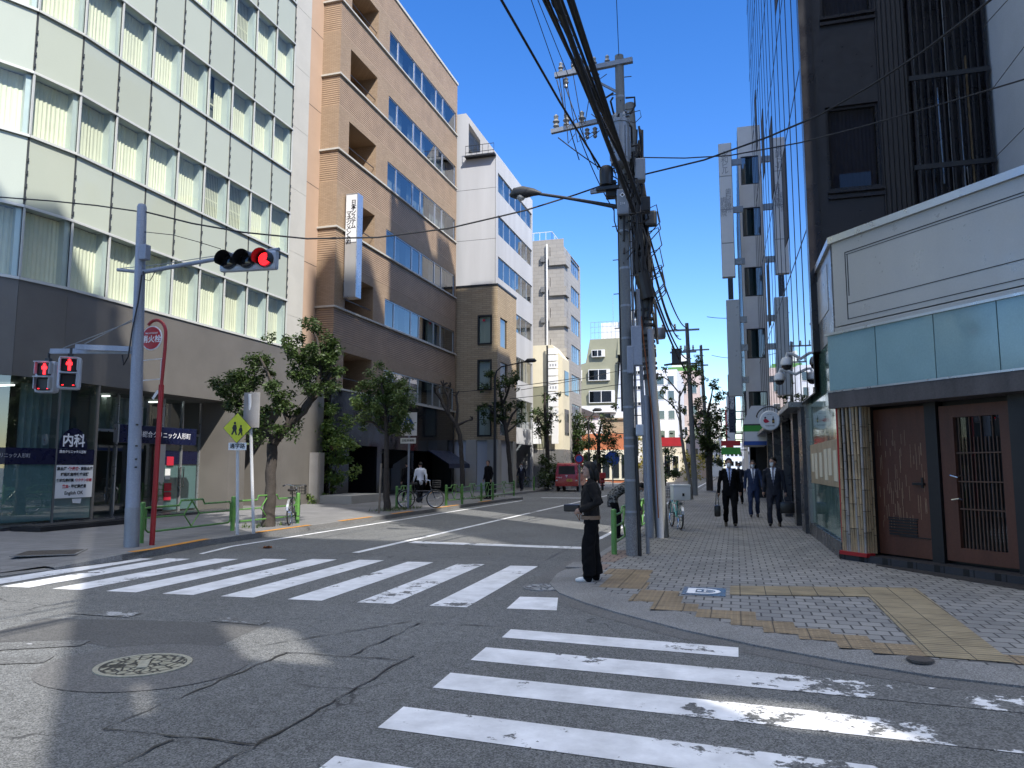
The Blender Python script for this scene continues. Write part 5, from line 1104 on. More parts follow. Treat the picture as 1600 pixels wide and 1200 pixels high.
b = MB(); 
for a, c in (((-10.70,12,3.72),(-11.2,12,3.70)),((-11.2,12,3.70),(-11.2,12,3.3)),((-11.2,12,3.3),(-10.72,12,3.32)),((-10.74,11.99,3.7),(-10.74,11.99,3.3))): b.bar(a, c, .015, .015)
b.build('empty_frame', 'white_paint', hy); b = MB(); b.slab([(-10.9,11.96,2.95),(-10.78,11.96,3.1),(-10.74,11.96,3.06),(-10.86,11.96,2.91)], (0,.01,0)); b.build('tag_plate', 'sign_white', hy)
# school route warning
ss = thing('school_sign', 'yellow-green diamond school route sign with two walking figures on a white post', 'sign', (-10.62,14.4,GZ))
b = MB(); b.tube([(-10.62,14.4,GZ),(-10.42,14.0,2.4)], .035, 10); b.build('post', 'white_paint', ss)
SC = Vector((-10.37,13.92,2.45)); SFm = frame(SC, (1,.12,0), (.12,-1,0))
def rr_diamond(r): return [(r,0),(0,r),(-r,0),(0,-r)]
shape(ss, rr_diamond(.335), 'ink', SFm, 'border', .012); shape(ss, rr_diamond(.325), 'sign_yellow', SFm @ Matrix.Translation((0,0,.003)), 'face', .012)
for dx, k in ((-.055,1.0),(.09,.8)):
    F2 = SFm @ Matrix.Translation((dx,-.03 if k == 1 else -.07,.016)) @ Matrix.Diagonal((k,k,1,1))
    shape(ss, [(.02*math.cos(a*.63)*1.4,.135+.028*math.sin(a*.63)*1.1) for a in range(10)], 'ink', F2, 'figure', .003)
    shape(ss, [(-.03,.1),(.03,.1),(.05,.02),(.035,-.03),(.06,-.12),(.03,-.125),(0,-.04),(-.05,-.12),(-.08,-.11),(-.04,-.02),(-.06,.03)], 'ink', F2, 'figure', .003)
PFm = frame((-10.37,13.95,2.05), (1,.12,0), (.12,-1,0)); shape(ss, [(-.21,-.08),(.21,-.08),(.21,.08),(-.21,.08)], 'sign_white', PFm, 'plate', .01); text('通学路', .12, 'ink', ss, PFm @ Matrix.Translation((0,0,.012)), bold=.002)
plain('back_grey', (.25,.24,.23), .6, var=.15)
bs = thing('sign_post', 'white post carrying a traffic sign seen from its grey back, beside the school sign', 'sign', (-10.4,14.7,GZ))
b = MB(); b.tube([(-10.45,14.75,GZ),(-10.22,14.1,3.2)], .035, 10); b.build('post', 'white_paint', bs); b = MB(); b.bbox((-10.2,14.16,2.85), .38, .03, .78, rad(7), .01); b.build('back_plate', 'back_grey', bs)
# triangular crossing sign
xs = thing('crossing_sign', 'square crossing sign with a blue triangle on a grey post beside the street tree', 'sign', (-11.3,24.95,GZ))
b = MB(); b.tube([(-11.3,24.95,GZ),(-11.3,24.95,3.6)], .04, 10); b.build('post', 'pole_grey', xs); XF = frame((-11.3,24.88,3.15), (1,0,0), (0,-1,0))
shape(xs, [(-.33,-.42),(.33,-.42),(.33,.42),(-.33,.42)], 'sign_white', XF, 'plate', .015); shape(xs, [(-.25,-.05),(.25,-.05),(0,.35)], 'sign_blue', XF @ Matrix.Translation((0,0,.016)), 'triangle'); shape(xs, [(-.04,-.02),(.0,.2),(.05,.02),(.02,.0)], 'ink_white', XF @ Matrix.Translation((0,0,.021)), 'figure'); text('横断歩道', .12, 'sign_blue', xs, XF @ Matrix.Translation((0,-.2,.017)))
b = MB(); b.bbox((-11.3,24.87,2.55), .6, .02, .2, 0, .01); b.build('small_plate', 'sign_white', xs); text('自転車横断', .1, 'ink', xs, frame((-11.3,24.855,2.55),(1,0,0),(0,-1,0)))
# round signs farther off
for (px,py,y,r,m1,m2,lab) in ((905,717,47,.3,'red_sign','sign_blue','round blue no parking sign with a red ring beside the red van'),(957,716,62,.6,'sign_blue','sign_blue','round plain blue traffic sign above the far carriageway')):
    p = Q(px,py,y); t = thing('round_traffic_sign', lab, 'sign', (p.x,p.y,0)); b = MB(); b.tube([(p.x,p.y+.05,0),(p.x,p.y+.05,p.z+r)], .05, 8); b.build('post', 'grey_steel', t)
    b = MB(); b.lathe([(r,0),(r,.03)], p, 24, M=MX); d = b.build('disc', m1, t); b = MB(); b.lathe([(r*.7,.031),(r*.7,.036)], p, 24, M=MX); b.build('face', m2, d)
# guard rails with diamond
def guard(p0, p1, z, label, last=False, lower=1.0, grp='green pedestrian guard rails'):
    a = Vector((p0[0],p0[1],z)); c = Vector((p1[0],p1[1],z)); d = (c-a); L = d.length; d.normalize(); t = thing('guard_rail', label, 'guard rail', a, group=grp)
    at = lambda s, h: a + d*s + Vector((0,0,h))
    for s in ((0,L) if last else (0,)):
        b = MB(); b.tube([at(s,0),at(s,.78),at(s,.80)], [.05,.05,.03], 12); b.build('post', 'green_paint', t, smooth=True)
    m = L/2; k = .10; b = MB(); r = .021
    hw = min(.42, L*.22)
    b.tube([at(.04,.66),at(k+.05,.68),at(m-hw,.68),at(m-hw+.06,.78),at(m+hw-.06,.78),at(m+hw,.68),at(L-k-.05,.68),at(L-k,.62),at(L-k,.26),at(L-k-.08,.2),at(k+.08,.2),at(k,.26),at(k,.64)], r, 8)
    b.tube([at(.04,.48),at(m-hw*.55,.48)], r*.8, 8); b.tube([at(m+hw*.55,.48),at(L-.04,.48)], r*.8, 8); b.tube([at(.03,.3),at(k,.3)], r, 6); b.tube([at(L-k,.3),at(L-.04,.3)], r, 6)
    e = hw*.6; b.tube([at(m,.76),at(m+e,.48),at(m,.22),at(m-e,.48),at(m,.76)], r*.85, 8, cap=False)
    b.build('rail_panel', 'green_paint', t, smooth=True); return t
guard((-11.22,12.23),(-11.36,15.21),GZ,'green guard rail panel with a diamond beside the signal pole, nearest on the clinic side'); guard((-11.36,15.21),(-11.21,17.71),GZ,'green guard rail panel in front of the crooked tree', True)
guard((-11.82,25.1),(-11.96,26.6),GZ,'short green guard rail by the triangular crossing sign', True)
gp = [G(697,790,.12),G(722,788,.12),G(752,783,.12),G(770,781,.12),G(803,775,.12)]
labs = ['first of four green guard rail panels by the bare tree','second of four green guard rail panels, with an empty bay behind','third green guard rail panel in front of the dark standing man','last green guard rail panel before the kerb bends away']
for i in range(4): guard((-11.9,26.8+i*2.6),(-11.9,29.4+i*2.6),GZ,labs[i],i == 3) if False else guard(gp[i],gp[i+1],GZ,labs[i],i == 3)
guard((-2.12,13.5),(-2.14,16.4),.06,'green guard rail panel behind the waiting person at the right kerb'); guard((-2.14,16.4),(-2.15,19.35),.06,'green guard rail panel between the second utility pole and the parked bicycle'); guard((-2.15,19.35),(-2.15,22.3),.06,'green guard rail panel beyond the bicycle on the right kerb', True)
b = MB(); b.tube([(-12.5,47,.1),(-12.5,47,1.0)], .06, 10); tag(b.build('bollard', 'green_paint', loc=(-12.5,47,.1)), 'single green bollard before the red van', 'bollard')
# ------------------------------------------------------------------ utility poles of the right pavement
pa = thing('utility_pole', 'tall grey utility pole carrying cross-arms, a transformer and a street lamp at the right kerb', 'utility pole', (-1.79,13.45,.06))
QA = lambda z: Vector((-1.79,13.45,.06)).lerp(Vector((-1.88,13.45,9.35)), (z-.06)/9.29)
b = MB(); b.tube([QA(.06),QA(.75)], [.112,.112], 20); b.build('base_collar', 'kerb_concrete', pa, smooth=True)
b = MB(); b.tube([QA(.75),QA(4.5),QA(9.35)], [.107,.097,.082], 20); b.build('shaft', 'concrete_pole', pa, smooth=True)
b = MB()
for z in (.8,1.35,1.95,2.1,2.65,3.3,3.9,4.5,5.2,5.9,6.5,7.2,8.5): b.tube([QA(z),QA(z+.04)], [.115-.0032*z]*2, 16)
b.build('steel_band', 'grey_steel', pa)
b = MB()
for i in range(22): z = 2.2+i*.32; s = 1 if i % 2 else -1; b = MB(); b.tube([QA(z),QA(z)+Vector((s*.22,.02,0))], .009, 5); b.build('step_bolt', 'dark_metal', pa)
for q, (dx,dy,r,z0,z1,m) in enumerate(((.135,-.03,.032,.06,2.3,'black'),(.23,.35,.035,.06,4.9,'pole_grey'),(-.12,.05,.022,2.6,6.3,'cable'),(.12,.1,.025,1.8,7.5,'grey_steel'))):
    b = MB(); b.tube([QA(z0)+Vector((dx,dy,0)),QA((z0+z1)/2)+Vector((dx*.95,dy,0)),QA(z1)+Vector((dx*.8,dy,0))], r, 10); b.build('conduit', m, pa, smooth=True)
for (dx,dy,z,sx,sy,sz,m,nm) in ((.19,-.14,3.75,.19,.16,.72,'pole_grey','cabinet'),(.08,-.2,3.5,.12,.1,.5,'pole_grey','cabinet'),(.2,-.1,2.25,.14,.14,.2,'signal_grey','small_box'),(.02,-.16,6.42,.22,.12,.48,'grey_steel','meter_box'),(.33,.0,7.05,.19,.2,.42,'grey_steel','cabinet'),(.4,.05,6.4,.18,.2,.28,'dark_metal','cabinet'),(-.22,.02,6.75,.2,.2,.32,'dark_metal','cabinet')):
    b = MB(); b.bbox(QA(z)+Vector((dx,dy,0)), sx, sy, sz, rad(8), .025); k = b.build(nm, m, pa)
    if nm == 'meter_box':
        F = frame(QA(6.5)+Vector((.02,-.226,.04)), (1,.12,0), (.12,-1,0)); shape(k, [(-.05,0),(0,.05),(.05,0),(0,-.05)], 'ink_white', F, 'emblem', .003); shape(k, [(-.026,0),(0,.026),(.026,0),(0,-.026)], 'ink', F @ Matrix.Translation((0,0,.004)), 'emblem', .003); text('214', .06, 'ink_white', k, F @ Matrix.Translation((0,-.16,.001)))
b = MB(); c = QA(7.55)+Vector((-.0,-.17,0)); b.lathe([(.14,-.42),(.17,-.4),(.17,.36),(.185,.36),(.185,.42),(.06,.44)], c, 24); tr_ = b.build('transformer', 'grey_steel', pa, smooth=True)
b = MB()
for dx in (-.08,.08): b.lathe([(.025,.42),(.04,.46),(.025,.5),(.035,.54),(.015,.6)], c+Vector((dx,0,0)), 10)
for a in range(8): b.bbox(c+Vector((.18*math.cos(a*.785),.18*math.sin(a*.785),-.02)), .03,.03,.6, a*.785)
b.build('cooling_fin', 'grey_steel', tr_)
c = QA(6.95)+Vector((-.28,-.12,0)); b = MB(); b.lathe([(.12,-.16),(.13,.0),(.13,.14),(.09,.2)], c, 16); b.bbox(c+Vector((.02,.0,-.22)), .42,.12,.06); b.build('small_transformer', 'dark_metal', pa, smooth=True)
for a, c, q in (((-3.12,13.4,9.12),(-1.62,13.4,9.2),.09),((-3.2,13.4,8.0),(-1.7,13.4,8.15),.08),((-2.45,13.4,6.72),(-1.8,13.4,6.75),.07)): b = MB(); b.bar(a, c, q, q); b.build('cross_arm', 'grey_steel', pa)
b = MB(); b.bar(Vector((-2.6,13.42,9.1)), QA(8.6), .04, .04); b.build('brace', 'grey_steel', pa)
def insul(par, p, s=1, up=1):
    b = MB(); b.lathe([(.02*s,0),(.05*s,.03*up*s),(.03*s,.07*up*s),(.055*s,.1*up*s),(.03*s,.14*up*s),(.04*s,.19*up*s),(.01*s,.22*up*s)], p, 10); return b.build('insulator', 'panel_mid', par, smooth=True)
for x in (-3.0,-2.75,-2.35,-2.1): insul(pa, (x,13.4,9.16))
for x in (-2.9,-2.55,-2.3): insul(pa, (x,13.4,9.05), 1, -1)
for x in (-3.1,-2.9,-2.6): insul(pa, (x,13.4,8.06), 1.25)
for x in (-2.5,-2.35): insul(pa, (x,13.4,7.98), 1, -1)
# tangles of drop wires round the pole head
b = MB(); rr = random.Random(17)
for i in range(34):
    z = rr.uniform(6.0,8.6); s = rr.uniform(-1,1); p0 = QA(z)+Vector((.14*s,-.1,0)); w_ = rr.uniform(.15,.5); z2 = z-rr.uniform(.1,1.1)
    mid = QA((z+z2)/2)+Vector((s*w_,rr.uniform(-.2,.2),0)); b.tube([p0,p0.lerp(mid,.5)+Vector((s*w_*.3,0,.08)),mid,mid.lerp(QA(z2),.5)+Vector((s*w_*.2,0,-.06)),QA(z2)+Vector((.1*s,-.12,0))], rr.choice((.008,.012,.02)), 5)
for i in range(10):
    x0 = rr.uniform(-3.1,-2.2); z0 = rr.choice((8.25,9.1,9.35)); x1 = x0+rr.uniform(.2,.6); z1 = rr.choice((8.2,7.9,9.0)); b.tube([(x0,13.4,z0),((x0+x1)/2,13.3,min(z0,z1)-.22),(x1,13.4,z1)], .008, 5)
b.build('loose_cable', 'cable', pa)
lamp = thing('street_lamp', 'cobra-head street lamp on a long arm fixed to the grey utility pole', 'street lamp', QA(6.45))
b = MB(); b.tube([QA(6.4)+Vector((-.1,0,0)),Vector((-2.4,13.42,6.52)),Vector((-3.0,13.4,6.68)),Vector((-3.5,13.38,6.80))], [.045,.035,.03,.03], 10); b.build('arm', 'dark_metal', lamp, smooth=True)
b = MB(); b.tube([Vector((-3.4,13.38,6.79)),Vector((-3.55,13.38,6.83)),Vector((-3.75,13.38,6.85)),Vector((-3.92,13.38,6.84)),Vector((-4.02,13.38,6.81))], [.03,.075,.12,.11,.03], 14, flat=.5 if False else 1.0); b.build('head', 'dark_metal', lamp, smooth=True)
b = MB(); b.lathe([(.095,0),(.085,-.06),(.05,-.1),(.005,-.115)], (-3.8,13.38,6.80), 16); b.build('lens', 'amber' if False else 'panel_grey', lamp, smooth=True)
pb = thing('utility_pole', 'dark leaning utility pole wrapped in cables just behind the grey one', 'utility pole', (-1.61,17.09,.06))
QB = lambda z: Vector((-1.61,17.09,.06)).lerp(Vector((-2.16,17.09,10.2)), (z-.06)/10.14)
b = MB(); b.tube([QB(.06),QB(4),QB(10.2)], [.15,.14,.11], 20); b.build('shaft', 'concrete_pole', pb, smooth=True)
for dx, r, z1 in ((-.12,.085,3.2),(.10,.075,4.7)):
    b = MB(); b.tube([QB(.06)+Vector((dx-.12,-.16,0)),QB(z1/2)+Vector((dx-.06,-.2,0)),QB(z1)+Vector((dx,-.18,0))], r, 12); b.build('conduit', 'pole_grey', pb, smooth=True)
b = MB(); rr = random.Random(6)
for i in range(26):
    a = rr.uniform(0,6.28); z0 = rr.uniform(4.4,6); z1 = rr.uniform(7.5,9.8); pts = [QB(z0+(z1-z0)*q/7)+Vector((math.cos(a+rr.uniform(-.3,.3))*rr.uniform(.17,.27), math.sin(a)*.22, 0)) for q in range(8)]; b.tube(pts, rr.uniform(.014,.035), 6)
for i in range(30): z = rr.uniform(3.5,9.5); b.tube([QB(z),QB(z+.05)], .2-.005*z, 12)
for i in range(8): z = rr.uniform(5.5,8.5); b.tube([QB(z)+Vector((.15,-.1,0)),QB(z+.1)+Vector((.45,-.15,0)),QB(z-.3)+Vector((.5,-.1,0)),QB(z-.6)+Vector((.2,-.1,0))], .014, 5)
b.build('cable_wrap', 'cable', pb)
b = MB(); b.tube([QB(.5)+Vector((-.02,-.32,0)),QB(2.5)+Vector((.02,-.3,0)),QB(5)+Vector((-.08,-.26,0))], .016, 6); b.build('rusty_cable', 'leaf_brown', pb)
b = MB(); b.bbox(QB(7.3)+Vector((.3,-.1,0)), .26,.2,.36,0,.05); b.build('cable_box', 'dark_metal', pb)
b = MB(); b.tube([QB(5.4)+Vector((.1,-.2,0)),QB(6)+Vector((.02,-.22,0))], .16, 12); b.build('cable_sleeve', 'black', pb)
def farpole(base, top, lab, arms, box=True):
    t = thing('utility_pole', lab, 'utility pole', base); b = MB(); b.tube([base,top], [.16,.10], 12); b.build('shaft', 'concrete_pole', t, smooth=True)
    for z,w_ in arms: p = Vector(base).lerp(Vector(top), z); b = MB(); b.bar(p+Vector((-w_,0,0)), p+Vector((w_*.45,0,0)), .1, .1); b.build('cross_arm', 'grey_steel', t)
    for z,w_ in arms[:2]:
        p = Vector(base).lerp(Vector(top), z)
        for q in range(3): insul(t, p+Vector((-w_+.15+q*w_*.45,0,.04)), 1.6)
    if box:
        p = Vector(top); b = MB(); b.lathe([(.3,-.3),(.34,-.2),(.34,.2),(.3,.3)], p+Vector((-1.5,-.2,-.55)), 16); b.build('transformer', 'grey_steel', t, smooth=True); b = MB(); b.bbox(p+Vector((-.6,-.2,-1.9)), .5,.4,.85,0,.03); b.bar(p+Vector((-1.3,-.1,-2.35)), p+Vector((0,-.1,-2.2)), .1,.1); b.build('cabinet', 'dark_metal', t)
    return t
farpole((-2.2,42.7,.06), tuple(Q(1073,505,42.7)), 'utility pole with a pot transformer rising among the street trees on the right', ((.96,1.5),(.83,1.0),(.76,1.0)))
farpole((-1.9,56,.06), tuple(Q(1095,540,56)), 'slimmer farther utility pole just right of the transformer pole', ((.97,1.3),(.86,1.0)), False)
# street lamps on the left side
for (bx,by,hx,hz,px,lab) in ((773,770,0,0,(835,563),'slim dark street lamp arching over the road by the beige tiled corner'),(912,765,0,0,(938,640),'farther slim street lamp arching over the road beside the red van')):
    g_ = G(bx,by,.12) if by == 770 else Vector((-10.6,56,.05)); yy = g_.y; hd = Q(px[0],px[1],yy); t = thing('street_lamp', lab, 'street lamp', g_)
    b = MB(); mid = Vector((g_.x,yy,hd.z-.9)); b.tube([g_,mid,Vector((g_.x+.1,yy,hd.z-.55)),Vector((g_.x+.4,yy,hd.z-.3)),hd-Vector((.5,0,.05))], [.09,.06,.045,.04,.035], 10); b.build('post', 'dark_metal', t, smooth=True)
    b = MB(); b.tube([hd-Vector((.6,0,.07)),hd-Vector((.4,0,.0)),hd,hd+Vector((.12,0,-.04))], [.04,.13,.12,.03], 10); b.build('head', 'dark_metal', t, smooth=True)
# ------------------------------------------------------------------ overhead cables
def cable(pts, r, label, sag=0.0, grp='overhead cables'):
    pts = [Vector(p) for p in pts]; out = []
    if len(pts) == 2:
        a, c = pts; n = 18
        for i in range(n+1): f = i/n; out.append(a.lerp(c, f) - Vector((0,0,sag*4*f*(1-f))))
    else: out = pts
    b = MB(); b.tube(out, r, 6, cap=False); return tag(b.build('overhead_cable', 'cable', loc=out[0]), label, 'cable', grp)
def towards(P, px, z):
    """from P at a pole, through the pixel column px at the top of the view, on to the far side of the crossing"""
    r = Vector(ray(px, -6)); t = (z-EYE)/r.z; q = Vector((r.x*t, r.y*t, z)); return P + (q-P)*2.6 if False else (q, P)
bundle = [(848,(975,255),.028,7.3),(853,(985,300),.02,7.0),(862,(972,240),.033,7.3),(868,(990,330),.036,6.7),(875,(986,280),.02,6.9),(886,(992,300),.022,7.0),(892,(1000,318),.028,6.8),(780,(938,262),.018,7.6)]
for i,(px,(ax,ay),r,z) in enumerate(bundle):
    P = Q(ax,ay,13.3); q,_ = towards(P, px, z); e = q + (q-P)*1.3; cable([e,q.lerp(e,.5)-Vector((0,0,.02)),q,q.lerp(P,.5)-Vector((0,0,.05)),P], r, 'thick black cable sweeping overhead from the pole heads towards the viewer' if px != 780 else 'single black cable passing left of the bundle over the street')
    if r > .03:      # spiral binding on the thick cables
        b = MB(); d = (P-e); n = 260; pts = []
        for k in range(n): f = k/n; c_ = e+d*f; a = k*.9; pts.append(c_+Vector((math.cos(a)*r*1.15,0,math.sin(a)*r*1.15)))
        b.tube(pts, .006, 4, cap=False); tag(b.build('cable_binding', 'cable', loc=P), 'thin wire spiralled round a thick overhead cable', 'cable', 'cable bindings')
for px,(ax,ay),r in ((828,(872,121),.007),(838,(888,118),.007),(850,(920,112),.007),(963,(967,88),.007)):
    P = Q(ax,ay,13.4); q,_ = towards(P, px, 9.0 if px < 900 else 9.6); e = q+(q-P)*1.2; cable([e,q,P], r, 'thin high wire running from the upper cross-arm over the crossing')
for (a,c,s) in (((872,215),(1000,300),.05),((880,125),(935,265),.1),((905,212),(960,330),.1),((870,125),(905,250),.05)):
    cable([Q(a[0],a[1],13.4),Q(c[0],c[1],13.6)], .011, 'short cable slung between cross-arm and pole', s)
for (px,py),(qx,qy) in (((1000,330),(1058,515)),((1003,345),(1060,525)),((1006,360),(1064,530)),((995,300),(1072,512)),((1010,420),(1080,560)),((1012,440),(1096,600))):
    cable([Q(px,py,17),Q(qx,qy,42.7)], .028, 'black cable strung from the dark pole to the transformer pole', .7)
cable([PP(6.62),Q(480,374,12.4),Q(700,357,13.2),Q(860,318,13.6),Q(945,288,13.6)] if False else [PP(6.62)] + [Q(px,py,11.62+(px-230)/715*2.2) for px,py in ((300,349),(380,363),(480,373),(590,371),(700,357),(820,329),(900,304),(960,283))], .016, 'black cable crossing the whole street from the signal pole to the utility poles')
cable([PP(6.6)] + [Q(px,py,11.5) for px,py in ((150,321),(80,314),(0,308),(-120,300))], .014, 'black cable leaving the picture at left from the top of the signal pole')
cable([PP(6.2)] + [Q(px,py,11.55) for px,py in ((270,367),(310,378),(345,389))], .007, 'thin wire from the signal pole to the traffic light')
cable([Q(1005,273,13.45)] + [Q(px,py,13.3-(px-1005)*.008) for px,py in ((1100,250),(1200,214),(1280,180),(1360,134),(1440,82),(1545,2),(1620,-60))], .016, 'black cable rising from the pole heads across the dark tower to the upper right')
cable([Q(1005,246,13.45)] + [Q(px,py,13.3-(px-1005)*.006) for px,py in ((1070,247),(1140,243),(1250,223),(1350,197),(1480,160),(1600,124),(1700,95))], .011, 'grey wire sagging across the front of the dark tower to the right edge')
for a,c in (((1536,42),(1602,-30)),((1550,140),(1640,20)),((1556,245),(1640,160))): cable([Q(a[0],a[1],12.45),Q(c[0],c[1],11.8)], .006, 'thin stay wire in front of the grey rendered building')
for a,c,y in (((560,622),(905,590),40),((700,625),(985,575),48),((600,640),(985,598),44),((1105,495),(1180,490),50),((1112,555),(1170,556),60)): cable([Q(a[0],a[1],y),Q(c[0],c[1],y+6)], .02, 'distant wire spanning the street between the far poles', .2)
# ------------------------------------------------------------------ trees and plants
def leaves(b, c, r, rr, size, dens, sq=.85):
    n = int(dens * r**1.6)
    subs = [(Vector(c)+Vector((rr.gauss(0,.5),rr.gauss(0,.5),rr.gauss(0,.45)))*r, r*rr.uniform(.3,.6)) for _ in range(6)]
    for i in range(n):
        s, q = rr.choice(subs); d = Vector((rr.gauss(0,1),rr.gauss(0,1),rr.gauss(0,1)))
        d = d.normalized()*(rr.random()**.45)*q; p = s+Vector((d.x,d.y,d.z*sq))
        a = Vector((rr.gauss(0,1),rr.gauss(0,1),rr.gauss(0,.5)-.35)).normalized(); n_ = Vector((rr.gauss(0,.7),rr.gauss(0,.7),1)).normalized(); w = a.cross(n_).normalized()
        L = size*rr.uniform(.7,1.3); W_ = L*.24
        b.face([p, p+a*L*.45+w*W_, p+a*L, p+a*L*.45-w*W_])
def tree(name, label, cat, conv, y, trunk, limbs, clumps, leaf, bark='bark', size=.11, dens=1500, seed=1, group='street trees', depth=.55, stubs=0, grow=1.0):
    """trunk: [(px,py,radius)], limbs the same, clumps: [(px,py,radius in picture units)]"""
    rr = random.Random(seed); sx, ox, oy = conv; P = lambda a, c, dy=0: Q(ox+a/sx, oy+c/sx, y+dy)
    base = P(*trunk[0][:2]); t = thing(name, label, cat, base, group=group); m = (P(100,0)-P(0,0)).length/100
    def br(b, pts, dy0=0, dy1=0):
        k = len(pts); ps = [P(p[0], p[1], dy0+(dy1-dy0)*i/max(1,k-1)) for i, p in enumerate(pts)]; out = []; rs = []
        for i in range(k-1):
            for q in range(4):
                f = q/4; v = ps[i].lerp(ps[i+1], f); j = 0 if (i == 0 and q == 0) else pts[i][2]*m*.14
                out.append(v+Vector((rr.uniform(-j,j),rr.uniform(-j,j),0))); rs.append((pts[i][2]+(pts[i+1][2]-pts[i][2])*f)*m*rr.uniform(.95,1.06)*.85)
        out.append(ps[-1]); rs.append(pts[-1][2]*m); b.tube(out, rs, 10); return ps
    b = MB(); br(b, trunk); b.build('trunk', bark, t, smooth=True)
    dys = []
    b = MB()
    for l in limbs:
        d = rr.uniform(-depth,depth)*.8; ps = br(b, l, 0, d); dys.append((ps[-1], d))
        for q in range(stubs):
            p = ps[-1]; b.tube([p, p+Vector((rr.gauss(0,.12),rr.gauss(0,.12),rr.uniform(.05,.25)))], [l[-1][2]*m*.8, l[-1][2]*m*.5], 6)
    for c in clumps:      # twigs into the clumps
        cc = P(c[0],c[1]); near = min(dys, key=lambda e: (e[0]-cc).length) if dys else (P(*trunk[-1][:2]),0)
        b.tube([near[0], near[0].lerp(cc,.5)+Vector((0,rr.uniform(-.1,.1),.04)), cc], [.022,.014,.006], 5)
    b.build('limb', bark, t, smooth=True)
    if clumps:
        b = MB()
        for c in clumps:
            cc = P(c[0],c[1],rr.uniform(-depth,depth)); leaves(b, cc, c[2]*m*1.12*grow, rr, size, dens)
        b.build('crown', leaf, t)
    return t
Z4 = (3.333,300,480); Z7 = (3.53,560,500); Z5 = (4.29,1000,480)
tree('street_tree','crooked leaning street tree with split dark limbs in front of the lit clinic wall','tree',Z4,16.55,[(395,1140,36),(408,1000,26),(412,860,25),(416,720,26),(440,680,26)],
  [[(440,680,24),(510,605,22),(580,540,20),(622,470,18),(605,390,15),(590,300,10),(550,210,6)],[(622,470,15),(660,380,11),(672,280,8),(650,160,5)],[(500,590,12),(455,470,10),(405,370,8),(358,270,5)],[(425,690,14),(350,620,12),(285,480,9),(255,380,5)],[(600,520,9),(680,430,7),(740,320,4)]],
  [(355,260,46),(400,340,30),(440,420,40),(470,490,42),(530,545,26),(505,205,40),(560,250,55),(590,330,45),(640,130,50),(660,220,50),(690,300,62),(640,370,62),(735,260,40),(620,430,36),(690,390,45),(190,385,55),(270,345,48),(140,415,48),(200,450,50),(345,590,60),(400,630,60),(215,510,34),(290,420,30)],'leaf_dark',size=.10,dens=3000,seed=3,depth=.7,grow=1.22)
tree('street_tree','bright green bushy young street tree behind the triangular crossing sign','tree',Z4,23.6,[(1015,1065,17),(1012,900,12),(1014,700,11),(1012,600,10)],
  [[(1012,620,9),(1000,480,7),(985,390,4)],[(1012,640,8),(1070,540,6),(1110,470,3)],[(1010,600,7),(940,520,5),(905,460,3)],[(1015,660,7),(940,600,5),(890,590,3)],[(1015,640,6),(1090,590,4)]],
  [(960,385,48),(1010,365,40),(1060,395,30),(920,435,42),(900,500,45),(970,475,55),(1040,490,60),(1105,470,45),(960,560,50),(1010,605,48),(1080,590,45),(885,590,32),(940,540,40),(1115,550,32),(1095,620,36),(1030,430,45)],'leaf_green',size=.11,dens=2300,seed=5)
b = MB(); p = G(592,802,.12); b.tube([p, p+Vector((.05,0,1.6))], .035, 8); tag(b.build('tree_stake', 'bark_pale', loc=p), 'wooden stake standing beside the bright green young tree', 'stake')
tree('pollarded_tree','leafless pollarded tree with knobbly stubs before the dark shopfront','tree',Z7,34,[(575,920,14),(570,760,12),(562,640,12),(540,575,12)],
  [[(545,580,11),(490,510,10),(455,440,8),(432,380,6)],[(500,520,8),(492,420,7),(468,360,5)],[(540,570,9),(548,480,7),(540,420,5)],[(545,580,8),(600,555,6),(628,548,5)],[(455,440,6),(425,400,5)],[(492,420,6),(505,370,5)]],[],'leaf_dark',seed=8,stubs=4)
tree('street_tree','pollarded street tree with leaf tufts in front of the beige tiled corner','tree',Z7,43.3,[(842,905,12),(832,760,11),(818,620,11),(805,560,10)],
  [[(805,560,9),(790,450,8),(772,340,5)],[(800,460,7),(830,380,6),(838,320,4)],[(815,600,8),(850,520,6),(885,480,4)],[(810,580,7),(760,520,6),(725,495,4)],[(820,620,6),(890,560,4)]],
  [(755,318,46),(835,300,45),(800,360,38),(725,505,45),(770,480,45),(830,490,45),(870,470,32),(888,550,34),(755,560,36),(850,340,30)],'leaf_dark',size=.17,dens=750,seed=11)
tree('street_tree','pollarded street tree with a shrub at its foot before the cream building','tree',Z7,50.1,[(1045,860,12),(1042,700,11),(1035,600,10)],
  [[(1035,600,9),(1028,480,7),(1028,400,5)],[(1040,640,7),(1000,560,5),(985,530,3)],[(1040,600,7),(1065,520,5)]],
  [(1030,405,34),(1000,520,36),(1062,515,36),(1050,590,42),(1010,600,34),(980,545,25),(1040,840,52),(1015,880,46),(1065,860,42),(1035,780,40)],'leaf_dark',size=.2,dens=600,seed=12)
tree('street_tree','dense dark street tree rising behind the red van','tree',Z7,60,[(1190,900,12),(1190,760,11),(1188,600,9)],[[(1188,640,8),(1160,580,5)],[(1188,620,8),(1220,560,5)]],
  [(1190,545,48),(1160,620,50),(1215,620,48),(1180,690,60),(1210,740,55),(1140,700,46),(1160,770,50),(1220,800,42)],'leaf_dark',size=.22,dens=620,seed=13)
tree('street_tree','spreading dark street tree against the terracotta shop','tree',Z7,57,[(1330,900,11),(1325,760,10),(1325,640,8)],[[(1325,660,7),(1280,600,5),(1262,560,3)],[(1325,640,7),(1345,540,4)],[(1325,680,7),(1390,620,4)]],
  [(1345,535,40),(1300,600,44),(1375,610,44),(1265,560,32),(1280,680,52),(1350,690,55),(1400,660,38),(1320,760,50),(1380,760,44)],'leaf_dark',size=.21,dens=420,seed=14)
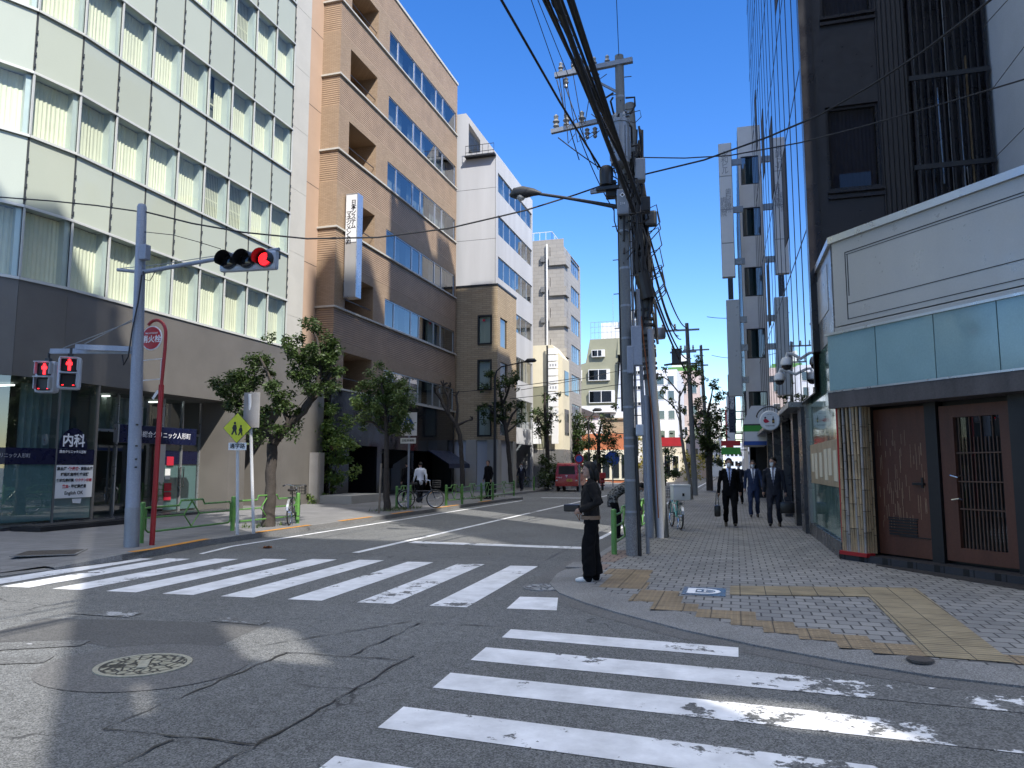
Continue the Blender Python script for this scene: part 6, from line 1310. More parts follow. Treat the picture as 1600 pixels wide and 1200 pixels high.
tree('street_tree','sparse leaning tree with a pale trunk beside the parked bicycle','tree',Z5,31.2,[(345,1290,16),(335,1180,13),(300,1020,12),(280,880,11),(270,760,10)],
  [[(270,760,10),(262,640,8),(268,560,6)],[(268,580,6),(190,490,5),(115,440,3)],[(266,600,6),(310,510,5),(345,430,4),(332,340,3)],[(266,720,6),(200,640,5),(130,590,3)],[(320,500,4),(390,450,3)],[(275,800,5),(240,690,3)],[(200,500,3),(170,440,2)]],
  [(335,375,50),(300,455,36),(385,440,50),(425,470,28),(165,555,34),(270,690,34),(210,625,28),(350,520,36),(165,420,24),(395,385,38),(130,470,20)],'leaf_green','bark_pale',size=.13,dens=900,seed=15)
tree('street_tree','dense dark row tree reaching down over the right pavement','tree',Z5,49.7,[(468,1230,26),(465,1000,24),(460,820,18),(455,700,12)],[[(455,700,10),(480,590,6),(490,520,4)],[(460,760,9),(400,700,5)],[(460,800,9),(520,740,5)]],
  [(490,530,34),(515,605,40),(450,645,56),(400,700,50),(500,740,62),(430,810,66),(525,830,52),(470,880,72),(380,790,48),(345,870,38),(505,950,74),(535,1010,56),(420,900,50)],'leaf_dark',size=.2,dens=760,seed=16,depth=1.3)
tree('yellow_tree','yellowing tree glimpsed between the two utility poles','tree',Z5,84,[(25,1200,8),(28,1050,7)],[[(28,1050,6),(20,940,4)]],[(20,900,60),(35,980,60),(10,1040,50),(45,860,40)],'leaf_yellow',size=.3,dens=260,seed=18)
tree('yellow_tree','yellow-leaved tree low behind the pale-trunked tree','tree',Z5,76,[(330,1250,7),(325,1120,6)],[[(325,1120,6),(330,1040,4)]],[(330,1020,50),(350,1080,55),(300,1080,46),(400,1030,50),(430,1000,40),(340,1140,46)],'leaf_yellow',size=.28,dens=260,seed=19)
tree('dark_hedge_tree','small dark conical trees at the far end of the planting strip','tree',Z5,66,[(170,1240,7),(170,1100,6)],[[(170,1100,6),(170,960,3)]],[(170,950,40),(175,1020,50),(160,1090,52),(200,1120,44),(230,1130,40)],'leaf_dark',size=.25,dens=380,seed=20)
tree('bamboo_shrub','tall feathery shrub with a sunlit left side beside the tan block entrance','shrub',Z4,28.7,[(700,1010,6),(700,860,5),(705,700,4)],[[(700,900,4),(750,760,3),(760,650,2)],[(700,900,4),(660,740,3),(650,680,2)],[(705,700,3),(715,560,2)],[(720,1000,4),(740,860,3)]],
  [(700,555,44),(745,600,56),(680,645,56),(770,680,56),(640,690,46),(720,735,64),(785,760,48),(700,815,56),(760,850,48),(655,770,40),(730,900,40)],'leaf_fresh',size=.16,dens=1000,seed=22,group='planting by the tan block')
tree('low_hedge','low bright green hedge catching the sun at the foot of the lit wall','hedge',Z4,27.6,[(620,1030,4),(620,990,3)],[],[(585,985,38),(620,980,40),(655,985,36),(600,1005,34),(640,1005,34)],'leaf_fresh',size=.1,dens=2600,seed=23,group='planting by the tan block')
b = MB(); b.box(-16.6,-14.9,27.4,30.4,.1,.45); o = b.build('planter', 'concrete_warm', loc=(-15.8,28.9,.1)); tag(o, 'low concrete planter kerb holding the feathery shrub', 'planter')
b = MB(); b.box(-16.75,-16.35,27.2,27.7,.1,2.2); tag(b.build('gate_pillar', 'back_grey', loc=(-16.5,27.4,.1)), 'grey concrete pillar between the clinic wall and the planting', 'pillar')
b = MB(); rr = random.Random(31)
for (x0,x1,y0,y1,n) in ((-11.9,-11.0,23.0,25.6,260),(-12.3,-11.3,33,37,420),(-11.8,-11.2,16.0,17.2,120)):
    for i in range(n):
        p = Vector((rr.uniform(x0,x1),rr.uniform(y0,y1),.12)); a = Vector((rr.gauss(0,.06),rr.gauss(0,.06),rr.uniform(.05,.16))); s = Vector((rr.gauss(0,1),rr.gauss(0,1),0)).normalized()*.012; b.face([p-s,p+s,p+a])
o = b.build('grass', 'leaf_green'); tag(o, 'weeds and grass in the tree pits along the left kerb', 'grass', kind='stuff')
# ------------------------------------------------------------------ people: one continuous skin grown over the posed limbs
def blob(b, c, r, n=14, rot=None):
    """ellipsoid"""
    prof = [(math.sin(math.pi*i/n), -math.cos(math.pi*i/n)) for i in range(n+1)]; prof[0] = (.02,-1); prof[-1] = (.02,1)
    o = len(b.v); b.lathe(prof, (0,0,0), 16)
    for i in range(o, len(b.v)):
        v = Vector(b.v[i]); v = Vector((v.x*r[0],v.y*r[1],v.z*r[2])); v = rot @ v if rot else v; b.v[i] = tuple(v+Vector(c))
def person(label, loc, rz, H, pose, mats, vox=.012, hair='short', coat=.0, mask=True, shirtfront=False, wide=1.0, smoothit=4, lean=None, seed=0, puff=1.0):
    """pose: joints in body space (x to the person's left... seen from behind right = +x, y ahead, z up) for a 1.70 m figure"""
    k = H/1.70; t = None
    J = dict(pelvis=(0,0,.95), waist=(0,.01,1.08), chest=(0,0,1.28), neck=(0,.0,1.46), head=(0,.03,1.59),
             hl=(-.09,0,.90), hr=(.09,0,.90), kl=(-.10,.02,.49), kr=(.10,.02,.49), al=(-.10,-.02,.09), ar=(.10,-.02,.09),
             sl=(-.18,0,1.40), sr=(.18,0,1.40), el=(-.24,-.03,1.12), er=(.24,-.03,1.12), wl=(-.25,.05,.88), wr=(.25,.05,.88), headrot=0, tl=None, tr=None, footl=0, footr=0)
    J.update(pose); V = {n: Vector(p)*k for n, p in J.items() if isinstance(p, tuple)}
    b = MB(); seg = []
    def tb(pts, rs, mat, n=12, flat=1.0):
        pts = [Vector(p) for p in pts]; b.tube(pts, [r*k for r in rs], n, flat=flat)
        for i in range(len(pts)-1): seg.append((pts[i], pts[i+1], (rs[i]+rs[i+1])/2*k, mat))
    TOP, BOT, SKIN, SHOE = 0, 1, 2, 3
    w_ = wide
    tb([V['pelvis']-Vector((0,0,.10+coat))*k, V['pelvis'], V['waist'], V['chest'], V['chest'].lerp(V['neck'],.55), V['neck']-Vector((0,0,.02))*k], [.115+coat*.12,.115+coat*.08,(.108+coat*.1)*puff,(.12+coat*.05)*puff,.11,.055], TOP, 16, 1.42)
    tb([V['sl'],V['chest'].lerp(V['neck'],.5),V['sr']], [.068,.085,.068], TOP)
    for s in 'lr':
        tb([V['s'+s], V['s'+s].lerp(V['e'+s],.5), V['e'+s], V['e'+s].lerp(V['w'+s],.5), V['w'+s]], [.066*puff,.058*puff,.048*puff,.045*puff,.037*puff], TOP)
        tb([V['h'+s], V['h'+s].lerp(V['k'+s],.5), V['k'+s], V['k'+s].lerp(V['a'+s],.5), V['a'+s]], [.10,.088*(1+.1*(w_-1)),.068*w_,.063*w_*1.05,.056*w_*1.08], BOT, 14)
        a = V['a'+s]; f = rad(J['foot'+s]); fy = Vector((-.12*(1 if s == 'l' else -1)*0+.0, math.cos(f), math.sin(f))); 
        tb([a+Vector((0,-.045,-.05))*k, a+fy*.06*k+Vector((0,0,-.05))*k, a+fy*.15*k+Vector((0,0,-.062))*k, a+fy*.2*k+Vector((0,0,-.066))*k], [.040,.043,.036,.022], SHOE, 12)
        tb([a, a+Vector((0,0,-.05))*k], [.045,.04], SHOE)
        # hand: palm, four fingers of unequal length, thumb from the side of the palm
        wv = V['w'+s]; d = (wv-V['e'+s]).normalized(); side = Vector((1 if s == 'r' else -1,0,0)); side = (side-d*side.dot(d)).normalized(); pn = d.cross(side).normalized()
        curl = Vector(J.get('curl'+s, (0,0,0))); pd = (d+curl*.25).normalized()
        spread = pn; pe = wv+pd*.085*k
        tb([wv-d*.01*k, wv+pd*.03*k, pe], [.026,.032,.03], SKIN, 10, 1.0)
        for q, (L, o_) in enumerate(((.070,-.027),(.080,-.009),(.075,.009),(.058,.026))):
            r0 = pe+spread*o_*k-pd*.012*k; f1 = r0+(pd+curl*.4).normalized()*L*.5*k; f2 = f1+(pd*.6+curl*1.1-side*.35).normalized()*L*.5*k
            tb([r0,f1,f2], [.0105,.0095,.0075], SKIN, 8)
        t0 = wv+pd*.03*k-spread*.026*k; tb([t0, t0+(pd*.6-spread*.8).normalized()*.035*k, t0+(pd*1.0-spread*.55).normalized()*.065*k], [.012,.011,.008], SKIN, 8)
    tb([V['neck']-Vector((0,0,.04))*k, V['neck']+Vector((0,.01,.03))*k, V['head']-Vector((0,.01,.05))*k], [.058,.052,.05], SKIN)
    HR = Matrix.Rotation(rad(J['headrot']), 3, 'Z'); hp = J.get('headpitch', 0); HR = HR @ Matrix.Rotation(rad(hp), 3, 'X'); h = V['head']; hd = lambda x,y,z: h+HR @ (Vector((x,y,z))*k)
    blob(b, hd(0,-.005,.02), [.076*k,.095*k,.10*k], rot=HR); blob(b, hd(0,.022,-.045), [.058*k,.066*k,.066*k], rot=HR)
    tb([hd(0,.088,.02),hd(0,.105,-.012),hd(0,.088,-.024)], [.010,.014,.010], SKIN, 8)          # nose
    tb([hd(-.022,.083,-.058),hd(.022,.083,-.058)], [.010,.010], SKIN, 8); 
    for s in (-1,1): tb([hd(s*.078,-.005,.025),hd(s*.082,-.01,-.0),hd(s*.076,.0,-.025)], [.012,.017,.010], SKIN, 8)
    seg.append((hd(0,0,.05),hd(0,.02,-.06),.085*k,SKIN))
    me = bpy.data.meshes.new('tmp'); me.from_pydata(b.v, [], b.f); o = bpy.data.objects.new('tmp', me)
    md = o.modifiers.new('r', 'REMESH'); md.mode = 'VOXEL'; md.voxel_size = vox; md.use_smooth_shade = True
    ms = o.modifiers.new('s', 'SMOOTH'); ms.factor = .5; ms.iterations = smoothit
    m2 = bake(o)
    t = bpy.data.objects.new('person', m2); COL.objects.link(t); t.location = loc; t.rotation_euler = (0,0,rz); WM[t.name] = Matrix.Translation(Vector(loc)) @ Matrix.Rotation(rz,4,'Z')
    m2.materials.clear()
    for m in (*mats, 'shirt' if not shirtfront else shirtfront, 'tie', 'mask_white'): m2.materials.append(M_[m])
    nm = len(mats); S0 = [(a, c-a, max(1e-9,(c-a).length_squared), r, m) for a, c, r, m in seg]
    hi = HR.inverted(); rr = random.Random(seed); idx = []
    # fabric folds
    nv = len(m2.vertices); co = np.empty(nv*3); m2.vertices.foreach_get('co', co); co = co.reshape(-1,3); vn = np.empty(nv*3); m2.vertices.foreach_get('normal', vn); vn = vn.reshape(-1,3)
    zz = co[:,2]/k; amp = np.where((zz > .12) & (zz < 1.3), .006, 0)*k*(np.sin(co[:,2]*31/k+co[:,0]*37+np.sin(co[:,1]*30+co[:,2]*13)*1.9+seed)*.6+np.sin(co[:,2]*9/k-co[:,0]*25+co[:,1]*17+2*seed)*.9)
    hd_d = np.linalg.norm(co-np.array(V['head']), axis=1); amp[hd_d < .2*k] = 0; co += vn*amp[:,None]; m2.vertices.foreach_set('co', co.ravel())
    m2.update(); np_ = len(m2.polygons); C = np.empty(np_*3); m2.polygons.foreach_get('center', C); C = C.reshape(-1,3); NR = np.empty(np_*3); m2.polygons.foreach_get('normal', NR); NR = NR.reshape(-1,3)
    best = np.full(np_, 9.); mi = np.zeros(np_, int)
    for a, d, l2, r, m in S0:
        a_ = np.array(a); d_ = np.array(d); u = np.clip((C-a_) @ d_ / l2, 0, 1); q = np.linalg.norm(C-(a_+u[:,None]*d_), axis=1)/r; k_ = q < best; best[k_] = q[k_]; mi[k_] = m
    zz = C[:,2]/k; hv = (C-np.array(V['head'])) @ np.array(HR) / k; nearh = np.linalg.norm(hv, axis=1) < .16
    if mask: mi[(mi == SKIN) & nearh & (hv[:,1] > .045) & (hv[:,2] > -.11) & (hv[:,2] < -.002)] = nm+2
    if shirtfront:
        x = np.abs(C[:,0]-V['chest'].x)/k; vv = np.where(zz > 1.43, .07, np.maximum(0, (zz-1.02))*.16)
        sel = (mi == TOP) & (C[:,1] > .02*k) & (C[:,2] > V['waist'].z-.06*k) & (np.abs(NR[:,1]) > .3) & (x < vv); mi[sel & (x > .022)] = nm; mi[sel & (x <= .022)] = nm+1
    mi[(mi == BOT) & (zz > .95-max(coat,-.02))] = TOP
    idx = mi.astype(np.int32)
    m2.polygons.foreach_set('material_index', idx); m2.update()
    t.name = 'person'; tag(t, label, 'person')
    # hair
    hb = MB(); o0 = 0
    if hair in ('short','long'):
        n, mring = 12, 22; o0 = len(hb.v)
        for i in range(n+1):
            for j in range(mring):
                a = 2*math.pi*j/mring; front = math.cos(a-math.pi/2); lim = 1.95-1.0*max(0,front)**.7 if hair == 'short' else 2.1-1.05*max(0,front)**.6
                th = lim*i/n; x = math.sin(th)*math.cos(a); y = math.sin(th)*math.sin(a); z = math.cos(th); s = 1.0+.03*math.sin(j*5.1+i)
                hb.v.append(tuple(hd(.087*x*s, -.008+.106*y*s, .028+.108*z*s)))
        for i in range(n):
            for j in range(mring): hb.f.append((o0+i*mring+j,o0+(i+1)*mring+j,o0+(i+1)*mring+(j+1)%mring,o0+i*mring+(j+1)%mring)); hb.m.append(0)
        if hair == 'long':
            hb.tube([hd(0,-.04,.05),hd(0,-.07,-.04),hd(.0,-.075,-.12),hd(0,-.07,-.19)], [.06*k,.07*k,.065*k,.02*k], 14, flat=1.1)
            for s in (-1,1): hb.tube([hd(s*.07,.0,.04),hd(s*.084,-.02,-.05),hd(s*.078,-.03,-.13),hd(s*.06,-.04,-.18)], [.025*k,.028*k,.025*k,.01*k], 10)
    W = WM['person'] = WM.get(t.name, Matrix.Identity(4)); me = bpy.data.meshes.new('hair'); me.from_pydata(hb.v, [], hb.f); me.materials.append(M_['hair']); me.polygons.foreach_set('use_smooth', [True]*len(me.polygons)); ho = bpy.data.objects.new('hair', me); COL.objects.link(ho); ho.parent = t
    if not hi: pass
    for s in (-1,1):
        e = MB(); blob(e, hd(s*.031,.083,.018), [.011*k,.007*k,.0065*k], 8, rot=HR); me = bpy.data.meshes.new('eye'); me.from_pydata(e.v, [], e.f); me.materials.append(M_['ink']); eo = bpy.data.objects.new('eye', me); COL.objects.link(eo); eo.parent = t
    return t, V, hd
def held(name, label, cat, t, fn):
    b = MB(); fn(b); M = Matrix.Translation(t.location) @ Matrix.Rotation(t.rotation_euler.z, 4, 'Z'); b.v = [tuple(M @ Vector(v)) for v in b.v]
    return b, M
walkA = dict(hl=(-.09,0,.90), hr=(.09,0,.90), kl=(-.10,.16,.50), al=(-.10,.20,.10), kr=(.10,.02,.48), ar=(.10,-.24,.14), footr=-35, footl=12, wl=(-.25,-.05,.88), el=(-.23,-.12,1.12), er=(.24,.03,1.12), wr=(.24,.20,.92))
walkB = dict(kl=(-.10,.02,.48), al=(-.10,-.22,.14), kr=(.10,.16,.50), ar=(.10,.18,.10), footl=-35, footr=12, el=(-.24,.04,1.12), wl=(-.25,.17,.91), er=(.23,-.1,1.12), wr=(.25,-.05,.87))
plain('jacket_dark', (.012,.010,.0095), .8, var=.5, vs=9, spec=.25)
# waiting person at the kerb
pos = (-1.92,10.3,.058)
w1, V, hd = person('person in black with wide trousers and white shoes waiting at the kerb', pos, rad(97), 1.60,
  dict(kl=(-.07,.05,.49), al=(-.08,.04,.09), kr=(.08,.0,.48), ar=(.09,-.06,.09), el=(-.23,-.10,1.13), wl=(-.12,.13,1.03), er=(.23,-.11,1.13), wr=(.11,.13,1.02), curll=(0,.3,0), curlr=(0,.3,0), headrot=12, chest=(0,.0,1.28), waist=(0,.03,1.08), neck=(0,.0,1.46), head=(0,.03,1.59)),
  ('jacket_dark','cloth_black','skin','shoe_white'), vox=.0085, hair='long', coat=.03, mask=False, wide=1.5, puff=1.18)
def nocomma(): pass
M1 = Matrix.Translation(Vector(pos)) @ Matrix.Rotation(rad(97),4,'Z')
b = MB(); b.bbox((0,0,0), .17,.22,.10,0,.02); b.v = [tuple(M1 @ (Vector(v)+Vector((.0,.27,.985)))) for v in b.v]; cs = b.build('camera_case', 'leather', loc=M1 @ Vector((0,.27,.985))); tag(cs, 'small black case held out in both hands by the waiting person', 'case')
b = MB(); b.tube([M1 @ Vector((-.04,.21,1.0)),M1 @ Vector((-.07,.16,.9)),M1 @ Vector((-.06,.16,.82)),M1 @ Vector((-.02,.2,.88)),M1 @ Vector((.02,.23,.97))], .006, 5); b.build('strap', 'leaf_brown', cs)
b = MB(); b.slab([M1 @ Vector(p) for p in ((-.19,.10,.985),(.19,.10,.985),(.19,.115,1.03),(-.19,.115,1.03))], M1.to_3x3() @ Vector((0,.03,0)))
plain('tan_cloth', (.20,.13,.08), .85, var=.25, vs=10)
b2_ = MB(); n = 22
for i in range(n):
    a0, a1 = 2*math.pi*i/n, 2*math.pi*(i+1)/n; c = lambda a, z, r=1.0: M1 @ Vector((.172*r*math.cos(a), .012+.131*r*math.sin(a), z))
    b2_.face([c(a0,.835,1.03),c(a1,.835,1.03),c(a1,.885),c(a0,.885)])
b2_.build('jacket_hem', 'tan_cloth', w1)
# bent person in a mottled coat
def mottled():
    m, t, b = nodes('mottled_cloth'); v = ocoord(t); n = noise(t, v, 22, 4, .6); t.links.new(mixc(t, ramp(t, n, .47, .56), (.012,.012,.013), (.16,.16,.15)), b.inputs['Base Color']); b.inputs['Roughness'].default_value = .9
mottled()
person('person bent forward in a mottled black and grey coat half hidden by the utility pole', (-2.62,17.3,0), rad(-75), 1.68,
  dict(pelvis=(0,-.12,.95), waist=(0,.02,1.08), chest=(0,.22,1.17), neck=(0,.40,1.17), head=(0,.52,1.14), sl=(-.18,.32,1.14), sr=(.18,.32,1.14), el=(-.2,.42,.90), er=(.2,.42,.90), wl=(-.16,.50,.66), wr=(.16,.50,.66), hl=(-.09,-.12,.90), hr=(.09,-.12,.90), kl=(-.10,.02,.49), kr=(.10,.0,.49), headpitch=-50),
  ('mottled_cloth','cloth_black','skin','shoe_black'), vox=.013, coat=.14)
def bag(label, p, s, mat='leather', grp=None, handle=.28):
    t = thing('handbag', label, 'bag', p); b = MB(); b.bbox(p, s[0], s[1], s[2], 0, min(s)*.3); b.build('body', mat, t, smooth=True)
    b = MB(); p = Vector(p); b.tube([p+Vector((-s[0]*.25,0,s[2]*.45)),p+Vector((-s[0]*.12,0,s[2]*.5+handle*.8)),p+Vector((0,0,s[2]*.5+handle)),p+Vector((s[0]*.12,0,s[2]*.5+handle*.8)),p+Vector((s[0]*.25,0,s[2]*.45))], .012, 6); b.build('strap', mat, t)
mA, VA, _ = person('businessman in a black suit and pale blue shirt walking, leftmost of three', (-.18,20.6,.06), rad(180+4), 1.76, dict(walkA, headrot=8, er=(.24,0,1.12), wr=(.27,.02,.86)), ('cloth_black','cloth_black','skin','shoe_black'), coat=.08, shirtfront='shirt_blue')
bag('small black hand bag hanging from the leftmost businessman', (-.50,20.5,.47), (.16,.28,.30), handle=.35)
person('man in a navy cardigan walking between two suited businessmen', (.50,24.6,.06), rad(180), 1.74, dict(walkB, headrot=-5), ('suit_blue','suit_blue','skin','shoe_black'), coat=.06, shirtfront='shirt')
mB, VB, _ = person('businessman in a dark navy suit looking aside, rightmost of three', (.93,20.9,.06), rad(180-6), 1.78, dict(walkB, headrot=-38, el=(-.24,0,1.12), wl=(-.27,.0,.87)), ('suit_navy','suit_navy','skin','shoe_black'), coat=.08, shirtfront='shirt')
bag('bulky black leather bag carried by the rightmost businessman', (1.24,20.85,.56), (.36,.16,.30), handle=.2)
person('person in grey walking far behind the businessmen', (.1,33,.06), rad(180), 1.7, walkA, ('suit_navy','cloth_black','skin','shoe_black'), vox=.016, coat=.05)
person('person in a white shirt and black trousers seen from behind by the dark shopfront', (-12.9,29.7,.12), rad(40), 1.68, walkB, ('shirt','cloth_black','skin','shoe_black'), vox=.016, mask=False)
person('person in dark clothes walking beside the white-shirted one', (-13.6,29.9,.12), rad(40), 1.70, walkA, ('cloth_black','cloth_black','skin','shoe_black'), vox=.016, mask=False, coat=.06)
person('man in a black jacket standing at the kerb beyond the guard rails', (-11.15,33.6,.12), rad(150), 1.78, dict(headrot=20), ('cloth_black','cloth_black','skin','shoe_black'), vox=.016, coat=.06, mask=False)
person('man in a dark suit and white shirt walking by the concrete office', (-12.9,45.5,.12), rad(180), 1.72, walkA, ('suit_navy','suit_navy','skin','shoe_black'), vox=.018, coat=.08, shirtfront='shirt')
# ------------------------------------------------------------------ vehicles
def wheel(par, c, r, w_, ax='X'):
    M = Matrix.Rotation(rad(90), 4, 'Y'); b = MB(); b.lathe([(r*.62,-w_/2),(r*.95,-w_/2),(r,-w_*.35),(r,w_*.35),(r*.95,w_/2),(r*.62,w_/2)], c, 24, M=M); o = b.build('wheel', 'rubber', par, local=True, smooth=True)
    b = MB(); b.lathe([(.02,-w_*.52),(r*.6,-w_*.46),(r*.62,w_*.46),(.02,w_*.52)], c, 20, M=M); b.build('rim', 'aluminium', o, local=True); return o
van = thing('red_van', 'boxy red postal van parked at the left kerb seen from behind', 'van', (-10.75,48.8,0), rad(2))
prof = [(0,.38),(0,.75),(.03,1.05),(.16,1.78),(.3,1.88),(2.3,1.88),(2.5,1.82),(3.05,1.12),(3.35,.98),(3.42,.6),(3.38,.36)]
bm = bmesh.new(); hw = .76
def ringv(x, s): return [bm.verts.new((x*(s if p[1] > 1.1 else 1), p[0], p[1])) for p in prof]
xs_ = [(-hw,.90),(-hw+.05,.93),(hw-.05,.93),(hw,.90)]; rg = [ringv(x, s) for x, s in xs_]
for a in range(3):
    for i in range(len(prof)): j = (i+1) % len(prof); bm.faces.new((rg[a][i],rg[a][j],rg[a+1][j],rg[a+1][i]))
bm.faces.new(rg[0]); bm.faces.new(list(reversed(rg[3]))); bmesh.ops.recalc_face_normals(bm, faces=bm.faces); bmesh.ops.bevel(bm, geom=[e for e in bm.edges if e.calc_face_angle(0) > .5], offset=.035, segments=2, affect='EDGES')
bm.verts.index_update(); b = MB(); b.add([v.co for v in bm.verts], [[v.index for v in f.verts] for f in bm.faces]); bm.free(); b.build('body', 'van_red', van, local=True, smooth=True)
def vq(pts, mat, nm, d=(0,-.006,0)): b = MB(); b.slab(pts, d); return b.build(nm, mat, van, local=True)
yb = lambda z: .03+(z-1.05)*.178
vq([(-.56,yb(1.14)-.006,1.14),(.56,yb(1.14)-.006,1.14),(.52,yb(1.68)-.006,1.68),(-.52,yb(1.68)-.006,1.68)], 'interior_dark', 'rear_window')
for s in (-1,1):
    vq([(s*.60,.02,.78),(s*.73,.02,.78),(s*.72,.04,1.06),(s*.60,.04,1.06)], 'red_sign', 'tail_light', (0,-.03,0)); vq([(s*.61,.015,.70),(s*.72,.015,.70),(s*.72,.015,.77),(s*.61,.015,.77)], 'sign_white', 'reverse_light', (0,-.03,0))
    for y0,y1,nm in ((.35,1.15,'side_window'),(1.25,2.1,'side_window'),(2.2,2.75,'side_window')):
        vq([(s*.735,y0,1.2),(s*.735,y1,1.2),(s*.695,y1 if y1 < 2.5 else 2.45,1.68),(s*.695,y0,1.68)], 'black_stone', nm, (s*.02,0,0))
    for y in (.62,2.72): wheel(van, (s*.67,y,.29), .29, .16)
    b = MB(); b.bbox((s*.86,2.55,1.22), .14,.08,.2,0,.02); b.build('mirror', 'black', van, local=True)
vq([(-.78+.03,-.02,.36),(.75,-.02,.36),(.75,-.02,.56),(-.75,-.02,.56)], 'van_red', 'bumper', (0,-.06,0)); vq([(.0,-.003,.66),(.38,-.003,.66),(.38,-.003,.84),(.0,-.003,.84)], 'sign_yellow' if False else 'plate_yellow' if 'plate_yellow' in M_ else 'amber', 'number_plate', (0,-.015,0))
text('480', .09, 'ink', van, WM[van.name] @ frame((.19,-.021,.75), (1,0,0), (0,-1,0))); text('〒', .20, 'ink_white', van, WM[van.name] @ frame((0,.0,.99), (1,0,0), (0,-1,0)), bold=.004); text('日本郵便', .10, 'ink_white', van, WM[van.name] @ frame((-.5,-.0,.92), (1,0,0), (0,-1,0)))
b = MB(); b.bbox((-.0,-.012,1.72+.02), .5,.02,.03); b.build('brake_light', 'red_sign', van, local=True); b = MB(); b.tube([(.1,.14,1.3),(-.2,.06,1.17)], .01, 5); b.build('wiper', 'black', van, local=True)
# ------------------------------------------------------------------ bicycles
def bicycle(label, loc, rz, frame_m, box=False, basket=True, steer=0):
    t = thing('bicycle', label, 'bicycle', loc, rz); M = Matrix.Rotation(rad(90), 4, 'Y')
    for y in (0,1.06):
        b = MB(); ring = [(0+0, y+.31*math.cos(a), .33+.31*math.sin(a)) for a in [2*math.pi*q/28 for q in range(29)]]; b.tube(ring, .019, 8, cap=False); o = b.build('wheel', 'rubber', t, local=True, smooth=True)
        b = MB(); b.tube([(0, y+.285*math.cos(a), .33+.285*math.sin(a)) for a in [2*math.pi*q/28 for q in range(29)]], .010, 6, cap=False)
        for q in range(16): a = 2*math.pi*q/16; b.tube([((.02 if q%2 else -.02),y,.33),(0,y+.285*math.cos(a),.33+.285*math.sin(a))], .0022, 4)
        b.tube([(-.05,y,.33),(.05,y,.33)], .022, 8); b.build('rim', 'chrome', o, local=True)
        b = MB(); arc = [(y+.35*math.cos(a), .33+.35*math.sin(a)) for a in [rad(q) for q in range(20,171,15)]]
        for c, d in zip(arc, arc[1:]): b.slab([(-.028,c[0],c[1]),(.028,c[0],c[1]),(.028,d[0],d[1]),(-.028,d[0],d[1])], (0,0,.004))
        b.build('mudguard', 'aluminium', t, local=True)
    b = MB(); bb_ = (0,.44,.30); st = (0,.30,.78); hd_ = (0,.88,.80); hl = (0,.92,.62)
    for a, c, r in ((st,bb_,.018),(bb_,hl,.02),((0,.34,.62),hl,.016),((.0,.0,.33),bb_,.012),((0,0,.33),(0,.33,.66),.010),(hl,hd_,.02)): b.tube([a,c], r, 8)
    for s in (-1,1): b.tube([(s*.045,0,.33),(s*.03,.42,.30)], .010, 6); b.tube([(s*.045,0,.33),(s*.02,.32,.68)], .008, 6); b.tube([(s*.04,1.06,.33),(s*.03,.95,.62),(0,.92,.64)], .012, 6)
    b.build('frame', frame_m, t, local=True)
    b = MB(); b.tube([hd_,(0,.86,.96)], .014, 8); b.tube([(-.28,.68,1.0),(-.24,.78,1.02),(-.08,.86,.98),(.08,.86,.98),(.24,.78,1.02),(.28,.68,1.0)], .012, 8); hb_ = b.build('handlebar', 'chrome', t, local=True)
    for s in (-1,1): b = MB(); b.tube([(s*.28,.68,1.0),(s*.30,.58,.985)], .018, 8); b.build('grip', 'black', hb_, local=True)
    b = MB(); b.tube([st,(0,.29,.86)], .013, 8); b.bbox((0,.27,.89), .2,.26,.07,0,.03); b.build('saddle', 'leather', t, local=True)
    b = MB(); b.tube([(-.09,.44,.3),(.09,.44,.3)], .012, 6)
    for s in (-1,1): b.bar((s*.07,.44,.3),(s*.07,.44+s*.12,.3-s*.1),.02,.015); b.bbox((s*.12,.44+s*.12,.3-s*.1), .09,.06,.02)
    M2 = Matrix.Rotation(rad(90),4,'Y'); b.lathe([(.09,-.004),(.09,.004)], (.05,.44,.3), 20, M=M2); b.build('crank', 'dark_metal', t, local=True)
    b = MB(); b.tube([(-.03,0,.33),(-.09,-.03,.02)], .008, 6); b.tube([(.03,0,.33),(.09,-.03,.02)], .008, 6); b.build('kick_stand', 'chrome', t, local=True)
    if basket:
        b = MB(); x0,x1,y0,y1,z0,z1 = -.19,.19,.96,1.24,.76,1.0
        for z in (z0,z0+.08,z0+.16,z1): b.tube([(x0,y0,z),(x1,y0,z),(x1,y1,z),(x0,y1,z),(x0,y0,z)], .004, 4, cap=False)
        for q in range(7): f = q/6; 
        for q in range(7):
            f = q/6
            for y in (y0,y1): b.tube([(x0+(x1-x0)*f,y,z0),(x0+(x1-x0)*f,y,z1)], .003, 4)
            for x in (x0,x1): b.tube([(x,y0+(y1-y0)*f,z0),(x,y0+(y1-y0)*f,z1)], .003, 4)
            b.tube([(x0+(x1-x0)*f,y0,z0),(x0+(x1-x0)*f,y1,z0)], .003, 4)
        b.build('basket', 'dark_metal', t, local=True)
    if box:
        b = MB()
        for s in (-1,1): b.tube([(s*.06,.3,.72),(s*.07,-.2,.72),(s*.05,0,.33)], .008, 6)
        b.build('rack', 'chrome', t, local=True); b = MB(); b.bbox((0,-.06,.90), .42,.40,.34,0,.025); k = b.build('delivery_box', 'trim_white', t, local=True, smooth=True); b = MB(); b.bbox((0,-.06,1.09), .44,.42,.06,0,.02); b.build('lid', 'trim_white', k, local=True, smooth=True); b = MB(); b.bbox((.03,-.268,.87), .05,.02,.07,0,.005); b.build('latch', 'black', k, local=True)
    return t
bicycle('teal parked bicycle with a big white delivery box on its rack', (-1.36,19.2,.06), rad(16), 'teal_paint', True)
bicycle('black city bicycle leaning by the crooked street tree', (-11.0,17.0,.12), rad(22), 'car_dark')
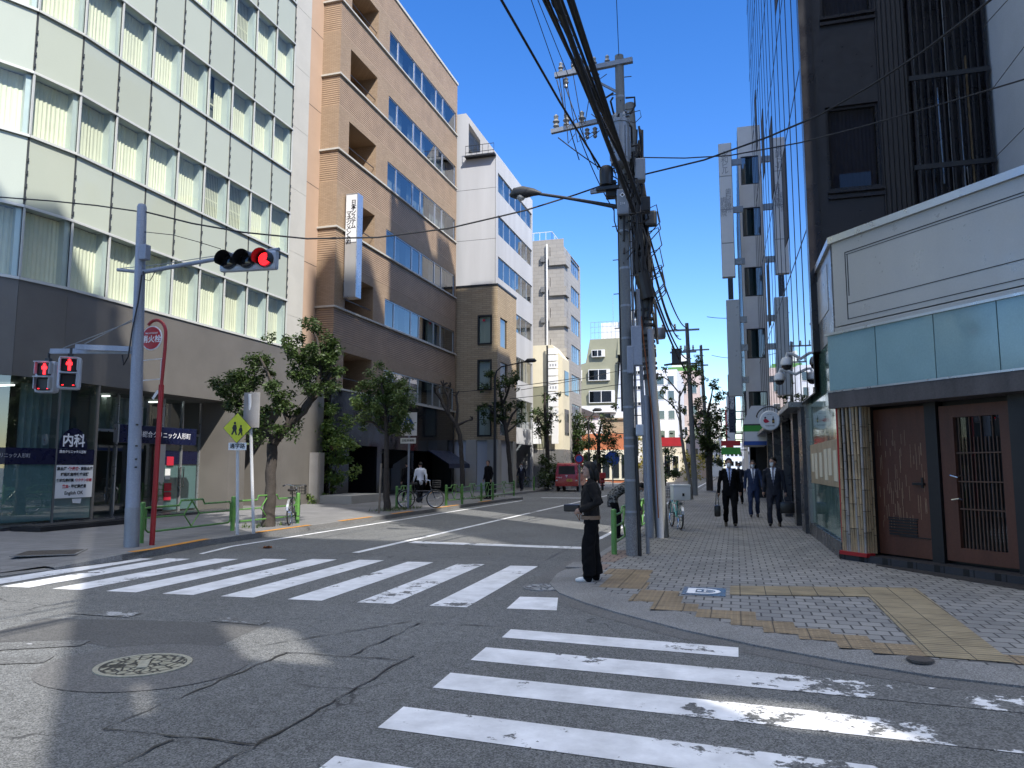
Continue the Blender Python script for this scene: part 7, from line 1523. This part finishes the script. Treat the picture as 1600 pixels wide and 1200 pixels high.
bicycle('dark bicycle parked by the triangular crossing sign', (-11.5,25.2,.12), rad(-62), 'car_dark')
sc_ = thing('motor_scooter', 'red delivery scooter parked beyond the waiting person', 'scooter', (-8.9,52,0), rad(12))
for y in (0,1.2): wheel(sc_, (0,y,.26), .26, .1)
b = MB(); b.bbox((0,.25,.62), .3,.7,.3,0,.08); b.bbox((0,1.0,.75), .36,.12,.6,0,.05); b.bbox((0,.62,.34), .3,.6,.1,0,.03); b.build('body', 'van_red', sc_, local=True, smooth=True)
b = MB(); b.bbox((0,.3,.82), .28,.6,.1,0,.04); b.build('seat', 'leather', sc_, local=True); b = MB(); b.bbox((0,-.12,1.02), .42,.42,.4,0,.03); b.build('top_box', 'van_red', sc_, local=True); b = MB(); b.tube([(-.32,.9,1.05),(0,1.0,1.08),(.32,.9,1.05)], .015, 6); b.tube([(0,1.0,1.05),(0,1.2,.3)], .03, 8); b.build('handlebar', 'black', sc_, local=True)
bpy.data.scenes.remove(TS)
# ------------------------------------------------------------------ camera, sky, sun
cam = bpy.data.cameras.new('camera'); co = bpy.data.objects.new('camera', cam); COL.objects.link(co)
cam.sensor_width = 36; cam.lens = FOC / 1600 * 36; cam.clip_start = .05; cam.clip_end = 3000
co.location = (0, 0, EYE); co.rotation_euler = (math.pi/2 + PITCH, 0, YAW); S.camera = co
SUN_EL, SUN_AZ = rad(45), rad(135)      # azimuth clockwise from +Y: from the south-east
w = bpy.data.worlds.new('World'); S.world = w; w.use_nodes = True; t = w.node_tree
sk = t.nodes.new('ShaderNodeTexSky'); sk.sky_type = 'NISHITA'; sk.sun_disc = False; sk.sun_elevation = SUN_EL; sk.sun_rotation = SUN_AZ
sk.altitude = 30; sk.air_density = 1.0; sk.dust_density = .35; sk.ozone_density = 2.2
hs_ = t.nodes.new('ShaderNodeHueSaturation'); hs_.inputs['Hue'].default_value = .513; hs_.inputs['Saturation'].default_value = 1.36; hs_.inputs['Value'].default_value = .74; t.links.new(sk.outputs[0], hs_.inputs['Color']); SD_ = (math.sin(SUN_AZ)*math.cos(SUN_EL), math.cos(SUN_AZ)*math.cos(SUN_EL), math.sin(SUN_EL))
tc = t.nodes.new('ShaderNodeTexCoord'); dp = t.nodes.new('ShaderNodeVectorMath'); dp.operation = 'DOT_PRODUCT'; dp.inputs[1].default_value = (0,0,1); t.links.new(tc.outputs['Generated'], dp.inputs[0])
mr = t.nodes.new('ShaderNodeMapRange'); mr.interpolation_type = 'SMOOTHSTEP'; mr.inputs[1].default_value = .68; mr.inputs[2].default_value = 1.0; t.links.new(dp.outputs['Value'], mr.inputs[0])
hz_ = t.nodes.new('ShaderNodeMix'); hz_.data_type = 'RGBA'; hz_.inputs[7].default_value = (7.4, 7.3, 6.7, 1); t.links.new(mr.outputs[0], hz_.inputs[0]); t.links.new(hs_.outputs[0], hz_.inputs[6])   # added bright cap overhead, fills the shaded street with neutral light
t.links.new(hz_.outputs[2], t.nodes['Background'].inputs[0]); t.nodes['Background'].inputs[1].default_value = .15
sl = bpy.data.lights.new('sun', 'SUN'); sl.energy = 2.7; sl.angle = rad(.53); sl.color = (1, .945, .86)
so = bpy.data.objects.new('sun', sl); COL.objects.link(so); so.location = (30, -30, 60)
sd = Vector((math.sin(SUN_AZ)*math.cos(SUN_EL), math.cos(SUN_AZ)*math.cos(SUN_EL), math.sin(SUN_EL)))
so.rotation_euler = sd.to_track_quat('Z', 'Y').to_euler()
S.view_settings.view_transform = 'Standard'; S.view_settings.look = 'None'; S.view_settings.exposure = 1.32; S.view_settings.gamma = 1
S.cycles.max_bounces = 8; S.cycles.transparent_max_bounces = 12; S.cycles.caustics_reflective = False; S.cycles.caustics_refractive = False
S.cycles.sample_clamp_indirect = 6
